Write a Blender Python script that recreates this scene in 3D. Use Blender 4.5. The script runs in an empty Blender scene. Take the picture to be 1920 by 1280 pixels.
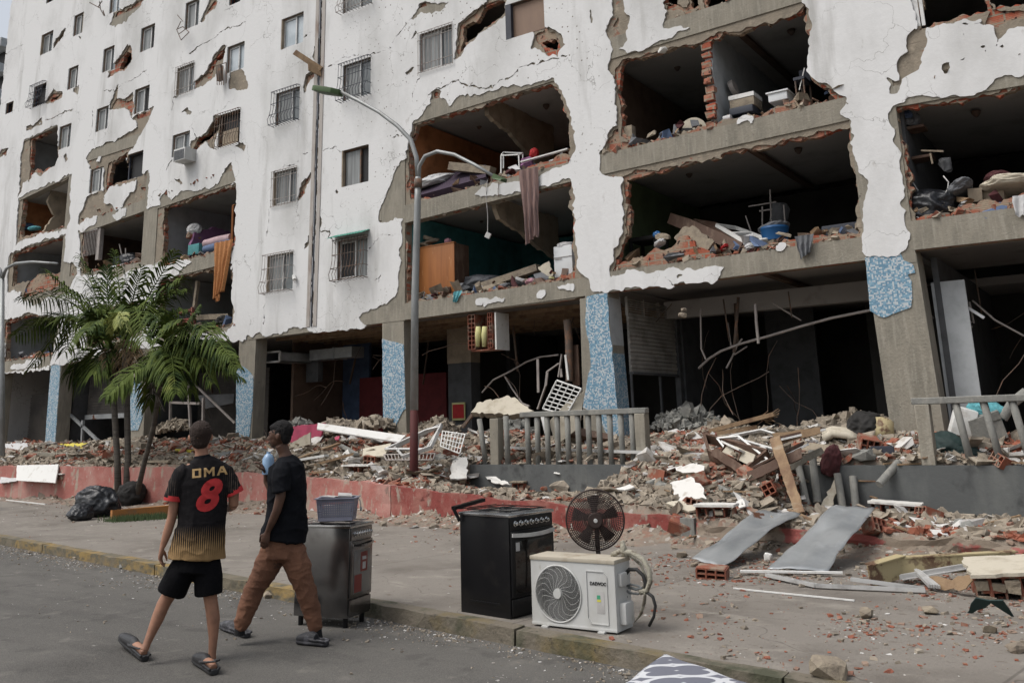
import bpy,bmesh,math,random
import numpy as np
from mathutils import Vector,Matrix,noise,Euler
from mathutils.bvhtree import BVHTree
random.seed(7);RNG=np.random.default_rng(7)
SC=bpy.context.scene
COL=SC.collection
R=math.radians
# ------------------------------------------------------------------ camera
FPX,PPX,PPY=1702.0,960.0,385.0
_z=Vector((-210,7085,-1702)).normalized()
_x=Vector((2560,485,1702));_x=(_x-_z*_x.dot(_z)).normalized()
_y=_z.cross(_x)
RM=Matrix((_x,_y,_z)) # camera space -> world (X along the facade, Y into it, Z up)
CAM=Vector((0,-17.0,1.75))
cd=bpy.data.cameras.new('camera');cam=bpy.data.objects.new('camera',cd);COL.objects.link(cam)
cam.matrix_world=Matrix.Translation(CAM)@RM.to_4x4()
cd.sensor_width=36;cd.lens=FPX/1920*36;cd.shift_y=-(640-PPY)/1920;cd.clip_end=800;cd.clip_start=.05
SC.camera=cam
# ------------------------------------------------------------------ world, sun, exposure
W=bpy.data.worlds.new('World');SC.world=W;W.use_nodes=True
nt=W.node_tree;nt.nodes.clear()
SUN_EL,SUN_AZ=58,215 # azimuth the light comes from, clockwise from +Y
sky=nt.nodes.new('ShaderNodeTexSky');sky.sky_type='NISHITA';sky.sun_disc=False
sky.sun_elevation=R(SUN_EL);sky.sun_rotation=R(SUN_AZ);sky.dust_density=5.0;sky.air_density=1.2;sky.ozone_density=1.0
hs=nt.nodes.new('ShaderNodeHueSaturation');hs.inputs['Saturation'].default_value=.38
bg=nt.nodes.new('ShaderNodeBackground');bg.inputs[1].default_value=.12
wo=nt.nodes.new('ShaderNodeOutputWorld')
nt.links.new(sky.outputs[0],hs.inputs['Color']);nt.links.new(hs.outputs[0],bg.inputs[0]);nt.links.new(bg.outputs[0],wo.inputs[0])
sd=bpy.data.lights.new('sun','SUN');sd.energy=1.0;sd.angle=R(28);sd.color=(1,.965,.92)
so=bpy.data.objects.new('sun',sd);COL.objects.link(so)
_d=Vector((math.sin(R(SUN_AZ))*math.cos(R(SUN_EL)),math.cos(R(SUN_AZ))*math.cos(R(SUN_EL)),math.sin(R(SUN_EL))))
so.rotation_euler=_d.to_track_quat('Z','Y').to_euler();so.location=(0,-20,30)
SC.view_settings.view_transform='Standard';SC.view_settings.look='None'
SC.view_settings.exposure=0.55;SC.view_settings.gamma=1
SC.render.engine='CYCLES'
SC.cycles.max_bounces=5
# ------------------------------------------------------------------ pixel -> world helpers (photo pixels, 1920 wide)
def ray(px,py):return RM@Vector((px-PPX,-(py-PPY),-FPX))
def F(px,py,y=0.0): # point on the vertical plane at depth y
    r=ray(px,py);return CAM+r*((y-CAM.y)/r.y)
def G(px,py,z=0.0): # point on the level plane at height z
    r=ray(px,py);return CAM+r*((z-CAM.z)/r.z)
SRC=dict(a=(0,0,2.976),b=(440,0,2.976),c=(1000,0,3.84),d=(1420,0,3.84),e=(0,330,3.84),g=(440,330,3.84),h=(700,330,3.84),
           i=(1100,330,3.491),j=(1500,330,3.555),k=(0,600,3.84),l=(440,600,3.878),m=(800,600,3.84),n=(1200,640,2.667),
           o=(1100,780,3.2),p=(1500,900,3.369),q=(820,880,3.557),x=(0,0,1))
def Q(*args,y=0.0): # Q('a',(x,y),..., 'c',(x,y)...) -> facade (X, Z) list
    out=[];s=SRC['x']
    for t in args:
        if isinstance(t,str):s=SRC[t];continue
        v=F(s[0]+t[0]/s[2],s[1]+t[1]/s[2],y);out.append((v.x,v.z))
    return out
def pxy(s,x,y):a,b,k=SRC[s];return a+x/k,b+y/k
# ------------------------------------------------------------------ objects, tags
def tag(o,label=None,cat=None,group=None,kind=None):
    if label:o['label']=label
    if cat:o['category']=cat
    if group:o['group']=group
    if kind:o['kind']=kind
    return o
def worg(o):
    v=Vector((0,0,0))
    while o is not None:v=v+o.location;o=o.parent
    return v
def thing(name,label,cat,loc=(0,0,0),group=None):
    o=bpy.data.objects.new(name,None);COL.objects.link(o);o.location=loc;o.empty_display_size=.2
    return tag(o,label,cat,group)
def mkobj(name,verts,faces,mat,parent=None,smooth=False,base=False):
    verts=np.asarray(verts,dtype=np.float64).reshape(-1,3)
    if parent is not None:off=np.array(worg(parent))
    elif base:
        off=np.array([verts[:,0].mean(),verts[:,1].mean(),verts[:,2].min()])
    else:off=np.zeros(3)
    me=bpy.data.meshes.new(name);me.from_pydata((verts-off).tolist(),[],faces);me.update()
    if smooth:me.polygons.foreach_set('use_smooth',[True]*len(me.polygons))
    for m in(mat if isinstance(mat,(list,tuple))else[mat]):me.materials.append(m)
    o=bpy.data.objects.new(name,me);COL.objects.link(o)
    if parent is not None:o.parent=parent
    else:o.location=off
    return o
class MB:
    def __init__(s):s.v=[];s.f=[];s.mi=[]
    def add(s,vs,fs,mi=0):
        n=len(s.v);s.v+=[tuple(v)for v in vs];s.f+=[tuple(i+n for i in f)for f in fs];s.mi+=[mi]*len(fs);return s
    def box(s,c,size,rot=None,mi=0,jit=0):
        hx,hy,hz=size[0]/2,size[1]/2,size[2]/2
        m=(rot if isinstance(rot,Matrix)else Euler(rot or(0,0,0)).to_matrix());c=Vector(c)
        vs=[c+m@Vector((x+random.uniform(-jit,jit),y+random.uniform(-jit,jit),z+random.uniform(-jit,jit)))for x in(-hx,hx)for y in(-hy,hy)for z in(-hz,hz)]
        return s.add(vs,[(0,1,3,2),(4,6,7,5),(0,4,5,1),(2,3,7,6),(0,2,6,4),(1,5,7,3)],mi)
    def bbox(s,x0,x1,y0,y1,z0,z1,mi=0):return s.box(((x0+x1)/2,(y0+y1)/2,(z0+z1)/2),(x1-x0,y1-y0,z1-z0),None,mi)
    def bar(s,a,b,w,h=None,mi=0,up=(0,0,1)):
        a=Vector(a);b=Vector(b);h=h or w;d=(b-a);L=d.length;d.normalize();up=Vector(up)
        if abs(d.dot(up))>.98:up=Vector((0,1,0))
        sx=d.cross(up).normalized();sz=sx.cross(d)
        return s.box((a+b)/2,(w,L,h),Matrix((sx,d,sz)).transposed(),mi)
    def tube(s,pts,r,n=8,cap=True,mi=0,sq=None):
        pts=[Vector(p)for p in pts];k=len(pts);rr=r if isinstance(r,(list,tuple))else[r]*k
        base=len(s.v);prev=None
        for i,p in enumerate(pts):
            d=(pts[min(i+1,k-1)]-pts[max(i-1,0)]).normalized()
            if prev is None:
                u=d.cross(Vector((0,0,1)));
                if u.length<.1:u=d.cross(Vector((0,1,0)))
            else:u=prev-d*prev.dot(d)
            u.normalize();prev=u;w=d.cross(u)
            for j in range(n):
                a=2*math.pi*j/n;s.v.append(tuple(p+(u*math.cos(a)+w*math.sin(a)*(sq or 1))*rr[i]))
        for i in range(k-1):
            for j in range(n):
                s.f.append((base+i*n+j,base+i*n+(j+1)%n,base+(i+1)*n+(j+1)%n,base+(i+1)*n+j));s.mi.append(mi)
        if cap:
            s.f.append(tuple(base+j for j in range(n))[::-1]);s.f.append(tuple(base+(k-1)*n+j for j in range(n)));s.mi+=[mi]*2
        return s
    def prism(s,poly,axis_o,e1,e2,e3,mi=0): # poly in (e1,e2), extruded along e3 from axis_o
        n=len(poly);o=Vector(axis_o);e1=Vector(e1);e2=Vector(e2);e3=Vector(e3)
        vs=[o+e1*a+e2*b for a,b in poly]+[o+e1*a+e2*b+e3 for a,b in poly]
        return s.add(vs,[tuple(range(n))[::-1],tuple(range(n,2*n))]+[(i,(i+1)%n,n+(i+1)%n,n+i)for i in range(n)],mi)
    def build(s,name,mat,parent=None,smooth=False,base=True):
        o=mkobj(name,s.v,s.f,mat,parent,smooth,base)
        if isinstance(mat,(list,tuple))and len(mat)>1:o.data.polygons.foreach_set('material_index',s.mi)
        return o
def autosmooth(o,ang=40):
    me=o.data;me.polygons.foreach_set('use_smooth',[True]*len(me.polygons));me.set_sharp_from_angle(angle=R(ang));return o
def bevel(o,w=.006,seg=2):
    bm=bmesh.new();bm.from_mesh(o.data);bmesh.ops.recalc_face_normals(bm,faces=bm.faces)
    es=[e for e in bm.edges if len(e.link_faces)==2 and e.calc_face_angle(0)>.5]
    bmesh.ops.bevel(bm,geom=es,offset=w,segments=seg,affect='EDGES',profile=.6);bm.to_mesh(o.data);bm.free();return autosmooth(o)
# ------------------------------------------------------------------ materials
def mat(name,base,rough=.85,cols=(),scale=3.0,stretch=(1,1,1),bump=0.0,bscale=None,metal=0.0,spec=.4,detail=6,fn=None):
    """base colour; cols = [(colour, lo, hi, scale, stretch)...] noise-masked overlays"""
    m=bpy.data.materials.new(name);m.use_nodes=True;n=m.node_tree;b=n.nodes['Principled BSDF']
    b.inputs['Roughness'].default_value=rough;b.inputs['Metallic'].default_value=metal;b.inputs['Specular IOR Level'].default_value=spec
    ge=n.nodes.new('ShaderNodeNewGeometry');cur=None
    def vec(st):
        mp=n.nodes.new('ShaderNodeMapping');mp.inputs['Scale'].default_value=st;n.links.new(ge.outputs['Position'],mp.inputs[0]);return mp.outputs[0]
    def nz(sc,st,det=detail):
        t=n.nodes.new('ShaderNodeTexNoise');t.inputs['Scale'].default_value=sc;t.inputs['Detail'].default_value=det;t.inputs['Roughness'].default_value=.62
        n.links.new(vec(st),t.inputs['Vector']);return t.outputs[0]
    rgb=n.nodes.new('ShaderNodeRGB');rgb.outputs[0].default_value=(*base,1);cur=rgb.outputs[0]
    for c,lo,hi,sc,st in cols:
        mr=n.nodes.new('ShaderNodeMapRange');mr.inputs[1].default_value=lo;mr.inputs[2].default_value=hi;n.links.new(nz(sc,st),mr.inputs[0])
        mx=n.nodes.new('ShaderNodeMix');mx.data_type='RGBA';n.links.new(mr.outputs[0],mx.inputs[0]);n.links.new(cur,mx.inputs[6]);mx.inputs[7].default_value=(*c,1);cur=mx.outputs[2]
    if fn:cur=fn(n,ge,cur,b,nz,vec)
    if cur is not None:n.links.new(cur,b.inputs['Base Color'])
    if bump:
        bp=n.nodes.new('ShaderNodeBump');bp.inputs['Strength'].default_value=bump;bp.inputs['Distance'].default_value=.02
        n.links.new(nz(bscale or 30,(1,1,1)),bp.inputs['Height'])
        if b.inputs['Normal'].is_linked:
            n.links.new(b.inputs['Normal'].links[0].from_socket,bp.inputs['Normal'])
        n.links.new(bp.outputs[0],b.inputs['Normal'])
    return m
def math_node(n,op,a,b=None,c=None):
    t=n.nodes.new('ShaderNodeMath');t.operation=op
    for i,v in enumerate((a,b,c)):
        if v is None:continue
        if isinstance(v,(int,float)):t.inputs[i].default_value=v
        else:n.links.new(v,t.inputs[i])
    return t.outputs[0]
def mixc(n,fac,a,b):
    mx=n.nodes.new('ShaderNodeMix');mx.data_type='RGBA'
    for i,v in((0,fac),(6,a),(7,b)):
        if isinstance(v,(int,float)):mx.inputs[i].default_value=v
        elif isinstance(v,tuple):mx.inputs[i].default_value=(*v,1)
        else:n.links.new(v,mx.inputs[i])
    return mx.outputs[2]
def maprange(n,v,a,b,c=0,d=1):
    t=n.nodes.new('ShaderNodeMapRange');n.links.new(v,t.inputs[0])
    for i,q in enumerate((a,b,c,d)):t.inputs[i+1].default_value=q
    return t.outputs[0]
def sepxyz(n,v):
    t=n.nodes.new('ShaderNodeSeparateXYZ');n.links.new(v,t.inputs[0]);return t.outputs
def fn_plaster(n,ge,cur,b,nz,vec):
    x,y,z=sepxyz(n,ge.outputs['Position'])
    # chipped pock marks in patches
    vo=n.nodes.new('ShaderNodeTexVoronoi');vo.inputs['Scale'].default_value=7.5;n.links.new(ge.outputs['Position'],vo.inputs['Vector'])
    spot=maprange(n,vo.outputs['Distance'],.17,.10)
    reg=maprange(n,nz(.33,(1,1,1),3),.55,.61)
    # the pock-marked band around the big broken openings
    rx=math_node(n,'MULTIPLY',maprange(n,x,-18.5,-15.5),maprange(n,x,-8.4,-9.2))
    rz=math_node(n,'MULTIPLY',maprange(n,z,6.5,8.5),maprange(n,nz(.8,(1,1,1),3),.42,.5))
    reg=math_node(n,'MAXIMUM',math_node(n,'MULTIPLY',reg,.35),math_node(n,'MULTIPLY',rx,rz))
    cur=mixc(n,math_node(n,'MULTIPLY',spot,reg),cur,(.13,.11,.09))
    # fine hairline cracks
    v2=n.nodes.new('ShaderNodeTexVoronoi');v2.feature='DISTANCE_TO_EDGE';v2.inputs['Scale'].default_value=.8
    mp=n.nodes.new('ShaderNodeVectorMath');mp.operation='ADD';n.links.new(ge.outputs['Position'],mp.inputs[0])
    t=n.nodes.new('ShaderNodeTexNoise');t.inputs['Scale'].default_value=2.2;t.inputs['Detail'].default_value=6;n.links.new(ge.outputs['Position'],t.inputs['Vector']);n.links.new(t.outputs[1],mp.inputs[1]);n.links.new(mp.outputs[0],v2.inputs['Vector'])
    ck=maprange(n,v2.outputs['Distance'],.006,.001)
    ck=math_node(n,'MULTIPLY',ck,maprange(n,nz(.5,(1,1,1),2),.46,.56))
    return mixc(n,math_node(n,'MULTIPLY',ck,.7),cur,(.12,.11,.10))
def fn_brick(n,ge,cur,b,nz,vec):
    x,y,z=sepxyz(n,ge.outputs['Position'])
    cb=n.nodes.new('ShaderNodeCombineXYZ');n.links.new(x,cb.inputs[0]);n.links.new(z,cb.inputs[1])
    br=n.nodes.new('ShaderNodeTexBrick');n.links.new(cb.outputs[0],br.inputs[0])
    br.inputs['Color1'].default_value=(.34,.085,.045,1);br.inputs['Color2'].default_value=(.27,.11,.07,1);br.inputs['Mortar'].default_value=(.25,.2,.15,1)
    br.inputs['Scale'].default_value=1;br.inputs['Brick Width'].default_value=.31;br.inputs['Row Height'].default_value=.16;br.inputs['Mortar Size'].default_value=.018;br.inputs['Bias'].default_value=-.2
    rid=math_node(n,'FRACT',math_node(n,'MULTIPLY',z,31))
    rid=maprange(n,rid,.0,.35,.45,1)
    c2=mixc(n,maprange(n,nz(1.6,(1,1,1),4),.42,.62),br.outputs[0],(.30,.235,.17))
    c3=mixc(n,maprange(n,nz(9,(1,1,1),3),.60,.66),c2,(.03,.012,.01))
    h=n.nodes.new('ShaderNodeMix');h.data_type='RGBA';h.blend_type='MULTIPLY';h.inputs[0].default_value=1
    n.links.new(c3,h.inputs[6]);cc=n.nodes.new('ShaderNodeCombineColor')
    for i in range(3):n.links.new(rid,cc.inputs[i])
    n.links.new(cc.outputs[0],h.inputs[7]);return h.outputs[2]
def fn_mortar(n,ge,cur,b,nz,vec):
    x,y,z=sepxyz(n,ge.outputs['Position'])
    w=math_node(n,'FRACT',math_node(n,'ADD',math_node(n,'MULTIPLY',z,5.2),math_node(n,'MULTIPLY',nz(1.3,(1,1,1),3),.6)))
    ln=maprange(n,math_node(n,'ABSOLUTE',math_node(n,'SUBTRACT',w,.5)),.06,.0)
    ln=math_node(n,'MULTIPLY',ln,maprange(n,nz(3,(1,1,1),3),.5,.6))
    cur=mixc(n,math_node(n,'MULTIPLY',ln,.55),cur,(.09,.07,.055))
    red=maprange(n,nz(2.6,(1,1,1.6),5),.63,.66)
    return mixc(n,math_node(n,'MULTIPLY',red,.7),cur,(.22,.075,.045))
def fn_mosaic(n,ge,cur,b,nz,vec):
    vm=n.nodes.new('ShaderNodeVectorMath');vm.operation='SCALE';n.links.new(ge.outputs['Position'],vm.inputs[0]);vm.inputs['Scale'].default_value=36
    fl=n.nodes.new('ShaderNodeVectorMath');fl.operation='FLOOR';n.links.new(vm.outputs[0],fl.inputs[0])
    wn=n.nodes.new('ShaderNodeTexWhiteNoise');n.links.new(fl.outputs[0],wn.inputs[0])
    r=n.nodes.new('ShaderNodeValToRGB');r.color_ramp.interpolation='CONSTANT';n.links.new(wn.outputs[0],r.inputs[0])
    e=r.color_ramp.elements;e[0].color=(.10,.21,.30,1);e[1].position=.3;e[1].color=(.15,.28,.38,1)
    for p,c in((.52,(.20,.34,.43,1)),(.62,(.44,.48,.50,1)),(.85,(.36,.40,.44,1))):q=e.new(p);q.color=c
    fr=n.nodes.new('ShaderNodeVectorMath');fr.operation='FRACTION';n.links.new(vm.outputs[0],fr.inputs[0])
    fx,fy,fz=sepxyz(n,fr.outputs[0]);g=math_node(n,'MAXIMUM',maprange(n,fx,.1,.06),maprange(n,fz,.1,.06))
    return mixc(n,math_node(n,'MULTIPLY',g,.45),r.outputs[0],(.22,.25,.27))
def fn_glass_curtain(n,ge,cur,b,nz,vec):
    x,y,z=sepxyz(n,ge.outputs['Position'])
    w=nz(6,(2.2,1,.08),3)
    return mixc(n,maprange(n,w,.35,.65),cur,(.24,.255,.255))
M={}
M['plaster']=mat('white_plaster',(.63,.632,.63),.9,[((.44,.44,.43),.48,.72,.45,(1,1,.5)),((.36,.355,.34),.57,.76,1.3,(1,1,.14)),((.30,.28,.25),.66,.78,3.0,(1,1,.4))],bump=.35,bscale=9,fn=fn_plaster)
M['mortar']=mat('tan_mortar',(.235,.20,.155),.95,[((.16,.14,.11),.45,.7,1.8,(1,1,1)),((.31,.265,.205),.55,.7,6,(1,1,1))],bump=.8,bscale=14,fn=fn_mortar)
M['brick']=mat('red_hollow_brick',(.34,.09,.05),.92,bump=.6,bscale=18,fn=fn_brick)
M['concrete']=mat('bare_concrete',(.235,.215,.175),.92,[((.15,.14,.115),.45,.75,2.2,(1,1,.5)),((.30,.28,.235),.5,.75,7,(2.2,1,.22)),((.10,.09,.075),.66,.74,9,(1,1,1))],bump=.6,bscale=22)
M['concrete_gray']=mat('grey_concrete',(.20,.20,.185),.92,[((.13,.13,.12),.45,.7,2.5,(1,1,1)),((.28,.27,.24),.5,.75,9,(1,1,.3))],bump=.5,bscale=26)
M['mosaic']=mat('blue_white_mosaic',(.2,.3,.4),.45,fn=fn_mosaic,bump=.1,bscale=30)
M['ceiling']=mat('ceiling_plaster',(.42,.41,.39),.9,[((.28,.27,.25),.5,.75,1.2,(1,1,1))])
M['soffit']=mat('soffit_plaster',(.36,.345,.33),.9,[((.22,.21,.19),.55,.75,1.6,(1,1,1))])
def flat(name,c,r=.85,v=.6,sc=3,**k):return mat(name,c,r,[(tuple(q*v for q in c),.45,.72,sc,(1,1,1))],**k)
M['orange_wall']=flat('orange_wall',(.42,.17,.07));M['teal_wall']=flat('teal_wall',(.07,.24,.25));M['white_wall']=flat('white_wall',(.42,.44,.45),v=.75)
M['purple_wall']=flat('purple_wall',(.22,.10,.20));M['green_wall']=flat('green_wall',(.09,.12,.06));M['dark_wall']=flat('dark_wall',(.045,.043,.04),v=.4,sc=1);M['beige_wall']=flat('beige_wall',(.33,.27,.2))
M['brown_wall']=flat('brown_wall',(.13,.085,.06));M['grey_wall']=flat('grey_wall',(.085,.088,.092));M['red_wall']=flat('dark_red_wall',(.12,.018,.02));M['soot']=flat('soot_dark',(.018,.017,.016))
M['alu']=mat('aluminium_frame',(.50,.50,.49),.45,[((.32,.31,.30),.5,.7,5,(1,1,1))],metal=.3)
M['white_paint']=mat('white_paint',(.62,.62,.60),.55,[((.42,.40,.36),.55,.72,5,(1,1,1))],bump=.1)
M['iron']=mat('rusty_iron',(.10,.075,.06),.75,[((.19,.10,.06),.5,.65,8,(1,1,1))]);M['iron_dark']=flat('dark_iron',(.035,.04,.055),.6);M['iron_grey']=flat('grey_iron',(.30,.27,.25),.6)
M['glass']=mat('window_glass',(.12,.135,.14),.12,spec=.6);M['glass_sky']=mat('sky_painted_glass',(.42,.47,.50),.15,[((.30,.35,.38),.45,.6,1.2,(1,1,1))],spec=.7)  # glass_sky: pale sky reflection painted into the pane colour
M['curtain']=mat('curtained_glass',(.12,.125,.125),.35,fn=fn_glass_curtain,spec=.5)
M['black']=flat('dark_interior',(.012,.012,.013),.6)
# ------------------------------------------------------------------ broken sheets (a solid/void field on a fine grid -> one mesh)
def vnoise(X,Z,cell,seed):
    r=np.random.default_rng(seed);gx=((X-X.min())/cell);gz=((Z-Z.min())/cell)
    L=r.random((int(gz.max())+3,int(gx.max())+3))*2-1
    ix=gx.astype(int);iz=gz.astype(int);fx=gx-ix;fz=gz-iz
    return(L[iz,ix]*(1-fx)+L[iz,ix+1]*fx)*(1-fz)+(L[iz+1,ix]*(1-fx)+L[iz+1,ix+1]*fx)*fz
def sd_poly(P,X,Z): # signed distance, negative inside
    d=np.full(X.shape,1e9);s=np.ones(X.shape);n=len(P)
    for i in range(n):
        ax,az=P[i];bx,bz=P[i-1];ex,ez=bx-ax,bz-az;wx=X-ax;wz=Z-az
        t=np.clip((wx*ex+wz*ez)/(ex*ex+ez*ez+1e-12),0,1);qx=wx-ex*t;qz=wz-ez*t
        d=np.minimum(d,qx*qx+qz*qz)
        c1=Z>=az;c2=Z<bz;c3=ex*wz>ez*wx
        fl=(c1&c2&c3)|(~c1&~c2&~c3);s=np.where(fl,-s,s)
    return s*np.sqrt(d)
def sd_line(P,X,Z):
    d=np.full(X.shape,1e9)
    for i in range(len(P)-1):
        ax,az=P[i];bx,bz=P[i+1];ex,ez=bx-ax,bz-az;wx=X-ax;wz=Z-az
        t=np.clip((wx*ex+wz*ez)/(ex*ex+ez*ez+1e-12),0,1)
        d=np.minimum(d,(wx-ex*t)**2+(wz-ez*t)**2)
    return np.sqrt(d)
class Sheet:
    def __init__(s,x0,x1,z0,z1,h,seed=1,amp=(.065,.06,.034),cells=(.45,.17,.07)):
        s.h=h;s.xs=np.arange(x0,x1+h/2,h);s.zs=np.arange(z0,z1+h/2,h);s.X,s.Z=np.meshgrid(s.xs,s.zs)
        s.WX=s.X.copy();s.WZ=s.Z.copy()
        for k,(a,c)in enumerate(zip(amp,cells)):
            s.WX+=a*vnoise(s.X,s.Z,c,seed*10+k);s.WZ+=a*vnoise(s.X,s.Z,c,seed*10+5+k)
        s.S=np.ones(s.X.shape)
    def _win(s,P,m):
        P=np.array(P);i0=max(0,int((P[:,0].min()-m-s.xs[0])/s.h));i1=min(len(s.xs),int((P[:,0].max()+m-s.xs[0])/s.h)+2)
        j0=max(0,int((P[:,1].min()-m-s.zs[0])/s.h));j1=min(len(s.zs),int((P[:,1].max()+m-s.zs[0])/s.h)+2)
        return(slice(j0,j1),slice(i0,i1))if i1>i0 and j1>j0 else None
    def cut(s,P,grow=0.0,jag=True):
        w=s._win(P,.4+grow)
        if w is None:return
        d=sd_poly(P,s.WX[w]if jag else s.X[w],s.WZ[w]if jag else s.Z[w])-grow;s.S[w]=np.minimum(s.S[w],d)
    def fill(s,P,jag=True):
        w=s._win(P,.4)
        if w is None:return
        d=-sd_poly(P,s.WX[w]if jag else s.X[w],s.WZ[w]if jag else s.Z[w]);s.S[w]=np.maximum(s.S[w],d)
    def crack(s,P,wd):
        w=s._win(P,.4)
        if w is None:return
        s.S[w]=np.minimum(s.S[w],sd_line(P,s.WX[w],s.WZ[w])-wd)
    def keep(s,P,jag=True):
        s.S=np.minimum(s.S,-sd_poly(P,s.WX if jag else s.X,s.WZ if jag else s.Z))
    def build(s,name,y0,th,mats,parent,yf=None,back=False):
        S=s.S;S=np.where(np.abs(S)<1e-5,1e-5,S);ins=S>0;nz_,nx_=S.shape;h=s.h
        V=[];FL=[];FN=[];nv=0
        def yy(x,z):return np.full(x.shape,y0)if yf is None else y0+yf(x,z)
        def addpoly(P,side): # P: (N,k,2) -> N k-gons
            nonlocal nv
            if len(P)==0:return
            N,k,_=P.shape;y=yy(P[:,:,0],P[:,:,1])
            V.append(np.stack([P[:,:,0],y,P[:,:,1]],-1).reshape(-1,3));FL.append(np.arange(nv,nv+N*k));FN.append(np.full(N,k));nv+=N*k
            if back:
                Pb=P[:,::-1];V.append(np.stack([Pb[:,:,0],y[:,::-1]+th,Pb[:,:,1]],-1).reshape(-1,3));FL.append(np.arange(nv,nv+N*k));FN.append(np.full(N,k));nv+=N*k
            for a,b in side:
                A=P[:,a];B=P[:,b];ya=yy(A[:,0],A[:,1]);yb=yy(B[:,0],B[:,1])
                q=np.stack([np.stack([A[:,0],ya,A[:,1]],-1),np.stack([A[:,0],ya+th,A[:,1]],-1),np.stack([B[:,0],yb+th,B[:,1]],-1),np.stack([B[:,0],yb,B[:,1]],-1)],1)
                V.append(q.reshape(-1,3));FL.append(np.arange(nv,nv+N*4));FN.append(np.full(N,4));nv+=N*4
        c=[ins[:-1,:-1],ins[:-1,1:],ins[1:,1:],ins[1:,:-1]]
        code=c[0]*1+c[1]*2+c[2]*4+c[3]*8
        full=code==15;strips=[]
        for j in range(nz_-1):
            r=full[j];dd=np.diff(np.concatenate([[0],r.astype(np.int8),[0]]));a=np.where(dd==1)[0];b=np.where(dd==-1)[0]
            z0,z1=s.zs[j],s.zs[j+1]
            for p,q in zip(a,b):
                L=[(p+t,min(p+t+80,q))for t in range(0,q-p,80)]if yf is not None else[(p,q)]
                for u,v in L:strips.append([[s.xs[u],z0],[s.xs[v],z0],[s.xs[v],z1],[s.xs[u],z1]])
        addpoly(np.array(strips).reshape(-1,4,2),[])
        # corner offsets 0..3, edge points 4(0-1) 5(1-2) 6(2-3) 7(3-0)
        T={1:[0,4,7],2:[4,1,5],4:[5,2,6],8:[7,6,3],3:[0,1,5,7],6:[4,1,2,6],12:[7,5,2,3],9:[0,4,6,3],
             7:[0,1,2,6,7],11:[0,1,5,6,3],13:[0,4,5,2,3],14:[4,1,2,3,7]}
        jobs=[(k,v,k)for k,v in T.items()]+[(5,T[1],5),(5,T[4],5),(10,T[2],10),(10,T[8],10)]
        for k,poly,_ in jobs:
            J,I=np.where(code==k)
            if len(J)==0:continue
            x0=s.xs[I];z0=s.zs[J];s0,s1,s2,s3=S[J,I],S[J,I+1],S[J+1,I+1],S[J+1,I]
            pt={0:(x0,z0),1:(x0+h,z0),2:(x0+h,z0+h),3:(x0,z0+h),4:(x0+h*s0/(s0-s1+1e-12),z0),5:(x0+h,z0+h*s1/(s1-s2+1e-12)),
                  6:(x0+h*s3/(s3-s2+1e-12),z0+h),7:(x0,z0+h*s0/(s0-s3+1e-12))}
            P=np.stack([np.stack([np.clip(pt[i][0],x0,x0+h),np.clip(pt[i][1],z0,z0+h)],-1)for i in poly],1)
            side=[(a,(a+1)%len(poly))for a in range(len(poly))if poly[a]>3 and poly[(a+1)%len(poly)]>3]
            addpoly(P,side)
        V=np.concatenate(V);FL=np.concatenate(FL);FN=np.concatenate(FN)
        me=bpy.data.meshes.new(name);me.vertices.add(len(V));off=np.array(worg(parent))if parent is not None else np.zeros(3)
        me.vertices.foreach_set('co',(V-off).ravel());me.loops.add(len(FL));me.loops.foreach_set('vertex_index',FL.astype(np.int32))
        me.polygons.add(len(FN));st=np.concatenate([[0],np.cumsum(FN)[:-1]]);me.polygons.foreach_set('loop_start',st.astype(np.int32))
        try:me.polygons.foreach_set('loop_total',FN.astype(np.int32))
        except Exception:pass
        me.polygons.foreach_set('use_smooth',[False]*len(me.polygons));me.update(calc_edges=True);me.materials.append(mats)
        o=bpy.data.objects.new(name,me);COL.objects.link(o);o.parent=parent;return o
# ------------------------------------------------------------------ the building
BLD=thing('apartment_building','white earthquake-damaged apartment block with torn plaster, open rooms and shattered shops','building',(-18,0,0))
XL,XR,ZT=-36.4,3.4,20.6
# lower edge of the facade above the shops
BOT=[(XL,4.05)]+Q('k',(0,385),(365,345))+Q('x',(95,683),(113,683),(156,672),(245,652))+Q('x',(300,655),(417,637))+Q('g',(0,1190),(70,1180),(150,1160),(380,1120),(580,1130),(1060,1060))+Q('h',(220,1035),(1440,885))+Q('x',(1095,550))+Q('i',(130,760),(880,670),(1815,550))+Q('x',(1680,478),(1717,468))+Q('j',(1493,410))+[(XR,4.48)]
OUT=BOT+[(XR,ZT),(XL,ZT)]
UP=-160
Pl,Br,Op,Isl,Crk=[],[],[],[],[]
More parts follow.
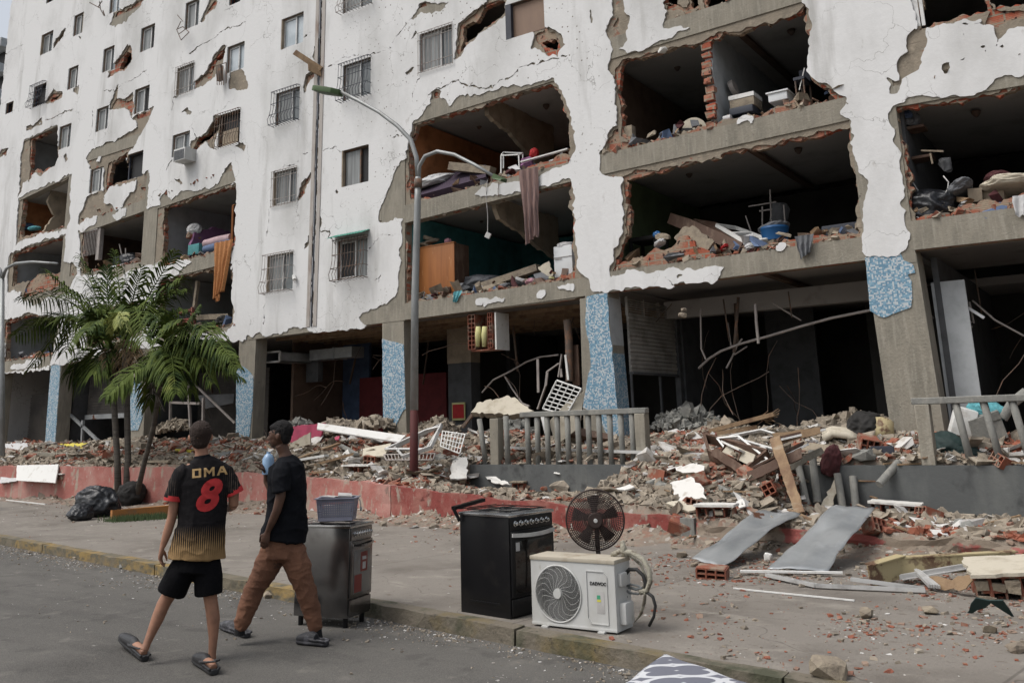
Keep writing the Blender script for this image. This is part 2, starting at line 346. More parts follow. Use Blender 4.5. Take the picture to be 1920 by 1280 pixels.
# --- bay E (big openings behind the lamp)
Op+=[Q('b',(970,800),(1000,690),(1380,590),(1760,460),(1820,560),(1855,700),(1862,850),(1640,920),(1500,990),(1330,1030),(1210,1075),(1080,1100),(985,1115),(968,1000)),
       Q('h',(225,325),(720,215),(900,165),(1100,115),(1405,50),(1420,300),(1425,480),(1440,690),(1200,770),(1000,800),(870,830),(600,840),(480,860),(230,905),(225,700))]
Br+=[Q('b',(985,1110),(1862,845),(1866,905),(1640,985),(1420,1030),(1200,1080),(1020,1130)),Q('h',(228,700),(1440,690),(1438,735),(1000,812),(600,862),(228,912)),
       Q('b',(1100,560),(1110,520),(1135,515),(1130,550))]
Pl+=[Q('b',(1000,690),(1110,555),(1125,510),(1195,585),(1260,515),(1330,540),(1420,505),(1620,475),(1770,440),(1830,560),(1880,700),(1900,800),(1870,910),(1620,990),(1400,1040),(1345,1085),(1440,1110),(1240,1170),(960,1245),(940,1215),(815,1250),(800,1180),(900,960),(965,830)),
       Q('h',(205,330),(225,320),(720,210),(1405,45),(1425,480),(1440,690),(1500,720),(1550,760),(1560,840),(1520,870),(1440,890),(220,1050),(220,1100),(0,1130),(-130,1000),(0,975),(60,940),(160,840),(195,640),(185,560),(215,420))]
Isl+=[Q('h',(720,915),(790,890),(860,870),(940,875),(930,905),(800,925),(730,935)),Q('h',(1180,850),(1210,815),(1260,820),(1265,850),(1220,880),(1180,875)),Q('h',(1310,800),(1420,780),(1415,820),(1370,850),(1340,830))]
# --- bay F
Op+=[Q('c',(600,500),(640,450),(1230,290),(1290,270),(1920,95),'d',(335,32),(370,400),(360,500),(400,570),(500,650),(600,712),(500,735),(300,765),(250,720),(140,730),'c',(1800,735),(1640,850),(1480,860),(1300,885),(1050,960),(860,1030),(720,1050),(640,960),(625,700)),
       Q('x',(1168,334),(1585,240),(1600,330),'i',(1775,362),(1330,412),(1110,455),(1110,502),(930,522),(830,502),(720,462),(650,400),(570,410),(540,460),(430,480),(350,530),(250,550),(180,580),(235,430),(265,380),(258,200))]
Br+=[Q('c',(500,1085),(530,990),(600,930),(640,1010),(740,1045),(860,1020),(1050,950),(1300,875),(1480,850),(1640,790),(1800,720),(1920,735),'d',(60,760),(150,720),(300,755),(400,680),(440,640),(540,650),(630,742),(450,760),(200,800),(0,850),'c',(1600,830),(1300,905),(740,1070),(640,1095),(490,1115)),
       Q('i',(165,610),(175,560),(250,545),(350,530),(430,480),(570,400),(650,400),(830,480),(870,540),(640,560),(230,600),(165,660)),Q('i',(1110,495),(1330,405),(1780,355),(1780,402),(1330,472),(930,545),(930,515)),Q('i',(170,600),(245,440),(270,480),(240,560)),
       Q('c',(560,170),(600,110),(600,170),(565,180)),Q('c',(945,60),(1060,30),(1190,40),(1200,90),(1090,120),(1090,70),(1000,90))]
Pl+=[Q('c',(550,0),(545,UP),(2010,UP*2.2),'d',(320,0),(335,30),(375,400),(395,540),(540,610),(640,740),(630,830),(680,890),(690,960),(675,1060),(700,1150),(770,1290),'x',(1614,440),(1614,483),
         'i',(1815,550),(1420,610),(880,675),(860,672),(880,630),(920,572),(850,560),(750,570),(640,610),(540,590),(400,625),(300,605),(210,640),(165,670),(155,620),(175,560),(230,430),(250,380),(245,200),(235,20),(140,10),
         'c',(490,1255),(470,1200),(490,1090),(520,980),(600,930),(600,860),(585,700),(575,530),(535,500),(560,400),(570,300),(500,250),(555,110))]
Isl+=[Q('c',(640,UP),(645,0),(690,150),(680,260),(620,350),(740,365),(900,320),(1130,195),(950,190),(970,120),(945,30),(940,UP)),Q('c',(1480,890),(1500,830),(1630,790),(1600,865),(1560,890)),Q('i',(1240,440),(1270,420),(1305,430),(1290,480),(1255,485))]
Op+=[Q('c',(945,UP),(1060,UP),(1040,20),(950,40)),Q('c',(1120,UP),(1190,UP),(1180,35),(1125,40)),Q('c',(1245,UP),(1920,UP*1.5),(1450,-60),(1300,50),(1245,60))]
Pl+=[Q('c',(395,70),(410,70),(415,170),(400,160)),Q('i',(590,630),(630,630),(635,650),(600,655)),Q('i',(588,680),(650,690),(650,765),(600,730))]
# --- bay G
Op+=[Q('d',(990,800),(1040,770),(1350,740),(1700,670),(1920,610),(2300,520),'j',(1850,60),(1493,130),(1400,150),(1100,200),(960,250),(870,260),(750,280),(748,150),'d',(1060,1100),(1010,900)),
       Q('d',(1150,UP),(1168,190),(1650,72),(1640,UP)),Q('d',(1680,UP),(1690,55),(1760,30),(1920,20),(2300,-60),(2300,UP*2))]
Br+=[Q('j',(750,280),(990,245),(1400,150),(1850,60),(1850,140),(1493,232),(990,310),(750,335)),Q('d',(1650,170),(1660,72),(1920,70),(2200,0),(2200,80),(1920,130),(1780,160)),Q('d',(1700,660),(1740,600),(1790,610),(1780,660))]
Pl+=[Q('d',(975,765),(1030,745),(1100,700),(1180,668),(1245,680),(1320,705),(1350,735),(1700,662),(1740,580),(1800,540),(1850,560),(1920,555),(2300,450),'j',(2200,200),(1493,412),(770,492),(745,480),(760,620),(670,550),(670,510),(730,470),(740,440),(720,420),(735,350),(690,260),(665,180),(660,80),'d',(1030,1267),(1010,1100),(970,1030),(985,950),(940,850),(960,800)),
       Q('d',(1120,220),(1200,200),(1205,300),(1170,420),(1175,470),(1040,560),(1030,640),(980,660),(960,600),(940,530),(1000,580),(1030,570),(1030,490),(1020,430),(1055,360),(1060,280)),
       Q('d',(1345,460),(1410,450),(1380,520),(1350,530)),Q('d',(1440,430),(1485,422),(1470,445)),Q('d',(1585,350),(1645,328),(1630,362)),Q('d',(1735,320),(1770,305),(1760,330)),
       Q('d',(1640,170),(1650,80),(1750,40),(2200,-40),(2200,130),(1920,185),(1850,210),(1790,250),(1730,265),(1700,190))]
Crk+=[(Q('d',(1120,215),(1130,300),(1070,370),(1040,460),(1030,580)),.02),(Q('d',(1165,195),(1400,150),(1500,160),(1640,150)),.012)]
# --- upper wall above bay E
Op+=[Q('b',(1250,290),(1262,150),(1340,110),(1410,20),(1500,0),(1500,80),(1440,100),(1380,160),(1330,200),(1280,240)),Q('a',(650,385),(690,300),(718,290),(722,350),(680,385)),Q('a',(1060,845),(1100,775),(1150,745),(1200,655),(1222,650),(1212,720),(1180,760),(1110,800),(1070,860)),
       Q('a',(1085,495),(1095,465),(1165,395),(1205,315),(1248,262),(1240,310),(1195,360),(1175,400),(1130,425)),Q('a',(268,570),(300,530),(330,525),(300,555)),Q('a',(310,225),(350,172),(362,170),(330,225)),Q('b',(1700,235),(1740,215),(1795,235),(1790,275),(1750,265))]
Br+=[Q('b',(1240,320),(1250,140),(1400,20),(1500,-10),(1500,90),(1380,175),(1290,260)),Q('b',(1680,190),(1740,160),(1800,230),(1800,290),(1750,310),(1700,270)),Q('b',(1020,60),(1050,15),(1080,40),(1040,70)),
       Q('a',(620,130),(650,60),(700,50),(770,0),(800,0),(780,30),(730,70),(700,110),(650,140)),Q('a',(598,440),(610,390),(650,350),(700,270),(725,250),(740,320),(700,385),(640,400)),Q('a',(250,575),(290,520),(350,515),(340,540),(290,570)),
       Q('a',(410,500),(435,485),(430,520)),Q('a',(295,260),(310,220),(350,170),(365,165),(350,200),(310,250)),Q('a',(615,600),(640,540),(700,570),(737,555),(735,640),(700,600)),Q('a',(745,650),(855,600),(830,640),(770,665)),
       Q('a',(1080,500),(1090,460),(1160,390),(1200,310),(1250,260),(1245,300),(1200,350),(1180,420),(1130,440)),Q('a',(1130,115),(1165,40),(1190,0),(1200,20),(1150,80)),Q('b',(350,1110),(370,1040),(410,990),(440,935),(405,1010),(380,1080)),
       Q('b',(385,500),(400,430),(440,405),(460,415),(425,440),(400,480)),Q('b',(450,330),(455,260),(480,215),(490,340),(470,360)),Q('g',(585,330),(600,290),(618,340),(600,378)),Q('a',(0,880),(0,850),(45,830),(20,865)),Q('a',(600,900),(620,890),(610,1000),(580,1060)),
       Q('a',(660,920),(690,910),(690,990),(660,1010)),Q('e',(1010,95),(1050,85),(1045,110),(1015,115)),Q('e',(680,245),(718,240),(715,265),(690,268)),Q('e',(583,290),(600,285),(600,310),(585,312)),Q('e',(805,210),(838,205),(830,235))]
Pl+=[Q('b',(1225,330),(1240,130),(1320,90),(1400,10),(1410,-60),(1510,-80),(1505,95),(1420,140),(1370,190),(1290,260),(1260,320)),Q('b',(1660,270),(1690,180),(1750,150),(1820,200),(1840,250),(1790,320),(1720,310)),
       Q('b',(975,115),(1010,70),(1030,10),(1060,5),(1100,30),(1200,5),(1150,60),(1100,80),(1040,85)),Q('b',(985,222),(1010,160),(1022,180),(1000,212)),Q('b',(950,400),(975,370),(990,380),(960,430)),
       Q('a',(612,140),(640,60),(700,40),(760,0),(770,-60),(810,-60),(790,30),(740,80),(700,120),(650,145)),Q('a',(595,440),(605,385),(640,345),(690,300),(705,255),(730,245),(748,320),(705,395),(650,402)),Q('a',(245,580),(285,520),(300,500),(310,515),(355,512),(345,545),(290,575)),
       Q('a',(405,505),(435,480),(440,500),(428,525)),Q('a',(148,725),(150,700),(180,700),(200,680),(232,658),(236,690),(200,700),(170,725)),Q('a',(610,590),(645,480),(662,470),(655,540),(690,560),(745,505),(740,645),(700,605),(640,605)),
       Q('a',(475,890),(520,830),(560,820),(600,790),(640,790),(700,750),(770,700),(750,655),(745,640),(858,600),(840,650),(805,720),(765,800),(720,850),(700,900),(700,1005),(835,950),(825,1100),(818,1158),(870,1150),(890,1160),(700,1215),(540,1262),(430,1255),(440,1190),(470,1140),(490,1090),(580,1060),(570,940),(500,945)),
       Q('e',(560,370),(700,352),(1055,235),(1165,210),(1160,600),(1100,640),(1025,640),(850,700),(700,700),(560,640),(580,560),(560,400)),
       Q('a',(1265,470),(1280,410),(1350,380),(1365,395),(1390,470),(1380,500),(1300,505),(1268,500)),Q('a',(1305,800),(1340,788),(1366,810),(1360,860),(1340,830)),Q('a',(1110,132),(1140,70),(1170,-20),(1205,-20),(1207,30),(1150,85),(1125,130)),
       Q('a',(1245,360),(1262,255),(1210,320),(1170,400),(1100,450),(1078,505),(1100,500),(1190,430)),Q('a',(1195,830),(1220,645),(1190,660),(1150,740),(1110,755),(1070,790),(1055,850),(1075,865),(1150,790)),
       Q('a',(888,1145),(885,1100),(922,1060),(950,1120),(1030,1062),(1080,1070),(1100,1060),(1210,1030),(1250,950),(1285,918),(1300,970),(1315,1015),(1100,1090),(890,1165)),Q('a',(978,995),(1000,995),(1020,1025),(1000,1030)),Q('a',(1010,640),(1050,610),(1078,620),(1060,638),(1030,640)),
       Q('a',(435,215),(448,210),(445,235)),Q('a',(350,870),(365,850),(372,900),(360,925)),Q('a',(-20,885),(0,845),(45,825),(40,862)),Q('b',(345,1120),(370,1030),(410,980),(445,925),(452,945),(410,1015),(380,1085)),Q('b',(383,520),(398,430),(440,400),(470,410),(430,440),(405,480)),
       Q('g',(500,530),(505,470),(530,440),(555,420),(550,470),(520,520)),Q('g',(372,1130),(390,1085),(420,1075),(480,1105),(500,1095),(540,1130),(500,1150)),Q('g',(70,1190),(90,1150),(130,1160),(200,1135),(210,1165)),Q('g',(715,125),(735,100),(745,110),(725,128)),
       Q('g',(545,900),(540,880),(560,820),(565,870))]
Isl+=[Q('a',(575,1090),(620,1030),(690,1050),(760,1010),(750,1060),(700,1120),(680,1165),(640,1165),(620,1130)),Q('a',(535,900),(548,865),(560,870),(555,905)),Q('e',(740,150),(790,130),(980,20),(970,80),(920,150),(860,240),(830,240),(820,200),(750,190)),
        Q('e',(800,290),(860,240),(905,235),(900,290),(890,335),(850,330)),Q('e',(555,380),(600,315),(700,280),(690,345),(590,400)),Q('e',(555,430),(570,400),(575,560),(555,690))]
# --- bay A (far left openings)
Op+=[Q('a',(165,780),(318,702),(315,890),(290,920),(220,950),(190,945),(160,1000),(165,900)),Q('e',(165,150),(503,2),(495,320),(470,345),(400,380),(300,400),(150,440),(130,435)),
       Q('e',(90,565),(462,430),(450,600),(420,705),(270,700),(200,750),(80,790)),Q('x',(8,605),(30,598),(60,590),(108,600),(95,660),(8,678)),
       Q('e',(590,410),(690,372),(1052,245),(1045,600),(1020,640),(850,695),(790,700),(700,700),(590,700)),Q('e',(1170,228),(1697,65),(1680,480),(1600,522),(1440,565),(1340,592),(1160,640)),
       Q('e',(1150,765),(1290,718),(1420,697),(1655,628),(1667,1000),(1640,1090),(1400,1105),(1300,1120),(1150,1170)),Q('a',(612,905),(700,855),(706,1000),(650,1020),(612,1040),(585,1060)),Q('x',(165,590),(262,565),(262,625),(165,650))]
Br+=[Q('a',(190,950),(312,888),(300,925),(220,975)),Q('e',(120,440),(160,430),(300,390),(470,330),(460,372),(250,422),(130,468)),Q('e',(150,860),(200,755),(270,695),(405,718),(430,800),(360,830),(180,900)),Q('e',(850,690),(1020,630),(1015,660),(860,712)),Q('x',(8,672),(95,655),(95,668),(8,690))]
Pl+=[Q('a',(130,780),(320,697),(324,890),(260,950),(220,980),(200,945),(165,980),(128,1020),(95,1110),(100,1080),(115,900)),Q('e',(125,160),(505,-3),(500,300),(480,380),(130,470),(110,500),(120,300)),
       Q('e',(50,830),(60,580),(80,545),(465,420),(460,600),(550,640),(560,700),(470,850),(370,870),(240,930),(170,900),(150,830),(60,830),(28,830)),Q('x',(-5,604),(30,596),(60,588),(112,600),(100,668),(95,683),(-5,700)),Q('e',(1145,212),(1180,200),(1697,60),(1680,500),(1665,600),(1420,690),(1300,710),(1285,690),(1380,620),(1300,600),(1160,650)),
       Q('e',(1145,765),(1290,712),(1655,625),(1670,900),(1675,1060),(1640,1110),(1580,1140),(1400,1150),(1150,1200)),Q('x',(160,590),(265,560),(265,630),(160,655))]
Isl+=[Q('k',(70,330),(100,310),(200,290),(295,270),(290,320),(140,345),(90,350)),Q('k',(0,330),(30,320),(25,360),(0,365)),Q('k',(5,290),(20,150),(50,150),(30,280))]
# --- cracks through the plaster
for P_,w_ in[(Q('b',(510,372),(600,340),(700,300),(760,290),(820,300),(860,280),(900,210),(960,120)),.012),(Q('b',(1030,430),(1010,490),(985,530),(990,570)),.016),(Q('b',(1080,525),(1150,490),(1250,445),(1320,490),(1420,492),(1500,442),(1650,370),(1850,310)),.018),
               (Q('g',(600,382),(650,410),(700,440),(740,480)),.018),(Q('b',(210,965),(350,900),(400,850),(450,830)),.012),(Q('b',(480,840),(560,820),(590,850)),.012),(Q('g',(250,240),(245,340),(220,440)),.012),(Q('g',(240,870),(215,940),(205,1080)),.010),
               (Q('a',(1060,300),(1100,260),(1180,215),(1250,180),(1370,120)),.022),(Q('a',(580,520),(640,500),(700,460),(810,400)),.016),(Q('a',(250,680),(330,640),(410,600)),.02),(Q('a',(0,585),(60,550),(105,528)),.012),(Q('a',(30,305),(80,275),(135,248)),.014),
               (Q('a',(960,615),(970,550),(1000,530)),.02),(Q('a',(930,950),(945,915),(960,900)),.016),(Q('a',(500,780),(520,700),(515,600)),.014),(Q('a',(1690,205),(1740,175)),.012),(Q('g',(1010,760),(1045,720),(1040,760)),.012),(Q('g',(960,520),(1040,460),(1100,410),(1190,420)),.010),
               (Q('d',(1725,265),(1725,320)),.012),(Q('d',(1480,170),(1490,250)),.006),(Q('i',(520,640),(580,690),(600,700)),.012),(Q('a',(1080,710),(1100,780),(1130,770)),.016),(Q('a',(1300,30),(1260,60)),.012),(Q('b',(850,780),(940,740),(970,760)),.012)]:
    Crk.append((P_,w_))
# windows: corner pixels TL TR BR BL, style, parts
WIN=[('a',(258,-10),(312,-40),(303,0),(258,22),'dark',''),('a',(612,-40),(670,-70),(665,45),(612,85),'sky',''),('a',(408,100),(470,58),(460,180),(412,205),'sliding',''),('a',(232,200),(298,165),(290,275),(222,318),'sliding',''),('a',(783,165),(868,125),(855,265),(785,292),'sliding',''),
       ('a',(573,285),(640,245),(630,385),(573,405),'sliding',''),('a',(378,390),(437,358),(430,480),(378,505),'sliding',''),('a',(188,490),(262,455),(248,570),(182,608),'dark','cage'),('a',(32,582),(78,560),(70,620),(30,642),'dark',''),('a',(535,615),(608,583),(598,712),(535,742),'sliding',''),
       ('a',(748,508),(835,468),(828,608),(748,642),'sliding',''),('a',(327,715),(398,682),(390,815),(328,838),'sliding',''),('a',(1030,20),(1115,-12),(1105,140),(1035,165),'sliding',''),('a',(1272,-20),(1332,-45),(1350,5),(1285,30),'dark',''),('a',(1262,270),(1365,225),(1360,380),(1268,408),'sky',''),
       ('a',(990,385),(1085,345),(1078,500),(980,538),'sliding','bars_white'),('a',(962,762),(1060,722),(1054,850),(957,880),'sliding',''),('a',(1222,650),(1343,602),(1335,790),(1212,828),'panel','bars_rust'),('a',(1572,112),(1695,60),(1690,238),(1565,278),'sky',''),('a',(1540,525),(1675,477),(1668,660),(1535,708),'sliding','cage'),
       ('a',(1522,970),(1658,928),(1655,1118),(1522,1152),'sliding','bars_white'),('a',(502,948),(575,922),(560,1060),(497,1083),'sliding',''),('a',(707,870),(800,832),(793,975),(700,1008),'dark',''),
       ('b',(603,370),(760,314),(758,518),(603,572),'sliding','cage_blue'),('b',(593,850),(750,797),(745,1010),(600,1046),'half',''),('b',(1032,195),(1216,130),(1216,343),(1032,412),'sliding','bars_white'),('b',(1512,30),(1725,-40),(1727,150),(1512,233),'board',''),('b',(603,-70),(770,-110),(765,20),(603,75),'sliding','cage_white'),
       ('g',(232,575),(425,542),(415,812),(228,845),'sliding','cage_white'),('g',(737,472),(958,427),(953,718),(737,755),'curtained','cage_awning')]
def wrect(w):
    p=Q(w[0],*w[1:5]);x0=(p[0][0]+p[3][0])/2;x1=(p[1][0]+p[2][0])/2;z1=(p[0][1]+p[1][1])/2;z0=(p[2][1]+p[3][1])/2
    return x0,x1,z0,z1
WR=[wrect(w)for w in WIN]
sk=dict(x0=XL,x1=XR,z0=3.7,z1=ZT,h=.03)
plas=Sheet(seed=3,**sk);mort=Sheet(seed=4,**sk);bric=Sheet(seed=5,amp=(.05,.06,.02),cells=(.3,.12,.06),**sk)
for S_ in(plas,mort,bric):S_.keep(OUT,jag=(S_ is plas))
for P_ in Pl:plas.cut(P_)
for P_ in Br:plas.cut(P_,.05);mort.cut(P_)
for P_ in Op:plas.cut(P_,.07);mort.cut(P_,.03);bric.cut(P_)
for P_ in Isl:plas.fill(P_)
for P_ in Op:plas.cut(P_,.0)
for P_,w_ in Crk:plas.crack(P_,w_*.95)
# the vertical expansion joint between the two halves
JX=Q('x',(604,0),(597,200),(591,400),(584,612));plas.crack([JX[0],JX[1],JX[2],JX[3]]if JX[0][1]>15 else JX,.035);plas.cut([(JX[0][0]-.03,15),(JX[0][0]+.03,15),(JX[0][0]+.03,ZT),(JX[0][0]-.03,ZT)],0,False)
for(x0,x1,z0,z1)in WR:
    r_=[(x0,z0),(x1,z0),(x1,z1),(x0,z1)]
    for S_ in(plas,mort,bric):S_.cut(r_,.0,False)
# wavy, slightly buckled plaster
def wav(x,z):return .008*np.sin(x*1.7+z*.9)*np.sin(z*1.3-x*.4)+.006*np.sin(x*5.1+2*np.sin(z*2.3))
plas.build('plaster_skin',0,.035,M['plaster'],BLD)
mort.build('mortar_coat',.045,.03,M['mortar'],BLD)
bric.build('brick_infill',.08,.14,M['brick'],BLD,back=True)
# ------------------------------------------------------------------ frame: columns, beams, slabs, rooms
COLX=[-34.9,-30.52,-25.72,-20.74,-15.22,-9.46,-3.42,2.4]
CW=[.5,.3,.36,.33,.37,.31,.40,.4] # half widths
GZ=.95 # ground floor level
def beam(name,p0,p1,h,y0=.02,y1=.32): # bottom line p0->p1
    b=MB();(xa,za),(xb,zb)=p0,p1
    b.prism([(xa,za),(xb,zb),(xb,zb+h),(xa,za+h)],(0,y0,0),(1,0,0),(0,0,1),(0,y1-y0,0));return b.build(name,M['concrete'],BLD)
def ln(p,q,x):return p[1]+(q[1]-p[1])*(x-p[0])/(q[0]-p[0])
BE=[] # (bay, bottom line, beam height)
for bay,s_,a_,b_,h_ in[(4,'h',(220,1035),(1520,862),.40),(4,'b',(960,1240),(1880,1010),.46),(4,'b',(1000,690),(1760,455),.5),(5,'i',(130,760),(1815,550),.43),(5,'c',(490,1255),(1920,940),.46),(5,'c',(570,420),(1920,15),.5),
                          (6,'j',(770,490),(1493,410),.52),(6,'d',(980,770),(1920,610),.4),(3,'x',(442,640),(715,605),.4),(2,'x',(300,655),(437,637),.4),(2,'e',(1285,715),(1660,620),.42),(2,'a',(885,1160),(1310,1015),.4),
                          (1,'x',(130,680),(245,655),.4),(1,'e',(700,370),(1052,245),.4),(0,'k',(0,385),(365,345),.42),(0,'x',(0,590),(130,555),.4),(0,'e',(75,545),(465,425),.3),(0,'a',(125,1110),(400,975),.3),(0,'a',(130,790),(320,700),.4)]:
    p,q=Q(s_,a_,b_);x0,x1=COLX[bay],COLX[bay+1]
    P0,P1=(x0,ln(p,q,x0)),(x1,ln(p,q,x1));BE.append((bay,P0,P1,h_));beam('beam',P0,P1,h_)
def add_line(bay,z,h=.4):
    P0,P1=(COLX[bay],z),(COLX[bay+1],z);BE.append((bay,P0,P1,h));beam('beam',P0,P1,h)
add_line(1,6.75);add_line(1,11.2);add_line(1,13.6);add_line(1,16);add_line(2,11.4);add_line(2,13.9);add_line(3,6.95);add_line(3,9.5);add_line(3,12.1);add_line(3,14.7);add_line(4,12.1);add_line(4,14.7)
add_line(5,12.25);add_line(6,9.75);add_line(6,12.3);add_line(0,15.2);add_line(0,17.4);add_line(0,19.6)
RD=5.2
def slab(P0,P1,h,m='ceiling'):
    b=MB();zo=h-.2
    b.prism([(P0[0],P0[1]+zo),(P1[0],P1[1]+zo),(P1[0],P1[1]+h),(P0[0],P0[1]+h)],(0,.32,0),(1,0,0),(0,0,1),(0,RD,0));return b.build('floor_slab',M[m],BLD)
for bay,P0,P1,h in BE:slab(P0,P1,h,'soffit' if P0[1]<5 else 'ceiling')
# columns above the shops (hidden by plaster except where it fell) and the bare shop columns, which lean a little
for i,x in enumerate(COLX):
    b=MB();w=CW[i];zb=4.3
    tops={4:(-15.28,.40),5:(-9.46,.28),6:(-3.45,.42)}.get(i,(x,w))
    b.prism([(tops[0]-tops[1],zb),(tops[0]+tops[1],zb),(x+w,ZT),(x-w,ZT)],(0,.022,0),(1,0,0),(0,0,1),(0,.5,0));b.build('column',M['concrete'],BLD)
SHOPC=[(-34.55,-34.1,-34.6,-34.15,.4),(-30.85,-30.2,-30.9,-30.26,.46),(-26.1,-25.36,-26.13,-25.4,.4),(-21.06,-20.42,-21.1,-20.39,.4),(-15.57,-14.8,-15.64,-14.93,.45),(-9.95,-9.09,-9.88,-9.19,.55),(-3.78,-2.93,-3.88,-3.02,.55),(2.0,2.8,2.0,2.8,.5)]
MOS={1:Q('x',(83,838),(102,838),(112.5,684),(95,684)),2:Q('x',(241,806),(258,806),(267,780),(268,745),(262,715),(246,712)),
       3:Q('l',(5,850),(60,870),(100,880),(115,760),(128,600),(130,410),(90,360),(40,330),(10,370)),4:Q('l',(1078,790),(1140,790),(1165,770),(1225,650),(1240,640),(1225,180),(1180,165),(1130,155),(1070,135)),
       5:Q('m',(1140,0),(1150,-170),(1300,-200),(1310,0),(1390,840),(1300,830),(1240,690),(1180,660),(1120,630),(1140,500),(1175,330),(1170,200)),
       6:Q('j',(432,540),(665,508),(690,560),(750,585),(770,650),(715,655),(745,700),(745,870),(640,915),(560,945),(520,935),(465,895))}
for i,(a,b_,c,d_,dep)in enumerate(SHOPC):
    bm_=bmesh.new();bm_.free();b=MB();zt=4.34 if i<6 else 4.46
    b.prism([(a,.5),(b_,.5),(d_,zt),(c,zt)],(0,.03,0),(1,0,0),(0,0,1),(0,dep,0));o=b.build('column',M['concrete'],BLD)
    if i in MOS:
        P_=MOS[i];xs=[p[0]for p in P_];zs=[p[1]for p in P_];s=Sheet(min(xs)-.05,max(xs)+.05,min(zs)-.05,max(zs)+.05,.02,seed=20+i,amp=(.012,.012,.008));s.S[:]=1;s.keep(P_)
        s.S[0,:]=s.S[-1,:]=-1;s.S[:,0]=s.S[:,-1]=-1
        t=s.build('mosaic_tiles',.012,.02,M['mosaic'],o)
# tiled and rendered side face of the column beside the shutter
b=MB();b.add([(-9.085,.03,1.2),(-9.085,.58,1.2),(-9.165,.58,3.3),(-9.165,.03,3.3)],[(0,1,2,3)]);b.build('mosaic_side',M['mosaic'],BLD)
b=MB();b.add([(-9.16,.03,3.3),(-9.16,.58,3.3),(-9.182,.58,4.36),(-9.182,.03,4.36)],[(0,1,2,3)]);b.build('render_side',M['white_wall'],BLD)
# room walls: partitions at the columns and back walls
def wall_x(name,x,y0,y1,z0,z1,m,th=.1,x2=None):
    b=MB();b.bbox(x-th/2,x+th/2,y0,y1,z0,z1);return b.build(name,M[m],BLD)
def wall_y(name,x0,x1,y,z0,z1,m,th=.1):
    b=MB();b.bbox(x0,x1,y-th/2,y+th/2,z0,z1);return b.build(name,M[m],BLD)
def room(bay,z0,z1,ml,mr,mb,yb=RD,inset=.06):
    x0,x1=COLX[bay]+inset,COLX[bay+1]-inset
    if ml:wall_x('partition_wall',x0+.02+CW[bay]*.8,.3,yb,z0,z1,ml)
    if mr:wall_x('partition_wall',x1-.02-CW[bay+1]*.8,.3,yb,z0,z1,mr)
    wall_y('back_wall',x0,x1,yb,z0,z1,mb)
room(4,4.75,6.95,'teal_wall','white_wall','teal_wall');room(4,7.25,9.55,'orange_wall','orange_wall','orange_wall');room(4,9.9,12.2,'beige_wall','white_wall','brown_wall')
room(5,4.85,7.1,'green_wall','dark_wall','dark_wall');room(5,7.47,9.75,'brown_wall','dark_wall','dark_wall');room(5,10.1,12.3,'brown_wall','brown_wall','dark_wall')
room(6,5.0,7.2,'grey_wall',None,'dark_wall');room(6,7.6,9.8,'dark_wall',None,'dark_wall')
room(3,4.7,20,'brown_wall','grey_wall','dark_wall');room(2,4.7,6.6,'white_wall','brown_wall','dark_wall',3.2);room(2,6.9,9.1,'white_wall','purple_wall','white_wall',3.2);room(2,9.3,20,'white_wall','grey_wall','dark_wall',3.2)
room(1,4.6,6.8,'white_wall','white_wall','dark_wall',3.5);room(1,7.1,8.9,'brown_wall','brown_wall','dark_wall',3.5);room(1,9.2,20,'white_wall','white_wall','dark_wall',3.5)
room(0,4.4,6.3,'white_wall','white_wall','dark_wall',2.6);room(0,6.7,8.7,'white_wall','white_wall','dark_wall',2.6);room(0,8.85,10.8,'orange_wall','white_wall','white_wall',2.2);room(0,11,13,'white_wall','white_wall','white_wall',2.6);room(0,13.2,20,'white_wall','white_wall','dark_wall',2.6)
# broken partitions seen edge-on inside the open rooms (jagged, hanging or standing)
def ragged(name,x,poly,m,th=.12): # poly in (y, z); jagged wall stub running into the room
    P=[];n=len(poly)
    for i in range(n):
        (a,b_),(c,d_)=poly[i],poly[(i+1)%n];k=max(1,int(math.hypot(c-a,d_-b_)/.12))if poly[i][0]>=0 else 1
        for t in range(k):
            f=t/k;jj=0 if t==0 else .035;P.append((a+(c-a)*f+random.uniform(-jj,jj),b_+(d_-b_)*f+random.uniform(-jj,jj)))
    b=MB();b.prism(P,(x-th/2,0,0),(0,1,0),(0,0,1),(th,0,0));return b.build(name,M[m],BLD)
xq=F(*pxy('b',1405,600),.35).x
ragged('broken_partition',xq,[(.34,9.68),(3.4,9.68),(3.4,7.9),(2.7,8.3),(1.9,8.7),(1.2,9.0),(.6,9.1),(.36,9.2)],'beige_wall')
ragged('broken_partition',F(*pxy('h',870,230),.35).x,[(.34,7.05),(3.2,7.05),(3.2,5.9),(2.2,6.1),(1.3,6.4),(.5,6.55),(.34,6.8)],'beige_wall')
xq=F(*pxy('c',1262,600),.1).x;ragged('broken_partition',xq+.03,[(.08,9.75),(4.9,9.75),(4.9,7.5),(.3,7.5),(.16,7.9),(.2,8.4),(.1,8.9),(.18,9.3)],'white_wall',.16)
b=MB()
for k in range(11):b.box((xq+random.uniform(-.02,.02),.09+random.uniform(0,.06),7.62+k*.19),(.2,.12,.13),(0,0,0),0,.02)
b.build('partition_brick_edge',M['brick'],BLD)
ragged('broken_partition',F(*pxy('a',300,1100),.6).x,[(.2,8.85),(2.1,8.85),(2.1,10.9),(.5,10.9),(.35,10.3),(.7,9.8),(.4,9.4)],'beige_wall')
ragged('broken_partition',F(*pxy('e',1450,400),.8).x,[(.3,6.9),(3,6.9),(3,8.0),(1.3,8.2),(.5,7.9)],'purple_wall')
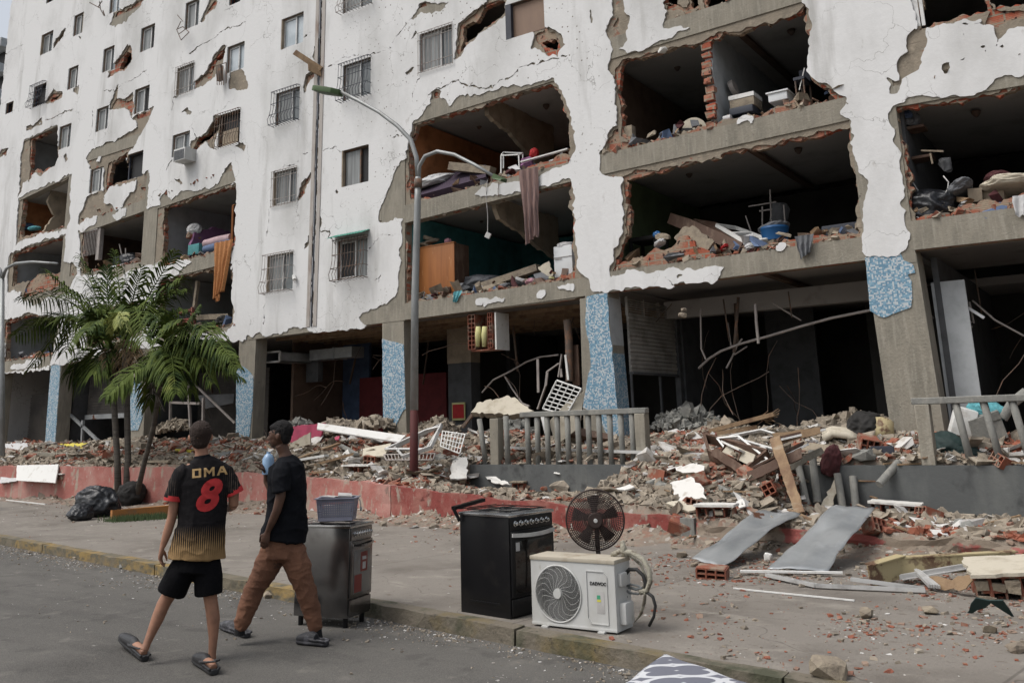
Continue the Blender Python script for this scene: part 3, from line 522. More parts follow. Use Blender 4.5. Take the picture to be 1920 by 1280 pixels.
# beams hung inside under the ceilings, ceiling lamps
for bay,P0,P1,h in BE[3:6]:
    xm=P0[0]+(P1[0]-P0[0])*.55;b=MB();b.bbox(xm-.07,xm+.07,.32,RD,P0[1]+h-.28,P0[1]+h-.2);b.build('ceiling_joist',M['brown_wall'],BLD)
for px,py,bay_i in[(898,237,2),(1024,200,2),(1270,127,5),(1484,60,5),(1292,327,4),(1497,282,4),(903,412,1),(1830,212,7)]:
    _,P0,P1,h=BE[bay_i];zc=(P0[1]+P1[1])/2+h-.2;p=G(px,py,zc-.04)
    if .5<p.y<5.2:
        b=MB();b.tube([(p.x,p.y,zc),(p.x,p.y,zc-.05),(p.x,p.y,zc-.12)],[.09,.08,.03],10);b.build('ceiling_light',M['iron'],BLD,True)
# outer envelope: left end wall, right end, roof, rear
b=MB();b.bbox(XL,XL+.15,.12,12,0,ZT);b.build('end_wall',M['plaster'],BLD)
b=MB();b.bbox(XR-.15,XR,.12,12,0,ZT);b.build('end_wall',M['plaster'],BLD)
b=MB();b.bbox(XL,XR,12,12.15,0,ZT);b.build('rear_wall',M['plaster'],BLD)
b=MB();b.bbox(XL,XR,.05,12.1,ZT,ZT+.3);b.build('roof',M['concrete'],BLD)
b=MB();b.bbox(XL+.15,XR-.15,-2.0,12,.3,GZ);b.build('ground_slab',M['concrete_gray'],BLD)
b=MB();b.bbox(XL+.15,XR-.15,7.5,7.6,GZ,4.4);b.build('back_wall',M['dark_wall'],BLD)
b=MB();b.bbox(XL+.15,XR-.15,RD+.33,12,4.42,4.6);b.build('floor_slab',M['soffit'],BLD)
for x in COLX[1:7]:
    b=MB();b.bbox(x-.28,x+.28,4.6,5.1,GZ,4.4);b.build('inner_column',M['grey_wall'],BLD)
# expansion joint cover strips and groove
b=MB();jj=[Vector((x,0,z))for x,z in JX];jj[0]=Vector((JX[0][0],0,ZT))
for off in(-.13,.13):
    for k in range(3):
        b.bar(jj[k]+Vector((off,-.012,0)),jj[k+1]+Vector((off,-.012,0)),.13,.012,up=(0,1,0))
b.build('joint_strip',mat('joint_strip',(.36,.335,.31),.85,[((.22,.17,.14),.5,.68,3,(1,1,.3))]),BLD)
b=MB()
for k in range(3):b.bar(jj[k]+Vector((0,-.015,0)),jj[k+1]+Vector((0,-.015,0)),.035,.02,up=(0,1,0))
b.build('joint_groove',M['iron_dark'],BLD)
# ------------------------------------------------------------------ windows
def cage(par,x0,x1,z0,z1,m,belly=True,depth=.28,nb=None):
    n=nb or max(5,int((x1-x0)/.105));b=MB();r=.008;zs=z0-.05;zt=z1+.03;hz=(zt-zs)
    def prof(x):
        if belly:return[(x,-.02,zt),(x,-depth*.55,zt-.02),(x,-depth*.6,zt-hz*.5),(x,-depth*.75,zs+hz*.3),(x,-depth,zs+hz*.16),(x,-depth*.85,zs+.03),(x,-.02,zs)]
        return[(x,-.04,zt),(x,-.045,zs+hz*.5),(x,-.04,zs)]
    for k in range(n+1):b.tube(prof(x0-.02+(x1-x0+.04)*k/n),r,5,False)
    lv=[.97,.62,.3,.02]if belly else[.99,.8,.2,.02]
    for f in lv:
        z=zs+hz*f;yv=-.05
        if belly:yv=-depth*(.58 if f>.5 else .75 if f>.2 else .85)
        b.tube([(x0-.04,yv,z),(x1+.04,yv,z)],r*1.2,5,False)
        if belly:
            for xe in(x0-.03,x1+.03):b.tube([(xe,-.01,z),(xe,yv,z)],r,5,False)
    b.build('grille',M[m],par,True)
for w,(x0,x1,z0,z1)in zip(WIN,WR):
    st,ex=w[5],w[6];yf=.10;t=.045
    b=MB();X0,X1,Z0,Z1=x0-.01,x1+.01,z0-.01,z1+.01
    b.bbox(X0,X0+t,yf,yf+.06,Z0,Z1);b.bbox(X1-t,X1,yf,yf+.06,Z0,Z1);b.bbox(X0+t,X1-t,yf,yf+.06,Z1-t,Z1);b.bbox(X0+t,X1-t,yf,yf+.06,Z0,Z0+t)
    xm=x0+(x1-x0)*random.uniform(.5,.62)
    if st in('sliding','sky','half','curtained'):
        b.bbox(xm-.022,xm+.022,yf-.012,yf+.045,z0+t,z1-t)
        if st!='half':b.bbox(x0+t-.01,x0+t+.03,yf-.01,yf+.03,z0+t,z1-t);b.bbox(x0+t,xm,yf-.008,yf+.03,z0+t,z0+t+.035);b.bbox(x0+t,xm,yf-.008,yf+.03,z1-t-.035,z1-t)
    fm='iron' if st in('half','board','panel')else('iron_dark' if st=='dark' else 'alu')
    wo_=b.build('window',M[fm],BLD);tag(wo_,None)
    def pane(xa,xb,m,y=yf+.02):p=MB();p.bbox(xa,xb,y,y+.008,z0+t,z1-t);p.build('pane',M[m],wo_)
    if st=='sliding':pane(x0+t,xm,'curtain');pane(xm,x1-t,random.choice(['glass','black','glass']),yf+.035)
    elif st=='sky':pane(x0+t,xm,'glass_sky');pane(xm,x1-t,'glass_sky',yf+.035)
    elif st=='half':pane(x0+t,xm,'curtain');pane(xm,x1-t,'black',yf+.05)
    elif st=='curtained':pane(x0+t,xm,'black');pane(xm,x1-t,'curtain',yf+.035)
    elif st=='dark':pane(x0+t,x1-t,'black',yf+.09)
    elif st=='board':
        p=MB();p.bbox(x0+t,x1-t,yf+.0,yf+.015,z0+t,z1-t);p.build('board',mat('brown_board',(.20,.13,.09),.6,[((.14,.09,.065),.4,.7,1.5,(1,1,.3))]),wo_)
        p=MB();p.bbox(x0,x0+.16,-.005,yf,z0,z1+.0);p.build('side_board',M['iron_dark'],wo_)
    elif st=='panel':
        pane(x0+t,x1-t,'black',yf+.09);p=MB();p.bbox(x0+.1,x1-.2,yf+.0,yf+.02,z0+t,z0+(z1-z0)*.5);p.build('panel',M['beige_wall'],wo_)
    if ex=='cage':cage(wo_,x0,x1,z0,z1,'iron_dark')
    elif ex=='cage_blue':cage(wo_,x0,x1,z0,z1,'iron_dark')
    elif ex=='cage_white':cage(wo_,x0,x1,z0,z1,'iron_grey')
    elif ex=='cage_awning':
        cage(wo_,x0,x1,z0,z1,'iron')
        p=MB();xs=[x0-.12+(x1-x0+.2)*k/24 for k in range(25)]
        vs=[]
        for k,x in enumerate(xs):dz=.012*(k%2);vs+=[(x,.0,z1+.16+dz),(x,-.34,z1+.02+dz)]
        p.add(vs,[(2*k,2*k+1,2*k+3,2*k+2)for k in range(24)]);p.build('awning',flat('green_awning',(.02,.17,.12),.6),wo_)
    elif ex=='bars_white':cage(wo_,x0,x1,z0,z1,'iron_grey',False)
    elif ex=='bars_rust':cage(wo_,x0,x1,z0,z1,'iron',True,.2)
# brown reveal on some windows
for i in(3,15,18,20,24,28):
    x0,x1,z0,z1=WR[i];b=MB();b.bbox(x0+.002,x0+.03,.005,.1,z0,z1);b.build('window_reveal',M['beige_wall'],BLD)
# grilled window frame that still hangs in bay B, and the big window frame top right
xa,za=Q('e',(590,560))[0];xb,zb=Q('e',(690,385))[0]
gr_=MB()
for k in range(9):gr_.tube([(xa+(xb-xa)*k/8,.05,za-.1),(xa+(xb-xa)*k/8,.05,zb)],.014,5,False)
gr_.bbox(xa-.05,xb+.05,.03,.07,zb,zb+.05);gr_.bbox(xb,xb+.18,.06,.2,za-.3,zb+.05);gr_.build('grille',M['iron_grey'],BLD)
xa,za=Q('d',(1140,190))[0];b=MB();b.bbox(xa-.02,xa+.08,.04,.12,za,za+2.3);b.bbox(xa+.1,xa+.16,.05,.1,za,za+2.3);b.build('window_frame',M['alu'],BLD)
# ------------------------------------------------------------------ ground
RX=[-60,-36,-20,-14,-11.3,-9,-7.6,-5.2,-3.7,-1.9,3,60];RY=[-2.3,-2.7,-3.15,-3.3,-3.95,-4.4,-4.6,-5.0,-5.1,-5.35,-5.6,-6];RZ=[.98,.98,.98,.78,.68,.58,.52,.41,.38,.35,.3,.3]
def kerbY(x):return-11.2-.163*x
def fbm2(X,Y,sc,seed,oc=4):
    r=np.random.default_rng(seed);out=np.zeros(np.shape(X));amp=1.0;L=r.random((256,256))*2-1
    for _ in range(oc):
        gx=(np.asarray(X)+100)/sc;gy=(np.asarray(Y)+100)/sc;ix=np.floor(gx).astype(int);iy=np.floor(gy).astype(int);fx=gx-ix;fy=gy-iy
        fx=fx*fx*(3-2*fx);fy=fy*fy*(3-2*fy);A=L[iy%256,ix%256];B=L[iy%256,(ix+1)%256];C_=L[(iy+1)%256,ix%256];D_=L[(iy+1)%256,(ix+1)%256]
        out=out+amp*((A*(1-fx)+B*fx)*(1-fy)+(C_*(1-fx)+D_*fx)*fy);amp*=.5;sc*=.47
    return out
def sst(a,b,x):t=np.clip((x-a)/(b-a),0,1);return t*t*(3-2*t)
def T(X,Y):
    X=np.asarray(X,dtype=float);Y=np.asarray(Y,dtype=float);ry=np.interp(X,RX,RY);rz=np.interp(X,RX,RZ)
    n=fbm2(X,Y,.9,11);n2=fbm2(X,Y,2.6,12,2)
    t=np.clip((Y-ry)/(-2.0-ry),0,1)
    left=rz+.03+(1.12-rz)*sst(0,1,t)+.34*sst(-2.0,-.2,Y)
    mid=np.where(Y<-2.0,rz+.02+(.38-rz)*t,1.0+.36*sst(-1.9,-.1,Y))
    stair=rz+.03+(1.12-rz)*sst(.05,1,t)+.26*sst(-2.0,-.2,Y)
    right=np.where(Y<-2.0,rz+.02+(.22-rz)*t,1.0+.3*sst(-1.9,-.1,Y))
    a=sst(-11.6,-11.2,X);z=left*(1-a)+mid*a;b=sst(-7.7,-7.3,X);z=z*(1-b)+stair*b;c=sst(-5.0,-4.5,X);z=z*(1-c)+right*c
    z=z-.32*sst(.3,2.2,Y)+n*.05+n2*.035+np.where(Y>-1.5,.05,0)*n2
    bank=.12-.02+np.maximum(0,.10*np.exp(-(ry-Y)/.28)*(1+1.3*n)+.03*np.exp(-(ry-Y)/.9)*(n+.3))
    return np.where(Y<ry,bank,z)
_tx=np.arange(-42,8,.08);_ty=np.arange(-8,8,.08);_TG=T(*np.meshgrid(_tx,_ty)).tolist()
def T1(x,y):
    fx=min(max((x+42)/.08,0),len(_tx)-2.001);fy=min(max((y+8)/.08,0),len(_ty)-2.001);i=int(fx);j=int(fy);fx-=i;fy-=j
    return(_TG[j][i]*(1-fx)+_TG[j][i+1]*fx)*(1-fy)+(_TG[j+1][i]*(1-fx)+_TG[j+1][i+1]*fx)*fy
def HIT(px,py,lift=0.0): # where the pixel's ray meets the rubble, pavement or road
    r=ray(px,py);t0=4.0;p=CAM+r*0
    k=0.002;t=4.0/r.length;step=.06/r.length
    while t<60/r.length:
        p=CAM+r*t
        g=0.0 if p.y<kerbY(p.x)else max(.12,T1(p.x,p.y)if p.y<6 else 1)
        if p.z<=g+lift:return Vector((p.x,p.y,g+lift))
        t+=step
    return p
def strip(name,xs,fy0,fy1,z,m,kind='structure',label=None):
    V=[];Fc=[]
    for i,x in enumerate(xs):V+=[(x,fy0(x),z),(x,fy1(x),z)]
    Fc=[(2*i,2*i+2,2*i+3,2*i+1)for i in range(len(xs)-1)]
    o=mkobj(name,V,Fc,m);tag(o,kind=kind);return o
def fn_road(n,ge,cur,b,nz,vec):
    vo=n.nodes.new('ShaderNodeTexVoronoi');vo.inputs['Scale'].default_value=90;n.links.new(ge.outputs['Position'],vo.inputs['Vector'])
    c=mixc(n,maprange(n,vo.outputs['Distance'],.2,.7,0,.35),cur,(.17,.16,.145))
    return mixc(n,maprange(n,nz(2.2,(1,1,1),8),.56,.62,0,.35),c,(.036,.034,.031))
M['road']=mat('asphalt',(.062,.059,.054),.88,[((.095,.09,.082),.42,.66,.5,(.4,1,1)),((.04,.038,.035),.5,.7,1.3,(.35,1.6,1)),((.14,.13,.115),.58,.74,3.2,(1,1,1)),((.035,.033,.03),.60,.72,.45,(1,1,1)),((.26,.25,.23),.69,.72,7,(.5,1,1))],bump=.5,bscale=70,fn=fn_road)
def fn_walk(n,ge,cur,b,nz,vec):
    x,y,z=sepxyz(n,ge.outputs['Position']);v2=n.nodes.new('ShaderNodeTexVoronoi');v2.feature='DISTANCE_TO_EDGE';v2.inputs['Scale'].default_value=.45
    t=n.nodes.new('ShaderNodeTexNoise');t.inputs['Scale'].default_value=1.5;n.links.new(ge.outputs['Position'],t.inputs['Vector']);a=n.nodes.new('ShaderNodeVectorMath');a.operation='ADD'
    n.links.new(ge.outputs['Position'],a.inputs[0]);n.links.new(t.outputs[1],a.inputs[1]);n.links.new(a.outputs[0],v2.inputs['Vector'])
    c=mixc(n,maprange(n,v2.outputs['Distance'],.004,.001,0,.5),cur,(.05,.042,.035))
    # formwork joints across the pavement
    fr=math_node(n,'FRACT',math_node(n,'MULTIPLY',math_node(n,'ADD',math_node(n,'ADD',x,math_node(n,'MULTIPLY',y,-.16)),1.22),.27))
    return mixc(n,maprange(n,math_node(n,'ABSOLUTE',math_node(n,'SUBTRACT',fr,.5)),.004,.002,0,.5),c,(.055,.047,.04))
M['walk']=mat('pavement_concrete',(.19,.172,.150),.9,[((.125,.110,.094),.46,.68,.8,(1,1,1)),((.24,.22,.19),.55,.7,2.2,(1,1.6,1)),((.14,.12,.10),.6,.66,11,(1,1,1)),((.08,.075,.07),.62,.75,.5,(1,1,1)),((.24,.20,.17),.66,.70,26,(1,1,1))],bump=.55,bscale=40,fn=fn_walk)
M['kerb']=mat('worn_yellow_kerb',(.24,.165,.06),.88,[((.14,.12,.085),.42,.55,1.1,(1,1,1)),((.10,.09,.065),.46,.60,5,(1,1,2)),((.045,.045,.03),.6,.7,6,(1,1,.5))],bump=.8,bscale=20)
M['kerb_bare']=mat('mossy_kerb',(.15,.13,.10),.9,[((.15,.115,.05),.54,.68,1.4,(1,1,1)),((.06,.062,.038),.5,.66,3,(1,1,1)),((.05,.045,.035),.6,.7,9,(1,1,1))],bump=.9,bscale=20)
def fn_rub(n,ge,cur,b,nz,vec):
    vo=n.nodes.new('ShaderNodeTexVoronoi');vo.inputs['Scale'].default_value=17;n.links.new(ge.outputs['Position'],vo.inputs['Vector']);h=sepxyz(n,vo.outputs['Color'])
    r=n.nodes.new('ShaderNodeValToRGB');r.color_ramp.interpolation='CONSTANT';n.links.new(h[0],r.inputs[0]);e=r.color_ramp.elements
    e[0].color=(.15,.125,.10,1);e[1].position=.35;e[1].color=(.22,.185,.145,1)
    for p,c in((.58,(.20,.085,.055,1)),(.72,(.15,.08,.055,1)),(.8,(.12,.10,.08,1)),(.93,(.42,.40,.37,1))):q=e.new(p);q.color=c
    return mixc(n,maprange(n,nz(1.2,(1,1,1),3),.4,.6,.25,.8),r.outputs[0],cur)
M['rubble']=mat('rubble_dust',(.21,.175,.14),.97,bump=1.0,bscale=16,fn=fn_rub)
M['shard_red']=mat('brick_shard',(.25,.085,.05),.93,[((.17,.065,.045),.45,.65,3,(1,1,1)),((.23,.165,.125),.48,.58,5,(1,1,1))])
M['shard_tan']=mat('mortar_crumb',(.27,.23,.18),.95,[((.14,.12,.095),.45,.65,4,(1,1,1)),((.36,.32,.26),.55,.7,7,(1,1,1))])
M['shard_white']=mat('plaster_flake',(.52,.51,.49),.9,[((.36,.33,.29),.5,.66,4,(1,1,1))])
xs=np.linspace(-90,60,120).tolist()
strip('road',xs,lambda x:-90,lambda x:kerbY(x)+.02,0,M['road'])
strip('far_ground',[-400,400],lambda x:-400,lambda x:400,-.02,M['road'])
sw=strip('sidewalk',xs,lambda x:kerbY(x)+.16,lambda x:13,.12,M['walk'])
rg=random.Random(4)
kb=MB();kb2=MB();x=-60.0 # kerb stones, laid end to end, each slightly out of line
while x<20:
    L=rg.uniform(1.6,2.6);x2=x+L;tgt=kb if x<-7.9 else kb2;d1=rg.uniform(-.008,.012);zt=.12+rg.uniform(.002,.012)
    n_=12;pr=[]
    for k in range(n_):
        xa=x+(L-.015)*k/n_;xb=x+(L-.015)*(k+1)/n_
    tgt.prism([(x,kerbY(x)+d1),(x2-.02,kerbY(x2)+d1),(x2-.02,kerbY(x2)+.17),(x,kerbY(x)+.17)],(0,0,-.01),(1,0,0),(0,1,0),(0,0,zt+.01));x=x2
for b_,m_ in((kb,'kerb'),(kb2,'kerb_bare')):
    o=b_.build('kerb',M[m_],None,base=False);tag(o,kind='structure')
    bm=bmesh.new();bm.from_mesh(o.data);bmesh.ops.subdivide_edges(bm,edges=[e for e in bm.edges if e.calc_length()>.5],cuts=14,use_grid_fill=True)
    for v in bm.verts:
        w_=noise.noise(Vector((v.co.x*3,v.co.z*9,3)))*.018+noise.noise(Vector((v.co.x*14,v.co.z*20,3)))*.008
        if v.co.y<kerbY(v.co.x)+.05:v.co.y-=w_;v.co.z-=abs(w_)*(v.co.z>.1)
        v.co.z+=noise.noise(Vector((v.co.x*2,v.co.y*5,8)))*.006
    bm.to_mesh(o.data);bm.free()
# rubble-covered terrace
gx=np.arange(-40,6.01,.065);gy=np.arange(-6.9,7.3,.065);GX,GY=np.meshgrid(gx,gy);GZv=T(GX,GY)
nx_,ny_=len(gx),len(gy);V=np.stack([GX,GY,GZv],-1).reshape(-1,3)
idx=np.arange(nx_*ny_).reshape(ny_,nx_);RYg=np.interp(GX,RX,RY)
q=np.stack([idx[:-1,:-1],idx[:-1,1:],idx[1:,1:],idx[1:,:-1]],-1).reshape(-1,4)
me=bpy.data.meshes.new('rubble_terrace');me.from_pydata(V.tolist(),[],q.tolist());me.materials.append(M['rubble']);me.polygons.foreach_set('use_smooth',[True]*len(me.polygons))
tr=bpy.data.objects.new('terrace_ground',me);COL.objects.link(tr);tag(tr,kind='structure')
# red painted low wall
def wall_run(name,xa,xb,m,label,wob=.01,zadd=0):
    n_=max(2,int((xb-xa)/.12));V=[];Fc=[]
    for i in range(n_+1):
        x=xa+(xb-xa)*i/n_;y=float(np.interp(x,RX,RY));z=float(np.interp(x,RX,RZ))+zadd+noise.noise(Vector((x*1.3,0,5)))*.03*(1+wob*40)+noise.noise(Vector((x*6,0,5)))*wob
        for k,(dy,zz)in enumerate(((0,.0),(0,.25),(0,.5),(0,.75),(0,1),(.2,1),(.2,0))):
            w_=noise.noise(Vector((x*2.5,zz*3,1)))*wob*2
            V.append((x,y-.06+dy+(w_ if dy==0 else 0),.05+(z-.05)*zz))
    for i in range(n_):
        for k in range(6):a=i*7+k;Fc.append((a,a+7,a+8,a+1))
    Fc+=[(0,1,2,3,4,5,6),tuple(n_*7+k for k in range(7))[::-1]]
    o=mkobj(name,V,Fc,m,None,False,True);tag(o,label,'low wall');return o
M['pink']=mat('faded_pink_paint',(.33,.125,.105),.9,[((.37,.20,.17),.45,.62,1.2,(1,1,1)),((.33,.27,.22),.55,.63,4,(1,1,.45)),((.15,.11,.09),.64,.72,2,(1,1,1)),((.42,.35,.31),.64,.67,14,(1,1,.4))],bump=.6,bscale=16)
M['redp']=mat('dark_red_paint',(.20,.045,.038),.9,[((.26,.105,.085),.44,.6,2.5,(1,1,1)),((.27,.22,.18),.58,.66,6,(1,1,.6)),((.10,.03,.025),.6,.7,3,(1,1,2))],bump=.8,bscale=10)
M['redbroken']=mat('flaking_red_paint',(.26,.075,.065),.9,[((.22,.18,.14),.46,.5,1.6,(1,1,1.4)),((.13,.10,.08),.58,.66,4,(1,1,1))],bump=1,bscale=8)
wall_run('low_wall',-38,-11.82,M['pink'],'long faded pink low wall edging the terrace behind the palms')
wall_run('low_wall',-11.8,-5.55,M['redp'],'dark red low wall running behind the lamp post and the pedestal fan',.012)
b=MB();b.bbox(-5.53,-5.33,float(np.interp(-5.4,RX,RY))-.08,float(np.interp(-5.4,RX,RY))+.1,.05,.44);tag(b.build('wall_pier',M['concrete_gray'],None),'bare grey pier between the dark red wall and its crumbled end','wall pier')
wall_run('low_wall',-5.31,3,M['redbroken'],'crumbled low wall with flaking red paint behind the sheet metal',.045,-.02)
# grey plinths
M['plinth']=mat('dark_grey_plinth',(.085,.09,.09),.8,[((.13,.135,.13),.5,.7,1.3,(1,1,.3)),((.24,.23,.20),.64,.75,3.5,(1,1,.07)),((.05,.052,.052),.58,.7,2,(1,1,1))],bump=.35,bscale=12)
b=MB();b.bbox(-11.35,-7.42,-2.08,-1.85,.1,.985);tag(b.build('plinth',M['plinth'],None),'short dark grey plinth wall under the middle concrete railing','plinth wall')
b=MB();b.bbox(-4.75,3.2,-2.08,-1.85,.0,.975);tag(b.build('plinth',M['plinth'],None),'long dark grey plinth wall with pale streaks below the right railing','plinth wall')
# broken stairs between them
b=MB()
for k in range(4):b.bbox(-7.35+k*.02,-5.0,-3.9+k*.42,-3.5+k*.42,.3,.50+k*.15)
tag(b.build('steps',M['concrete'],None),'concrete steps half buried in rubble between the two grey plinths','steps')
# ------------------------------------------------------------------ loose fragments nobody could count
def frags(name,N,X,Y,Z,s0,s1,m,flat_=.35,kind='stuff',tilt=.5):
    s=s0+(s1-s0)*RNG.random(N)**3.2;s=s*np.where((Y<np.interp(X,RX,RY)+.1)&(s1>.1),.5,1);base=np.array([(x,y,z)for x in(-.5,.5)for y in(-.5,.5)for z in(-.5,.5)])
    v=base[None]+(RNG.random((N,8,3))-.5)*.5;asp=np.stack([np.ones(N),.35+.6*RNG.random(N),flat_*(.4+RNG.random(N))],-1);v=v*(asp*s[:,None])[:,None,:]
    a=RNG.random(N)*6.283;tx=RNG.normal(0,tilt,N);ty=RNG.normal(0,tilt,N)
    def rot(v,ang,i,j):c=np.cos(ang)[:,None];sn=np.sin(ang)[:,None];p=v[:,:,i]*c-v[:,:,j]*sn;q_=v[:,:,i]*sn+v[:,:,j]*c;v=v.copy();v[:,:,i]=p;v[:,:,j]=q_;return v
    v=rot(v,tx,1,2);v=rot(v,ty,0,2);v=rot(v,a,0,1);v+=np.stack([X,Y,Z+s*flat_*.35],-1)[:,None,:]
    fc=np.array([(0,1,3,2),(4,6,7,5),(0,4,5,1),(2,3,7,6),(0,2,6,4),(1,5,7,3)]);fl=(fc[None]+(np.arange(N)*8)[:,None,None]).reshape(-1)
    me=bpy.data.meshes.new(name);me.vertices.add(N*8);me.vertices.foreach_set('co',v.ravel());me.loops.add(len(fl));me.loops.foreach_set('vertex_index',fl.astype(np.int32));me.polygons.add(N*6)
    me.polygons.foreach_set('loop_start',np.arange(0,N*24,4,dtype=np.int32));me.polygons.foreach_set('use_smooth',[False]*len(me.polygons));me.update(calc_edges=True);me.materials.append(m)
    o=bpy.data.objects.new(name,me);COL.objects.link(o);tag(o,kind=kind);return o
def pick(N,x0,x1,y0,y1,dens,seed):
    out=[];r=np.random.default_rng(seed);n=0
    while n<N:
        X=r.uniform(x0,x1,N);Y=r.uniform(y0,y1,N);k=r.random(N)<dens(X,Y);out.append(np.stack([X[k],Y[k]],-1));n+=k.sum()
    P=np.concatenate(out)[:N];return P[:,0],P[:,1]
def d_terr(X,Y):
    ry=np.interp(X,RX,RY);near=np.clip((X+40)/36,.25,1);return np.where(Y>ry+.12,1.0,.55*np.exp(-np.maximum(0,ry-Y)/.3))*near*(.45+.55*(fbm2(X,Y,1.1,31)>-.15))
def red_mask(X,Y):return np.clip(.5+fbm2(X,Y,1.6,41)*1.1,.05,1)
def tan_mask(X,Y):return np.clip(.5-fbm2(X,Y,1.6,41)*1.1,.05,1)
for nm,N,m,s0,s1,mk,fl_ in(('brick_fragments',30000,'shard_red',.02,.17,red_mask,.3),('mortar_fragments',30000,'shard_tan',.02,.18,tan_mask,.42),('plaster_flakes',8500,'shard_white',.02,.17,lambda X,Y:np.clip(.3+fbm2(X,Y,.8,43),.02,1),.2)):
    X,Y=pick(N,-37,3.2,-6.6,1.2,lambda X,Y:d_terr(X,Y)*mk(X,Y),50+N);frags(nm,N,X,Y,T(X,Y),s0,s1,M[m],fl_,tilt=.45)
for nm,m,N in(('board_scraps','shard_white',700),('render_scraps','shard_tan',1100)):
    X,Y=pick(N,-37,3.2,-5.6,.8,lambda X,Y:d_terr(X,Y)*(Y>np.interp(X,RX,RY)+.3)*np.clip(.4+fbm2(X,Y,1.2,44),.02,1),95+N);frags(nm,N,X,Y,T(X,Y)+.02,.10,.42,M[m],.16,tilt=.4)
def d_walk(X,Y):
    ry=np.interp(X,RX,RY);ky=kerbY(X);t=(ry-Y);right=sst(-7,-2.5,X);return np.where((Y>ky+.2)&(Y<ry),np.exp(-t/(.8+1.9*right))*(.35+.65*right)*np.clip(.25+1.2*fbm2(X,Y,.9,61),.01,1),0)
X,Y=pick(6500,-24,3,-11,-3,d_walk,71);frags('brick_crumbs',6500,X,Y,np.full(6500,.12),.010,.05,M['shard_red'],.35,tilt=.2)
X,Y=pick(4200,-24,3,-11,-3,d_walk,72);frags('mortar_crumbs',4200,X,Y,np.full(4200,.12),.008,.05,M['shard_tan'],.5,tilt=.2)
X,Y=pick(1500,-24,3,-11,-3,lambda X,Y:np.maximum(d_walk(X,Y),.012*(Y>kerbY(X)+.2)),73);frags('plaster_crumbs',1500,X,Y,np.full(1500,.12),.008,.035,M['shard_white'],.2,tilt=.1)
def d_gut(X,Y):t=kerbY(X)-Y;return np.where(t>.02,np.exp(-t/.16)+.02*np.exp(-t/1.6),0)*np.clip(.4+fbm2(X,Y,.8,62),.02,1)
X,Y=pick(2600,-20,1,-15,-7,d_gut,74);frags('gutter_crumbs',2600,X,Y,np.zeros(2600),.006,.03,M['shard_tan'],.5,tilt=.2)
X,Y=pick(1500,-20,1,-15,-7,d_gut,75);frags('gutter_flakes',1500,X,Y,np.zeros(1500),.006,.024,M['shard_white'],.25,tilt=.1)
# crumbs on the sills of the open rooms
for nm,m,N in(('sill_brick_fragments','shard_red',220),('sill_mortar_fragments','shard_tan',160)):
    XX,YY,ZZ=[],[],[]
    for bay,P0,P1,h in BE:
        if bay==3 or P0[1]<4 or P0[1]>13 or(bay in(1,2)and P0[1]>9)or(bay==4 and P0[1]>9):continue
        x=RNG.uniform(P0[0]+.4,P1[0]-.4,N);y=.06+RNG.random(N)**1.6*1.1;XX.append(x);YY.append(y);ZZ.append(P0[1]+(P1[1]-P0[1])*(x-P0[0])/(P1[0]-P0[0])+h+.01)
    X=np.concatenate(XX);frags(nm,len(X),X,np.concatenate(YY),np.concatenate(ZZ),.03,.17,M[m],.45)
# ------------------------------------------------------------------ things on, in and before the building
def FP(px,py,y):return F(px,py,y)
def jagpoly(pts,amp=.03,step=.08,seed=0):
    r=random.Random(seed);out=[];n=len(pts)
    for i in range(n):
        a,b_=pts[i],pts[(i+1)%n];L=math.hypot(b_[0]-a[0],b_[1]-a[1]);k=max(1,int(L/step))
        for t in range(k):
            f=t/k;out.append((a[0]+(b_[0]-a[0])*f+(r.uniform(-amp,amp)if t else 0),a[1]+(b_[1]-a[1])*f+(r.uniform(-amp,amp)if t else 0)))
    return out
def slab4(name,label,cat,c3,th,m,group=None,jag=.015,seed=1,m2=None,nrm=None):
    """a flat broken piece from its 3-D corner points, given real thickness"""
    c3=[Vector(c)for c in c3];c=sum(c3,Vector())/len(c3);n=Vector()
    for i in range(len(c3)):n+=(c3[i]-c).cross(c3[(i+1)%len(c3)]-c)
    n.normalize()
    if nrm is not None and n.dot(Vector(nrm))<0:n=-n
    e1=(c3[1]-c3[0]).normalized();e1=(e1-n*e1.dot(n)).normalized();e2=n.cross(e1)
    P=[((v-c).dot(e1),(v-c).dot(e2))for v in c3]
    if jag:P=jagpoly(P,jag,.07,seed)
    b=MB();k=len(P);vs=[c+e1*a+e2*d for a,d in P];lo=[v-n*th for v in vs]
    b.add(vs+lo,[tuple(range(k)),tuple(range(k,2*k))[::-1]],0);b.mi[-1]=1 if m2 else 0
    b.add(vs+lo,[(i,k+i,k+(i+1)%k,(i+1)%k)for i in range(k)],1 if m2 else 0)
    o=b.build(name,[M[m],M[m2]]if m2 else M[m]);return tag(o,label,cat,group)
SOFT={'cloth_white','cloth_grey','cloth_brown','maroon','pink_c','blue_c','teal_c','navy','bag','green_d','soot','cream','red','foam_y','blue_p'}
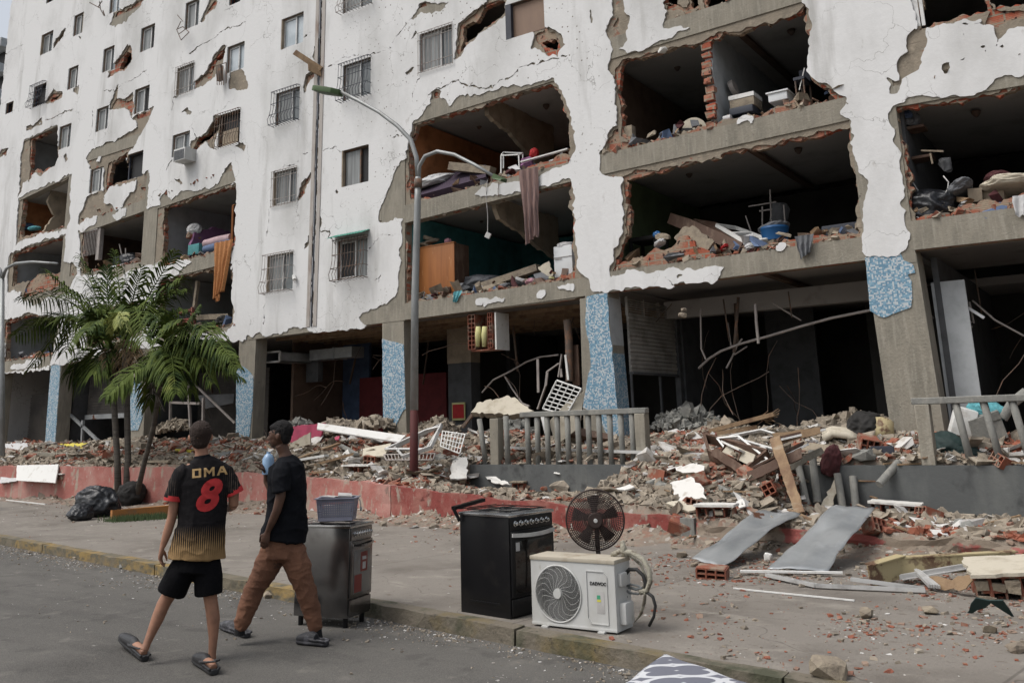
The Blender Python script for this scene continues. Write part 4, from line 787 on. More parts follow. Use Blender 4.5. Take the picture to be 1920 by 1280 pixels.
def lump(name,label,cat,p,size,m,group=None,seed=0,rot=None,flatz=.6,n=2,lift=.3):
    """angular broken lump (hull of random points), or a crumpled soft bundle for cloth and plastic"""
    bm=bmesh.new();r=random.Random(seed);o3=Vector((r.random()*50,r.random()*50,r.random()*50));soft=m in SOFT
    sx,sy,sz=(size if isinstance(size,tuple)else(size,size*r.uniform(.6,.95),size*flatz));R_=Euler(rot or(r.uniform(-.3,.3),r.uniform(-.3,.3),r.uniform(0,6))).to_matrix()
    if soft:bmesh.ops.create_icosphere(bm,subdivisions=5,radius=.5)
    else:
        for k in range(26 if n==2 else 46):
            v=Vector((r.uniform(-1,1),r.uniform(-1,1),r.uniform(-1,1)));q=(abs(v.x)**5+abs(v.y)**5+abs(v.z)**5)**.2;bm.verts.new(v/q*.46*r.uniform(.86,1))
        h=bmesh.ops.convex_hull(bm,input=bm.verts);bmesh.ops.delete(bm,geom=[g for g in h['geom_interior']if isinstance(g,bmesh.types.BMVert)],context='VERTS')
        if n>2:bmesh.ops.subdivide_edges(bm,edges=bm.edges[:],cuts=1,use_grid_fill=True)
    for v in bm.verts:
        c=v.co.copy()
        if soft:
            w=sum((1-abs(noise.noise(c*f+o3))*2)*a for f,a in((2.3,.16),(5,.09),(11,.04)));c*=.92+w;c.z=max(c.z,-.36)
        else:c*=1+.12*noise.noise(c*7+o3)
        v.co=R_@Vector((c.x*sx*1.05,c.y*sy*1.05,c.z*sz*1.05))+Vector(p)+Vector((0,0,sz*lift))
    bmesh.ops.recalc_face_normals(bm,faces=bm.faces);bm.verts.index_update();vs=[v.co[:]for v in bm.verts];fs=[tuple(v.index for v in f.verts)for f in bm.faces];bm.free()
    return tag(mkobj(name,vs,fs,M[m],None,soft,True),label,cat,group)
def mound(label,p,size,m,seed):
    """low pile of broken pieces"""
    N=int(420*size[0]);r=np.random.default_rng(seed);a=r.random(N)*6.283;q=np.sqrt(r.random(N));X=p.x+q*np.cos(a)*size[0]*.7;Y=p.y+q*np.sin(a)*size[1]*.7
    Z=p.z-size[2]*.55+size[2]*.7*np.maximum(0,1-q**1.6)*(.75+.3*r.random(N))-.05;o=frags('debris_heap',N,X,Y,Z,.05,.24,M[m],.5,None,.7)
    o['label']=label;o['category']='debris heap';return o
def hollow_mb(c,size,rot,nx=3,nz=2,mi=0,wall=.016):
    """hollow clay block: real square channels running along its length (local y)"""
    b=MB();R_=Euler(rot).to_matrix();sx,sy,sz=size;c=Vector(c)
    for i in range(nx+1):x=-sx/2+sx*i/nx;b.box(c+R_@Vector((x,0,0)),(wall,sy,sz),R_,mi)
    for k in range(nz+1):z=-sz/2+sz*k/nz;b.box(c+R_@Vector((0,.001,z)),(sx-wall*.5,sy-.004,wall),R_,mi)
    return b
def hollow_brick(label,c,size=(.28,.3,.19),rot=(0,0,0),nx=3,nz=2,group=None,plaster=False,name='hollow_brick'):
    b=hollow_mb(c,size,rot,nx,nz)
    if plaster:
        R_=Euler(rot).to_matrix();b.box(Vector(c)+R_@Vector((0,0,size[2]/2+.02)),(size[0]+.03,size[1]+.04,.028),R_,1,.006);b.box(Vector(c)+R_@Vector((size[0]/2+.012,.0,0)),(.03,size[1]+.03,size[2]),R_,2,.006)
        o=b.build(name,[M['clay'],M['white_plaster_piece'],M['mortar_piece']])
    else:o=b.build(name,M['clay'])
    return tag(o,label,'brick',group)
M['clay']=mat('clay_block',(.22,.075,.045),.93,[((.15,.055,.038),.45,.65,4,(1,1,1)),((.24,.18,.135),.5,.6,6,(1,1,1))],bump=.3,bscale=30)
M['white_plaster_piece']=mat('white_fragment',(.58,.57,.54),.85,[((.40,.37,.32),.56,.7,5,(1,1,1))],bump=.25,bscale=18);M['mortar_piece']=mat('mortar_piece',(.26,.22,.165),.95,[((.17,.14,.11),.45,.66,5,(1,1,1))],bump=.9,bscale=22)
M['wood']=mat('weathered_wood',(.25,.17,.10),.85,[((.15,.09,.055),.45,.65,4,(1,1,.3)),((.33,.27,.2),.58,.7,6,(.3,1,1))],bump=.5,bscale=25);M['dark_wood']=mat('dark_brown_wood',(.085,.048,.032),.7,[((.16,.11,.08),.52,.7,6,(1,1,.3))],bump=.3)
M['orange_wood']=mat('orange_wood',(.33,.125,.035),.5,[((.24,.085,.025),.45,.65,2,(3,1,.3)),((.42,.2,.08),.62,.66,12,(1,1,.2))]);M['zinc']=mat('galvanised_sheet',(.37,.385,.39),.42,[((.26,.275,.285),.42,.6,1.1,(1,1,1)),((.48,.50,.52),.56,.72,2.0,(1,1,1)),((.14,.065,.04),.625,.645,1.9,(1,1,1))],metal=.5,bump=.12,bscale=5)
M['cloth_white']=flat('white_cloth',(.48,.48,.48),.9,.8,9);M['cloth_orange']=mat('orange_cloth',(.42,.19,.07),.9,[((.32,.13,.05),.5,.55,40,(1,1,1)),((.5,.28,.12),.6,.7,18,(1,1,1))],bump=.3,bscale=60)
M['cloth_brown']=mat('brown_striped_cloth',(.20,.13,.115),.9,[((.11,.075,.075),.5,.58,14,(3,1,.15)),((.28,.21,.19),.62,.7,14,(3,1,.15))]);M['cloth_grey']=flat('grey_cloth',(.13,.135,.145),.9,.6,14);M['maroon']=flat('maroon_cloth',(.06,.016,.018),.9,.5,9)
M['pink_c']=flat('pink_cloth',(.42,.22,.26),.9);M['cloth_pink']=flat('pale_pink_cloth',(.42,.30,.32),.9);M['blue_c']=flat('blue_cloth',(.09,.13,.22),.9);M['teal_c']=flat('teal_cloth',(.10,.32,.36),.9);M['navy']=flat('dark_purple_mattress',(.045,.03,.05),.9);M['cream']=mat('cream_foam',(.46,.42,.34),.9,[((.33,.29,.22),.5,.7,5,(1,1,1))],bump=.3);M['yellow']=mat('yellow_sheet',(.52,.44,.05),.7,[((.38,.33,.1),.5,.7,4,(1,1,1))]);M['pinkp']=flat('pink_panel',(.42,.07,.13),.8)
M['blue_p']=mat('blue_plastic',(.015,.085,.22),.4);M['plastic_w']=mat('white_enamel',(.60,.62,.63),.35,[((.45,.46,.46),.55,.75,3,(1,1,1))]);M['bag']=mat('black_bin_bag',(.012,.013,.016),.32,[((.10,.105,.11),.60,.72,7,(1,1,1))],bump=1.0,bscale=9);M['green_d']=flat('dark_green_fabric',(.012,.03,.028),.7);M['foam_y']=mat('yellow_foam',(.52,.50,.24),.9,[((.40,.36,.17),.5,.7,6,(1,1,1))])
M['pole']=mat('galvanised_pole',(.26,.27,.27),.5,[((.20,.205,.20),.45,.6,3,(1,1,.4)),((.34,.34,.33),.6,.7,6,(1,1,.3))],metal=.4);M['pole_red']=mat('pole_red_paint',(.065,.012,.011),.75,[((.05,.012,.012),.5,.66,4,(1,1,1))]);M['lamp_green']=flat('green_lamp_body',(.06,.105,.04),.6);M['beige_metal']=mat('peeling_beige_metal',(.36,.30,.17),.75,[((.11,.06,.035),.52,.58,3,(1,1,1)),((.20,.16,.10),.6,.7,6,(1,1,1))])
# --- street lamps
def lamp(px,py,hmain,label,s=1.0,double=True):
    g=G(px,py,.12);x,y=g.x,g.y;t=thing('street_lamp',label,'street lamp',(x,y,.12))
    tx=.0
    b=MB();b.tube([(x,y,.1),(x+.02,y,1.2),(x+.03,y,2.06)],[.085,.083,.08],14);b.build('painted_base',M['pole_red'],t,True)
    p=FP(787,330,y)if double else None
    if double:
        b=MB();b.tube([(x+.03,y,2.06),FP(778,560,y),FP(783,380,y),FP(784,332,y)],[.08,.075,.07,.062],14);b.build('pole',M['pole'],t,True)
        b=MB();b.tube([FP(784,335,y),FP(781,295,y),FP(770,262,y-.05),FP(745,236,y-.1),FP(710,210,y-.15),FP(670,188,y-.2),FP(638,172,y-.25)],[.055,.05,.048,.045,.042,.04,.038],10);b.build('arm',M['pole'],t,True)
        b=MB();b.tube([FP(784,345,y),FP(786,312,y),FP(797,293,y),FP(820,284,y),FP(852,290,y),FP(890,309,y),FP(925,330,y)],[.05,.045,.042,.04,.036,.034,.032],10);b.build('arm',M['pole'],t,True)
        b=MB();b.tube([FP(784,352,y),FP(784,336,y)],[.085,.085],14);b.build('collar',M['iron'],t,True)
        a=FP(640,172,y-.25);e=FP(596,166,y-.35);d=(e-a);u=Vector((0,1,0));w=.21
        b=MB();n_=d.normalized().cross(u).normalized()
        b.prism([(0,-w*.35),(.12,-w*.9),(d.length*.85,-w),(d.length,-w*.8),(d.length,w*.8),(d.length*.85,w),(.12,w*.9),(0,w*.35)],a-n_*.03,d.normalized(),u,n_*.12);o=b.build('lamp_head',M['lamp_green'],t);bevel(o,.015)
        b=MB();b.prism([(.3,-w*.7),(d.length*.9,-w*.7),(d.length*.9,w*.7),(.3,w*.7)],a-n_*.045,d.normalized(),u,n_*.012);b.build('lens',M['iron_grey'],t)
        q=FP(932,334,y);b=MB();b.box(q+Vector((.05,0,-.02)),(.22,.2,.07),(0,.5,0),0,.02);b.build('lamp_bracket',M['lamp_green'],t)
        b=MB();b.bbox(x-.2,x+.2,y-.2,y+.2,.118,.2);b.build('footing',M['redp'],t)
    return t
lamp(775,965,7,'tall double-armed street lamp with dark red base standing before the middle openings')
g=G(3,925,.12);t=thing('street_lamp','far street lamp at the left edge whose grey arm curves over the palms','street lamp',(g.x,g.y,.12))
b=MB();b.tube([(g.x,g.y,.12),FP(3,700,g.y),FP(4,520,g.y)],[.1,.09,.07],10);b.build('pole',M['pole'],t,True)
b=MB();b.tube([FP(4,522,g.y),FP(12,503,g.y),FP(30,494,g.y),FP(60,491,g.y),FP(108,494,g.y)],[.07,.05,.05,.045,.035],8);b.build('arm',M['pole'],t,True)
b=MB();b.tube([FP(4,522,g.y),FP(0,505,g.y),FP(-20,485,g.y),FP(-50,470,g.y)],[.07,.05,.05,.045],8);b.build('arm',M['pole'],t,True)
# --- railings of cast concrete
def railing(label,px0,px1,top,posts,n,x0,x1,tilt=None,miss=()):
    t=thing('concrete_railing',label,'railing',((x0+x1)/2,-1.97,.98));Y=-1.97
    b=MB();b.bbox(x0,x1,Y-.075,Y+.075,top-.1,top);o=b.build('top_rail',M['concrete_gray'],t);bevel(o,.012,1)
    for xp in posts:b=MB();b.bbox(xp-.1,xp+.1,Y-.1,Y+.1,.97,top-.1);o=b.build('post',M['concrete'],t);bevel(o,.01,1)
    for k in range(n):
        if k in miss:continue
        xb=x0+(x1-x0)*(k+.6)/n;dx=(tilt or{}).get(k,0)
        if any(abs(xb-xp)<.14 for xp in posts):continue
        b=MB();b.tube([(xb-dx,Y,.96),(xb-dx*.5,Y,(top+.9)/2),(xb,Y,top-.09)],[.055,.052,.055],10);b.build('baluster',M['concrete_gray'],t,True)
    return t
r1=railing('middle grey concrete railing standing on the short plinth, its left end open',0,0,1.96,[-7.56,-10.75],12,-10.15,-7.44)
for x_,tl,zt in((-11.05,-.12,1.86),(-10.5,-.02,1.9)):
    b=MB();b.tube([(x_-tl*.2,-1.97,.96),(x_+tl,-1.97,zt)],.055,10);b.build('baluster',M['concrete_gray'],r1,True)
railing('right grey concrete railing on the long plinth, running out of the picture',0,0,1.95,[-2.86,.2],15,-3.0,2.6,{1:-.10,2:-.12,3:-.12,4:-.10,5:-.06})
# --- galvanised sheets leaning from the low wall
def sheet3(label,cs,seed): # 4 corners 3-D, buckled thin sheet
    c=[Vector(p)for p in cs];N=26;Mx=12;V=[];r=random.Random(seed);s=r.random()*9
    for i in range(N+1):
        for j in range(Mx+1):
            u,v=i/N,j/Mx;p=(c[0]*(1-u)+c[1]*u)*(1-v)+(c[3]*(1-u)+c[2]*u)*v
            e=1 if v>.97 or v<.03 else 0
            p.z+=.035+.012*math.sin(u*6+s)*math.sin(v*3+s)+.022*noise.noise(Vector((u*6,v*4,s)))+.045*noise.noise(Vector((u*2,v*2.2,s+3)));p.x+=.02*noise.noise(Vector((u*7,v*9,s+5)))*e
            p.y+=.03*noise.noise(Vector((u*9,s,2)))*e;V.append(p)
    n=len(V);V2=[v+Vector((0,0,-.006))for v in V];Fc=[];W_=Mx+1
    for i in range(N):
        for j in range(Mx):a=i*W_+j;Fc.append((a,a+1,a+W_+1,a+W_));Fc.append((n+a,n+a+W_,n+a+W_+1,n+a+1))
    for i in range(N):
        a=i*W_;Fc.append((a,a+W_,n+a+W_,n+a));a+=Mx;Fc.append((a+W_,a,n+a,n+a+W_))
    for j in range(Mx):Fc.append((j+1,j,n+j,n+j+1));a=N*W_+j;Fc.append((a,a+1,n+a+1,n+a))
    return tag(mkobj('metal_sheet',V+V2,Fc,M['zinc'],None,True,True),label,'sheet metal')
sheet3('smaller left galvanised sheet leaning on the crumbled low wall, rusty at its foot',[G(1296,1055,.14),G(1422,962,.52),G(1502,964,.5),G(1358,1066,.14)],1)
sheet3('larger right galvanised sheet leaning on the low wall, with a round rust spot',[G(1440,1072,.14),G(1562,955,.62),G(1640,955,.62),G(1552,1074,.14)],4)
# --- long thin trims on the pavement
def trim(name,label,cat,pts,w,h,m,group=None,up=(0,0,1)):
    b=MB()
    for a,c in zip(pts[:-1],pts[1:]):b.bar(a,c,w,h,up=up)
    return tag(b.build(name,M[m]),label,cat,group)
def alu_profile(label,pts,w=.045):
    b=MB()
    for a,c in zip(pts[:-1],pts[1:]):
        a,c=Vector(a),Vector(c);s=(c-a).normalized().cross(Vector((0,0,1))).normalized()*w*.5
        b.bar(a+s,c+s,.007,.03);b.bar(a-s,c-s,.007,.03);b.bar(a,c,.006,.022);b.bar(a-Vector((0,0,.014)),c-Vector((0,0,.014)),w,.005)
    return tag(b.build('window_rail',M['alu']),label,'window rail')
trim('trim_strip','short white strip of trim lying alone on the pavement, nearest the road','trim',[G(1376,1102,.13),G(1412,1106,.13),G(1602,1125,.13)],.022,.012,'white_paint')
alu_profile('bent aluminium window rail lying below the right sheet of metal',[G(1438,1077,.16),G(1530,1097,.15),G(1735,1106,.15)])
trim('door_panel','white door edge lying flat at the foot of the metal sheets','door panel',[G(1388,1070,.16),G(1580,1073,.16)],.05,.02,'white_paint')
alu_profile('aluminium rail pointing at the cluster of broken bricks lower right',[G(1595,1085,.2),G(1733,1103,.15)],.04)
b=MB()
for dx in range(5):
    a=G(1712+dx*3,1066+dx*1,.24);c=G(1742+dx*5,1098+dx*.6,.17);b.bar(a,c,.014,.03)
tag(b.build('window_rail',M['alu']),'crumpled bundle of short aluminium rails before the bent beige frame','window rail')
# bent beige door frame
t=thing('door_frame','bent peeling beige metal door frame with aluminium track, lower right','door frame',G(1740,1080,.12))
p0,p1,p2=G(1630,1080,.22),G(1690,1062,.27),G(1905,1050,.3)
for nm,a,c,h,m in(('jamb',p0,p1,.20,'beige_metal'),('head',p1,p2,.16,'beige_metal')):
    b=MB();b.bar(a,c,.02,h);b.bar(a+Vector((0,.05,h/2)),c+Vector((0,.05,h/2)),.12,.012);b.build(nm,M[m],t)
b=MB()
for k in range(3):b.bar(p1+Vector((.0,-.06-.03*k,-.08+.0*k)),p2+Vector((0,-.05-.03*k,.04)),.012,.04)
b.bar(p1+Vector((0,-.09,-.1)),p2+Vector((0,-.08,.02)),.12,.008);b.build('track',M['alu'],t)
slab4('sheet_scrap','crumpled brown sheet of metal lying under the bent beige frame','sheet metal',[G(1740,1085,.2),G(1830,1082,.3),G(1800,1108,.16),G(1762,1104,.14)],.01,'wood',jag=.03,seed=4)
slab4('roofing_scrap','dark green crumpled scrap of sheet near the lower right corner','sheet metal',[G(1806,1140,.13),G(1830,1126,.24),G(1880,1126,.25),G(1902,1148,.14),G(1858,1143,.18)],.012,'green_d',jag=.015,seed=6)
# brick masses
def brick_mass(label,c,rotz,nx,ny,nz,cell=.14,plaster='white_plaster_piece',tilt=(0,0),name='wall_fragment',L=.3):
    b=MB();R_=Euler((tilt[0],tilt[1],rotz)).to_matrix();c=Vector(c);w=.016
    W_,H_=nx*cell,nz*cell;D_=ny*L
    for i in range(nx+1):
        for j in range(ny):b.box(c+R_@Vector((-W_/2+i*cell,-D_/2+(j+.5)*L,H_/2)),(w+.004*(i%2),L*random.uniform(.7,.97),H_),R_,0,.012)
    for k in range(nz+1):
        for j in range(ny):b.box(c+R_@Vector((0,-D_/2+(j+.5)*L,k*cell)),(W_*random.uniform(.8,1),L*random.uniform(.75,.95),w+.002*(k%2)),R_,0,.010)
    for j in range(ny-1):b.box(c+R_@Vector((0,-D_/2+(j+1)*L,H_/2)),(W_*.96,.03,H_*.96),R_,2,.006)
    for k in range(int(nx*nz*ny*.45)):b.box(c+R_@Vector(((random.randrange(nx)+.5)*cell-W_/2,-D_/2+random.uniform(.01,.06),(random.randrange(nz)+random.uniform(.2,.6))*cell)),(cell*.9,.06,cell*random.uniform(.3,.9)),R_,2,.015)
    n_=7;P=jagpoly([(-W_/2-.03,-D_/2-.03),(W_/2+.03,-D_/2-.02),(W_/2+.02,D_/2+.03),(-W_/2-.03,D_/2+.02)],.025,.08,int(abs(c.x*100)))
    k0=len(b.f);b.prism(P,c+R_@Vector((0,0,H_+.012)),R_@Vector((1,0,0)),R_@Vector((0,1,0)),R_@Vector((0,0,.03)),1)
    b.mi[k0]=2
    return tag(b.build(name,[M['clay'],M[plaster],M['mortar_piece']]),label,'wall fragment')
brick_mass('large fragment of hollow brick wall with cream plaster, lower right corner',G(1885,1118,.10),.22,4,2,2,.12,'cream',(.10,-.07))
brick_mass('hollow brick wall fragment with a white face inside the tumbled window frames',HIT(1372,878)+Vector((.1,.1,.12)),-.5,3,1,1,.12,tilt=(-.35,.3),L=.55)
brick_mass('hollow brick piece lying on the rubble edge above the pier of the low wall',HIT(1345,968),.15,4,1,1,.12)
brick_mass('white-topped wall fragment against the long plinth beside the right metal sheet',HIT(1680,968)+Vector((0,.05,.02)),.06,5,1,1,.13,tilt=(0,.06),L=.35)
brick_mass('white-topped slab of wall on the rubble left of the tumbled door frame',HIT(675,888),.05,5,1,1,.13,L=.3)
brick_mass('upright brick and plaster block at the left end of the middle plinth',HIT(862,900)+Vector((0,0,.05)),.6,2,2,1,.13,tilt=(.6,.0),L=.3)
brick_mass('brown hollow brick fragment lying on the rubble near the far left',HIT(110,918),.02,6,1,1,.12)
brick_mass('cement block with a hole on the rubble in front of the middle plinth',HIT(978,925),.05,2,1,1,.12,'mortar_piece')
hollow_brick('hollow brick on its end on the terrace rubble left of the grey box',HIT(1630,845)+Vector((0,0,.1)),rot=(.3,.2,.5))
hollow_brick('broken hollow brick on the pavement at the foot of the left metal sheet',G(1336,1072,.18),(.3,.2,.1),(.1,.05,.2))
hollow_brick('hollow brick lying in the rubble between the palm and the middle shops',HIT(700,868)+Vector((0,0,.06)),rot=(.1,.1,.1))
# the block left hanging from the beam above the middle shops
t=thing('brick_fragment','piece of hollow brick wall with yellow foam hanging under the beam of the middle shops','wall fragment',FP(905,655,.12))
c0=FP(878,590,.12);c1=FP(918,652,.12);zt_=FP(905,588,.12).z;zb_=c1.z
for xa,xb in((c0.x,c0.x+.20),(FP(915,600,.12).x,FP(915,600,.12).x+.12)):
    b=MB()
    nz_=4;w=.014;H=(zt_-zb_)
    for i in range(3):x=xa+(xb-xa)*i/2;b.bbox(x-w/2,x+w/2,.1,.5,zb_,zt_)
    for k in range(9):z=zb_+H*k/8;b.bbox(xa,xb,.101,.5,z-w/2,z+w/2)
    b.bbox(xa,xb,.3,.34,zb_,zt_);b.build('brickwork',M['clay'],t)
b=MB();xr_=FP(921,600,.12).x+.09;b.bbox(xr_+.02,xr_+.06,.1,.62,zb_-.05,zt_);b.build('plaster_side',M['white_plaster_piece'],t)
b=MB();b.bbox(c0.x,xr_+.02,.5,.56,zb_-.02,zt_);b.bbox(c0.x+.05,xr_,.14,.5,zb_-.05,zb_-.02);b.build('plaster_back',M['clay'],t)
for px in(897,909):
    b=MB();p=FP(px,612,.14);q=FP(px-1,650,.14);b.tube([p,p*.6+q*.4,q],[.06,.075,.05],10);b.build('foam_roll',M['foam_y'],t,True)
# --- concrete fragment draped over the middle railing, grille behind it, white boards and frames
slab4('wall_fragment','cream crumbling slab of wall lodged on the left end of the middle railing','wall fragment',[FP(886,778,-1.9),FP(985,776,-1.9),FP(997,762,-1.9),FP(960,752,-1.5),FP(890,748,-1.9)],.14,'cream',jag=.03,seed=3,m2='mortar_piece',nrm=(0,-1,.5))
def grid(name,label,c4,nu,nv,r,m,cat='grille',frame=True,group=None):
    c=[Vector(p)for p in c4];b=MB()
    L=lambda u,v:(c[0]*(1-u)+c[1]*u)*(1-v)+(c[3]*(1-u)+c[2]*u)*v
    for i in range(nu+1):b.tube([L(i/nu,0),L(i/nu,1)],r*(1.5 if frame and i in(0,nu)else 1),5,False)
    for j in range(nv+1):b.tube([L(0,j/nv),L(1,j/nv)],r*(1.5 if frame and j in(0,nv)else 1),5,False)
    return tag(b.build(name,M[m],None,True),label,cat,group)
grid('window_grille','small white window grille standing tilted behind the middle railing',[FP(1044,713,-1.2),FP(1090,729,-1.2),FP(1062,778,-1.2),FP(1018,766,-1.2)],4,7,.014,'white_paint')
slab4('metal_sheet','curled grey metal flap leaning behind the middle railing','sheet metal',[FP(1095,732,-1.1),FP(1088,800,-1.1),FP(1042,835,-1.3),FP(1030,790,-1.3),FP(1060,757,-1.2)],.02,'concrete_gray',jag=.0,m2='cream')
slab4('board','long white board lying on the rubble before the tiled column left of the lamp post','board',[FP(596,793,-1.0),FP(760,815,-1.2),FP(748,829,-1.5),FP(594,803,-1.3)],.03,'white_paint',jag=0,nrm=(0,-1,1))
slab4('board','pale beige board lying under the window frames left of the lamp post','board',[HIT(680,838,.25),HIT(735,833,.25),HIT(720,852,.2),HIT(680,858,.15)],.03,'cream',jag=.01,nrm=(0,0,1))
slab4('wall_panel','magenta pink panel standing in the rubble behind the boy in black','panel',[FP(546,840,-.7),FP(546,800,-.7),FP(572,796,-.7),FP(612,793,-.7),FP(600,830,-.7)],.05,'pinkp',jag=.01)
slab4('board','pale board lying in front of the magenta panel','board',[FP(545,832,-1.2),FP(583,810,-1.2),FP(584,832,-1.2),FP(550,842,-1.2)],.03,'cream',jag=.01)
slab4('cloth','bright pink rag on the rubble in front of the magenta panel','cloth',[HIT(620,824,.1),HIT(637,818,.14),HIT(636,826,.1),HIT(622,828,.08)],.02,'pinkp',jag=.02)
def wframe(name,label,c4,w,d,m,cat='window frame',mid=True,pane=None):
    c=[Vector(p)for p in c4];n=(c[1]-c[0]).cross(c[3]-c[0]).normalized();b=MB()
    for i in range(4):b.bar(c[i],c[(i+1)%4],d,w,up=n.cross(c[(i+1)%4]-c[i]))
    if mid:b.bar((c[0]+c[1])/2,(c[3]+c[2])/2,d,w,up=n.cross(c[3]-c[0]))
    return tag(b.build(name,M[m]),label,cat)
wframe('window_frame','white aluminium window frame thrown just right of the lamp post',[FP(740,838,-2.2),FP(828,796,-2.0),FP(808,838,-2.6),FP(756,856,-2.8)],.045,.07,'alu')
wframe('window_frame','narrow aluminium frame lying behind the lamp post and the iron grille',[FP(722,842,-2.4),FP(800,806,-2.2),FP(826,800,-2.1),FP(800,842,-2.6)],.035,.05,'alu',mid=False)
grid('window_grille','bent iron grille of thin bars on the rubble right of the lamp post',[FP(720,852,-2.6),FP(816,850,-2.6),FP(812,862,-2.9),FP(724,862,-2.9)],14,1,.012,'iron_grey')
grid('window_grille','mangled white grid of bars between the lamp post and the middle railing',[FP(830,808,-2.1),FP(872,814,-2.1),FP(862,850,-2.6),FP(826,836,-2.5)],7,4,.01,'white_paint')
for k,(a,c,wd,lab,m)in enumerate([((555,862),(636,832),.12,'long weathered door jamb rising to the right before the magenta panel','wood'),((636,833),(668,852),.10,'short grey door jamb meeting the long jamb at its top','concrete_gray'),((590,872),(664,852),.06,'pale wooden strip lying below the tumbled door jamb','wood'),
        ((562,862),(612,856),.16,'white painted plank at the foot of the tumbled door jamb','white_paint')]):
    trim('door_jamb' if k<2 else 'plank',lab,'door jamb' if k<2 else 'plank',[HIT(*a,.12),HIT(*c,.2)],wd,.05,m)
for k,(a,c,wd,h,m,lab)in enumerate([((455,862),(492,850),.05,.02,'white_paint','thin white strip on the rubble between the two boys'),((700,878),(838,884),.1,.07,'concrete_gray','long grey concrete bar lying on the rubble behind the lamp post'),((580,892),(628,884),.12,.03,'wood','orange-brown plank on the edge of the low wall behind the silver stove'),
        ((330,845),(364,846),.07,.06,'yellow','yellow tube lying on the rubble left of the boy in the football shirt'),((148,845),(214,806),.07,.05,'alu','bent aluminium bar leaning behind the palm trunks'),((214,808),(285,815),.14,.02,'zinc','buckled grey sheet strip behind the palm trunks'),((300,812),(356,820),.12,.02,'concrete_gray','dark ridge strip in the rubble behind the boy in the football shirt'),
        ((60,852),(150,855),.2,.14,'concrete','long concrete lintel lying on top of the pink low wall at the left'),((225,865),(320,869),.14,.05,'mortar_piece','tan lintel piece on the pink low wall behind the palms'),((12,937),(85,945),.03,.02,'white_paint','thin white strip on the pavement at the far left'),
        ((940,840),(1330,853),.08,.05,'alu','long grey rail lying behind the balusters of the middle railing'),((215,830),(272,838),.24,.18,'mortar_piece','thick fallen wall piece between the palm trunks')]):
    trim('bar' if k not in(3,)else 'tube',lab,'bar' if k!=3 else 'tube',[HIT(*a,.07),HIT(*c,.07)],wd,h,m)
# flat white and pale fragments
for k,(pts,lab,m,th)in enumerate([
    ([(32,872),(109,870),(104,905),(30,900)],'white panel leaning on the pink low wall at the left','white_paint',.03),
    ([(1256,905),(1296,893),(1320,915),(1322,938),(1270,938)],'large white broken board on the stair rubble behind the pedestal fan','white_plaster_piece',.03),
    ([(1266,876),(1300,868),(1321,873),(1318,887),(1280,886)],'white flake of plaster just above the large white broken board','white_plaster_piece',.05),
    ([(1538,950),(1564,898),(1578,905),(1556,952)],'white board fragment propped against the long plinth','cream',.03),
    ([(902,890),(930,893),(958,908),(930,906)],'curved white flake in front of the left end of the middle plinth','white_plaster_piece',.02),
    ([(1248,942),(1270,938),(1312,952),(1290,958)],'pale pinkish board piece at the rubble edge below the large white board','cream',.03),
    ([(1380,940),(1392,934),(1398,948),(1386,952)],'small white tile on the rubble right of the large white board','white_plaster_piece',.02),
    ([(1152,915),(1180,907),(1190,912),(1172,918)],'small white flake beside a dark pan at the foot of the stairs','white_plaster_piece',.03),
    ([(0,832),(50,830),(54,845),(20,848)],'white crumpled sheet on the rubble at the left edge','cloth_white',.03),
    ([(110,832),(165,830),(152,842),(146,848),(138,838)],'yellow sheet curling on the rubble right of the leftmost tiled column','yellow',.02),
    ([(395,850),(432,845),(420,862),(404,860)],'pale grey board behind the shoulder of the boy in the football shirt','plinth',.03),
    ([(1222,838),(1262,832),(1255,850),(1228,848)],'grey triangular slab right of the middle railing','concrete_gray',.05),
    ([(1490,828),(1540,832),(1600,842),(1540,850),(1500,844)],'tan broken wall slab on top of the rubble before the dark right shop','mortar_piece',.1),
    ([(0,885),(40,885),(30,902),(0,905)],'grey-white panel scrap at the left edge below the pink wall','cloth_white',.03)]):
    cx_,cy_=sum(p[0]for p in pts)/len(pts),sum(p[1]for p in pts)/len(pts);y0_=HIT(cx_,cy_).y-(.12 if k in(0,3,4,8,9,13)else .38);Z=[FP(p[0],p[1],y0_+(cy_-p[1])*.011)for p in pts]
    if k==0:yb=float(np.interp(-29,RX,RY))-.22;Z=[FP(p[0],p[1],yb-(.22 if p[1]>890 else 0))for p in pts]
    if k==3:Z=[FP(p[0],p[1],-2.15-(.25 if p[1]>930 else 0))for p in pts]
    slab4('board_fragment' if m!='cloth_white' else 'sheet',lab,'board fragment' if m!='cloth_white' else 'sheet',Z,th,m,jag=.025 if k else .004,seed=k,nrm=(0,-.3,1),m2='mortar_piece' if th>.04 else None)
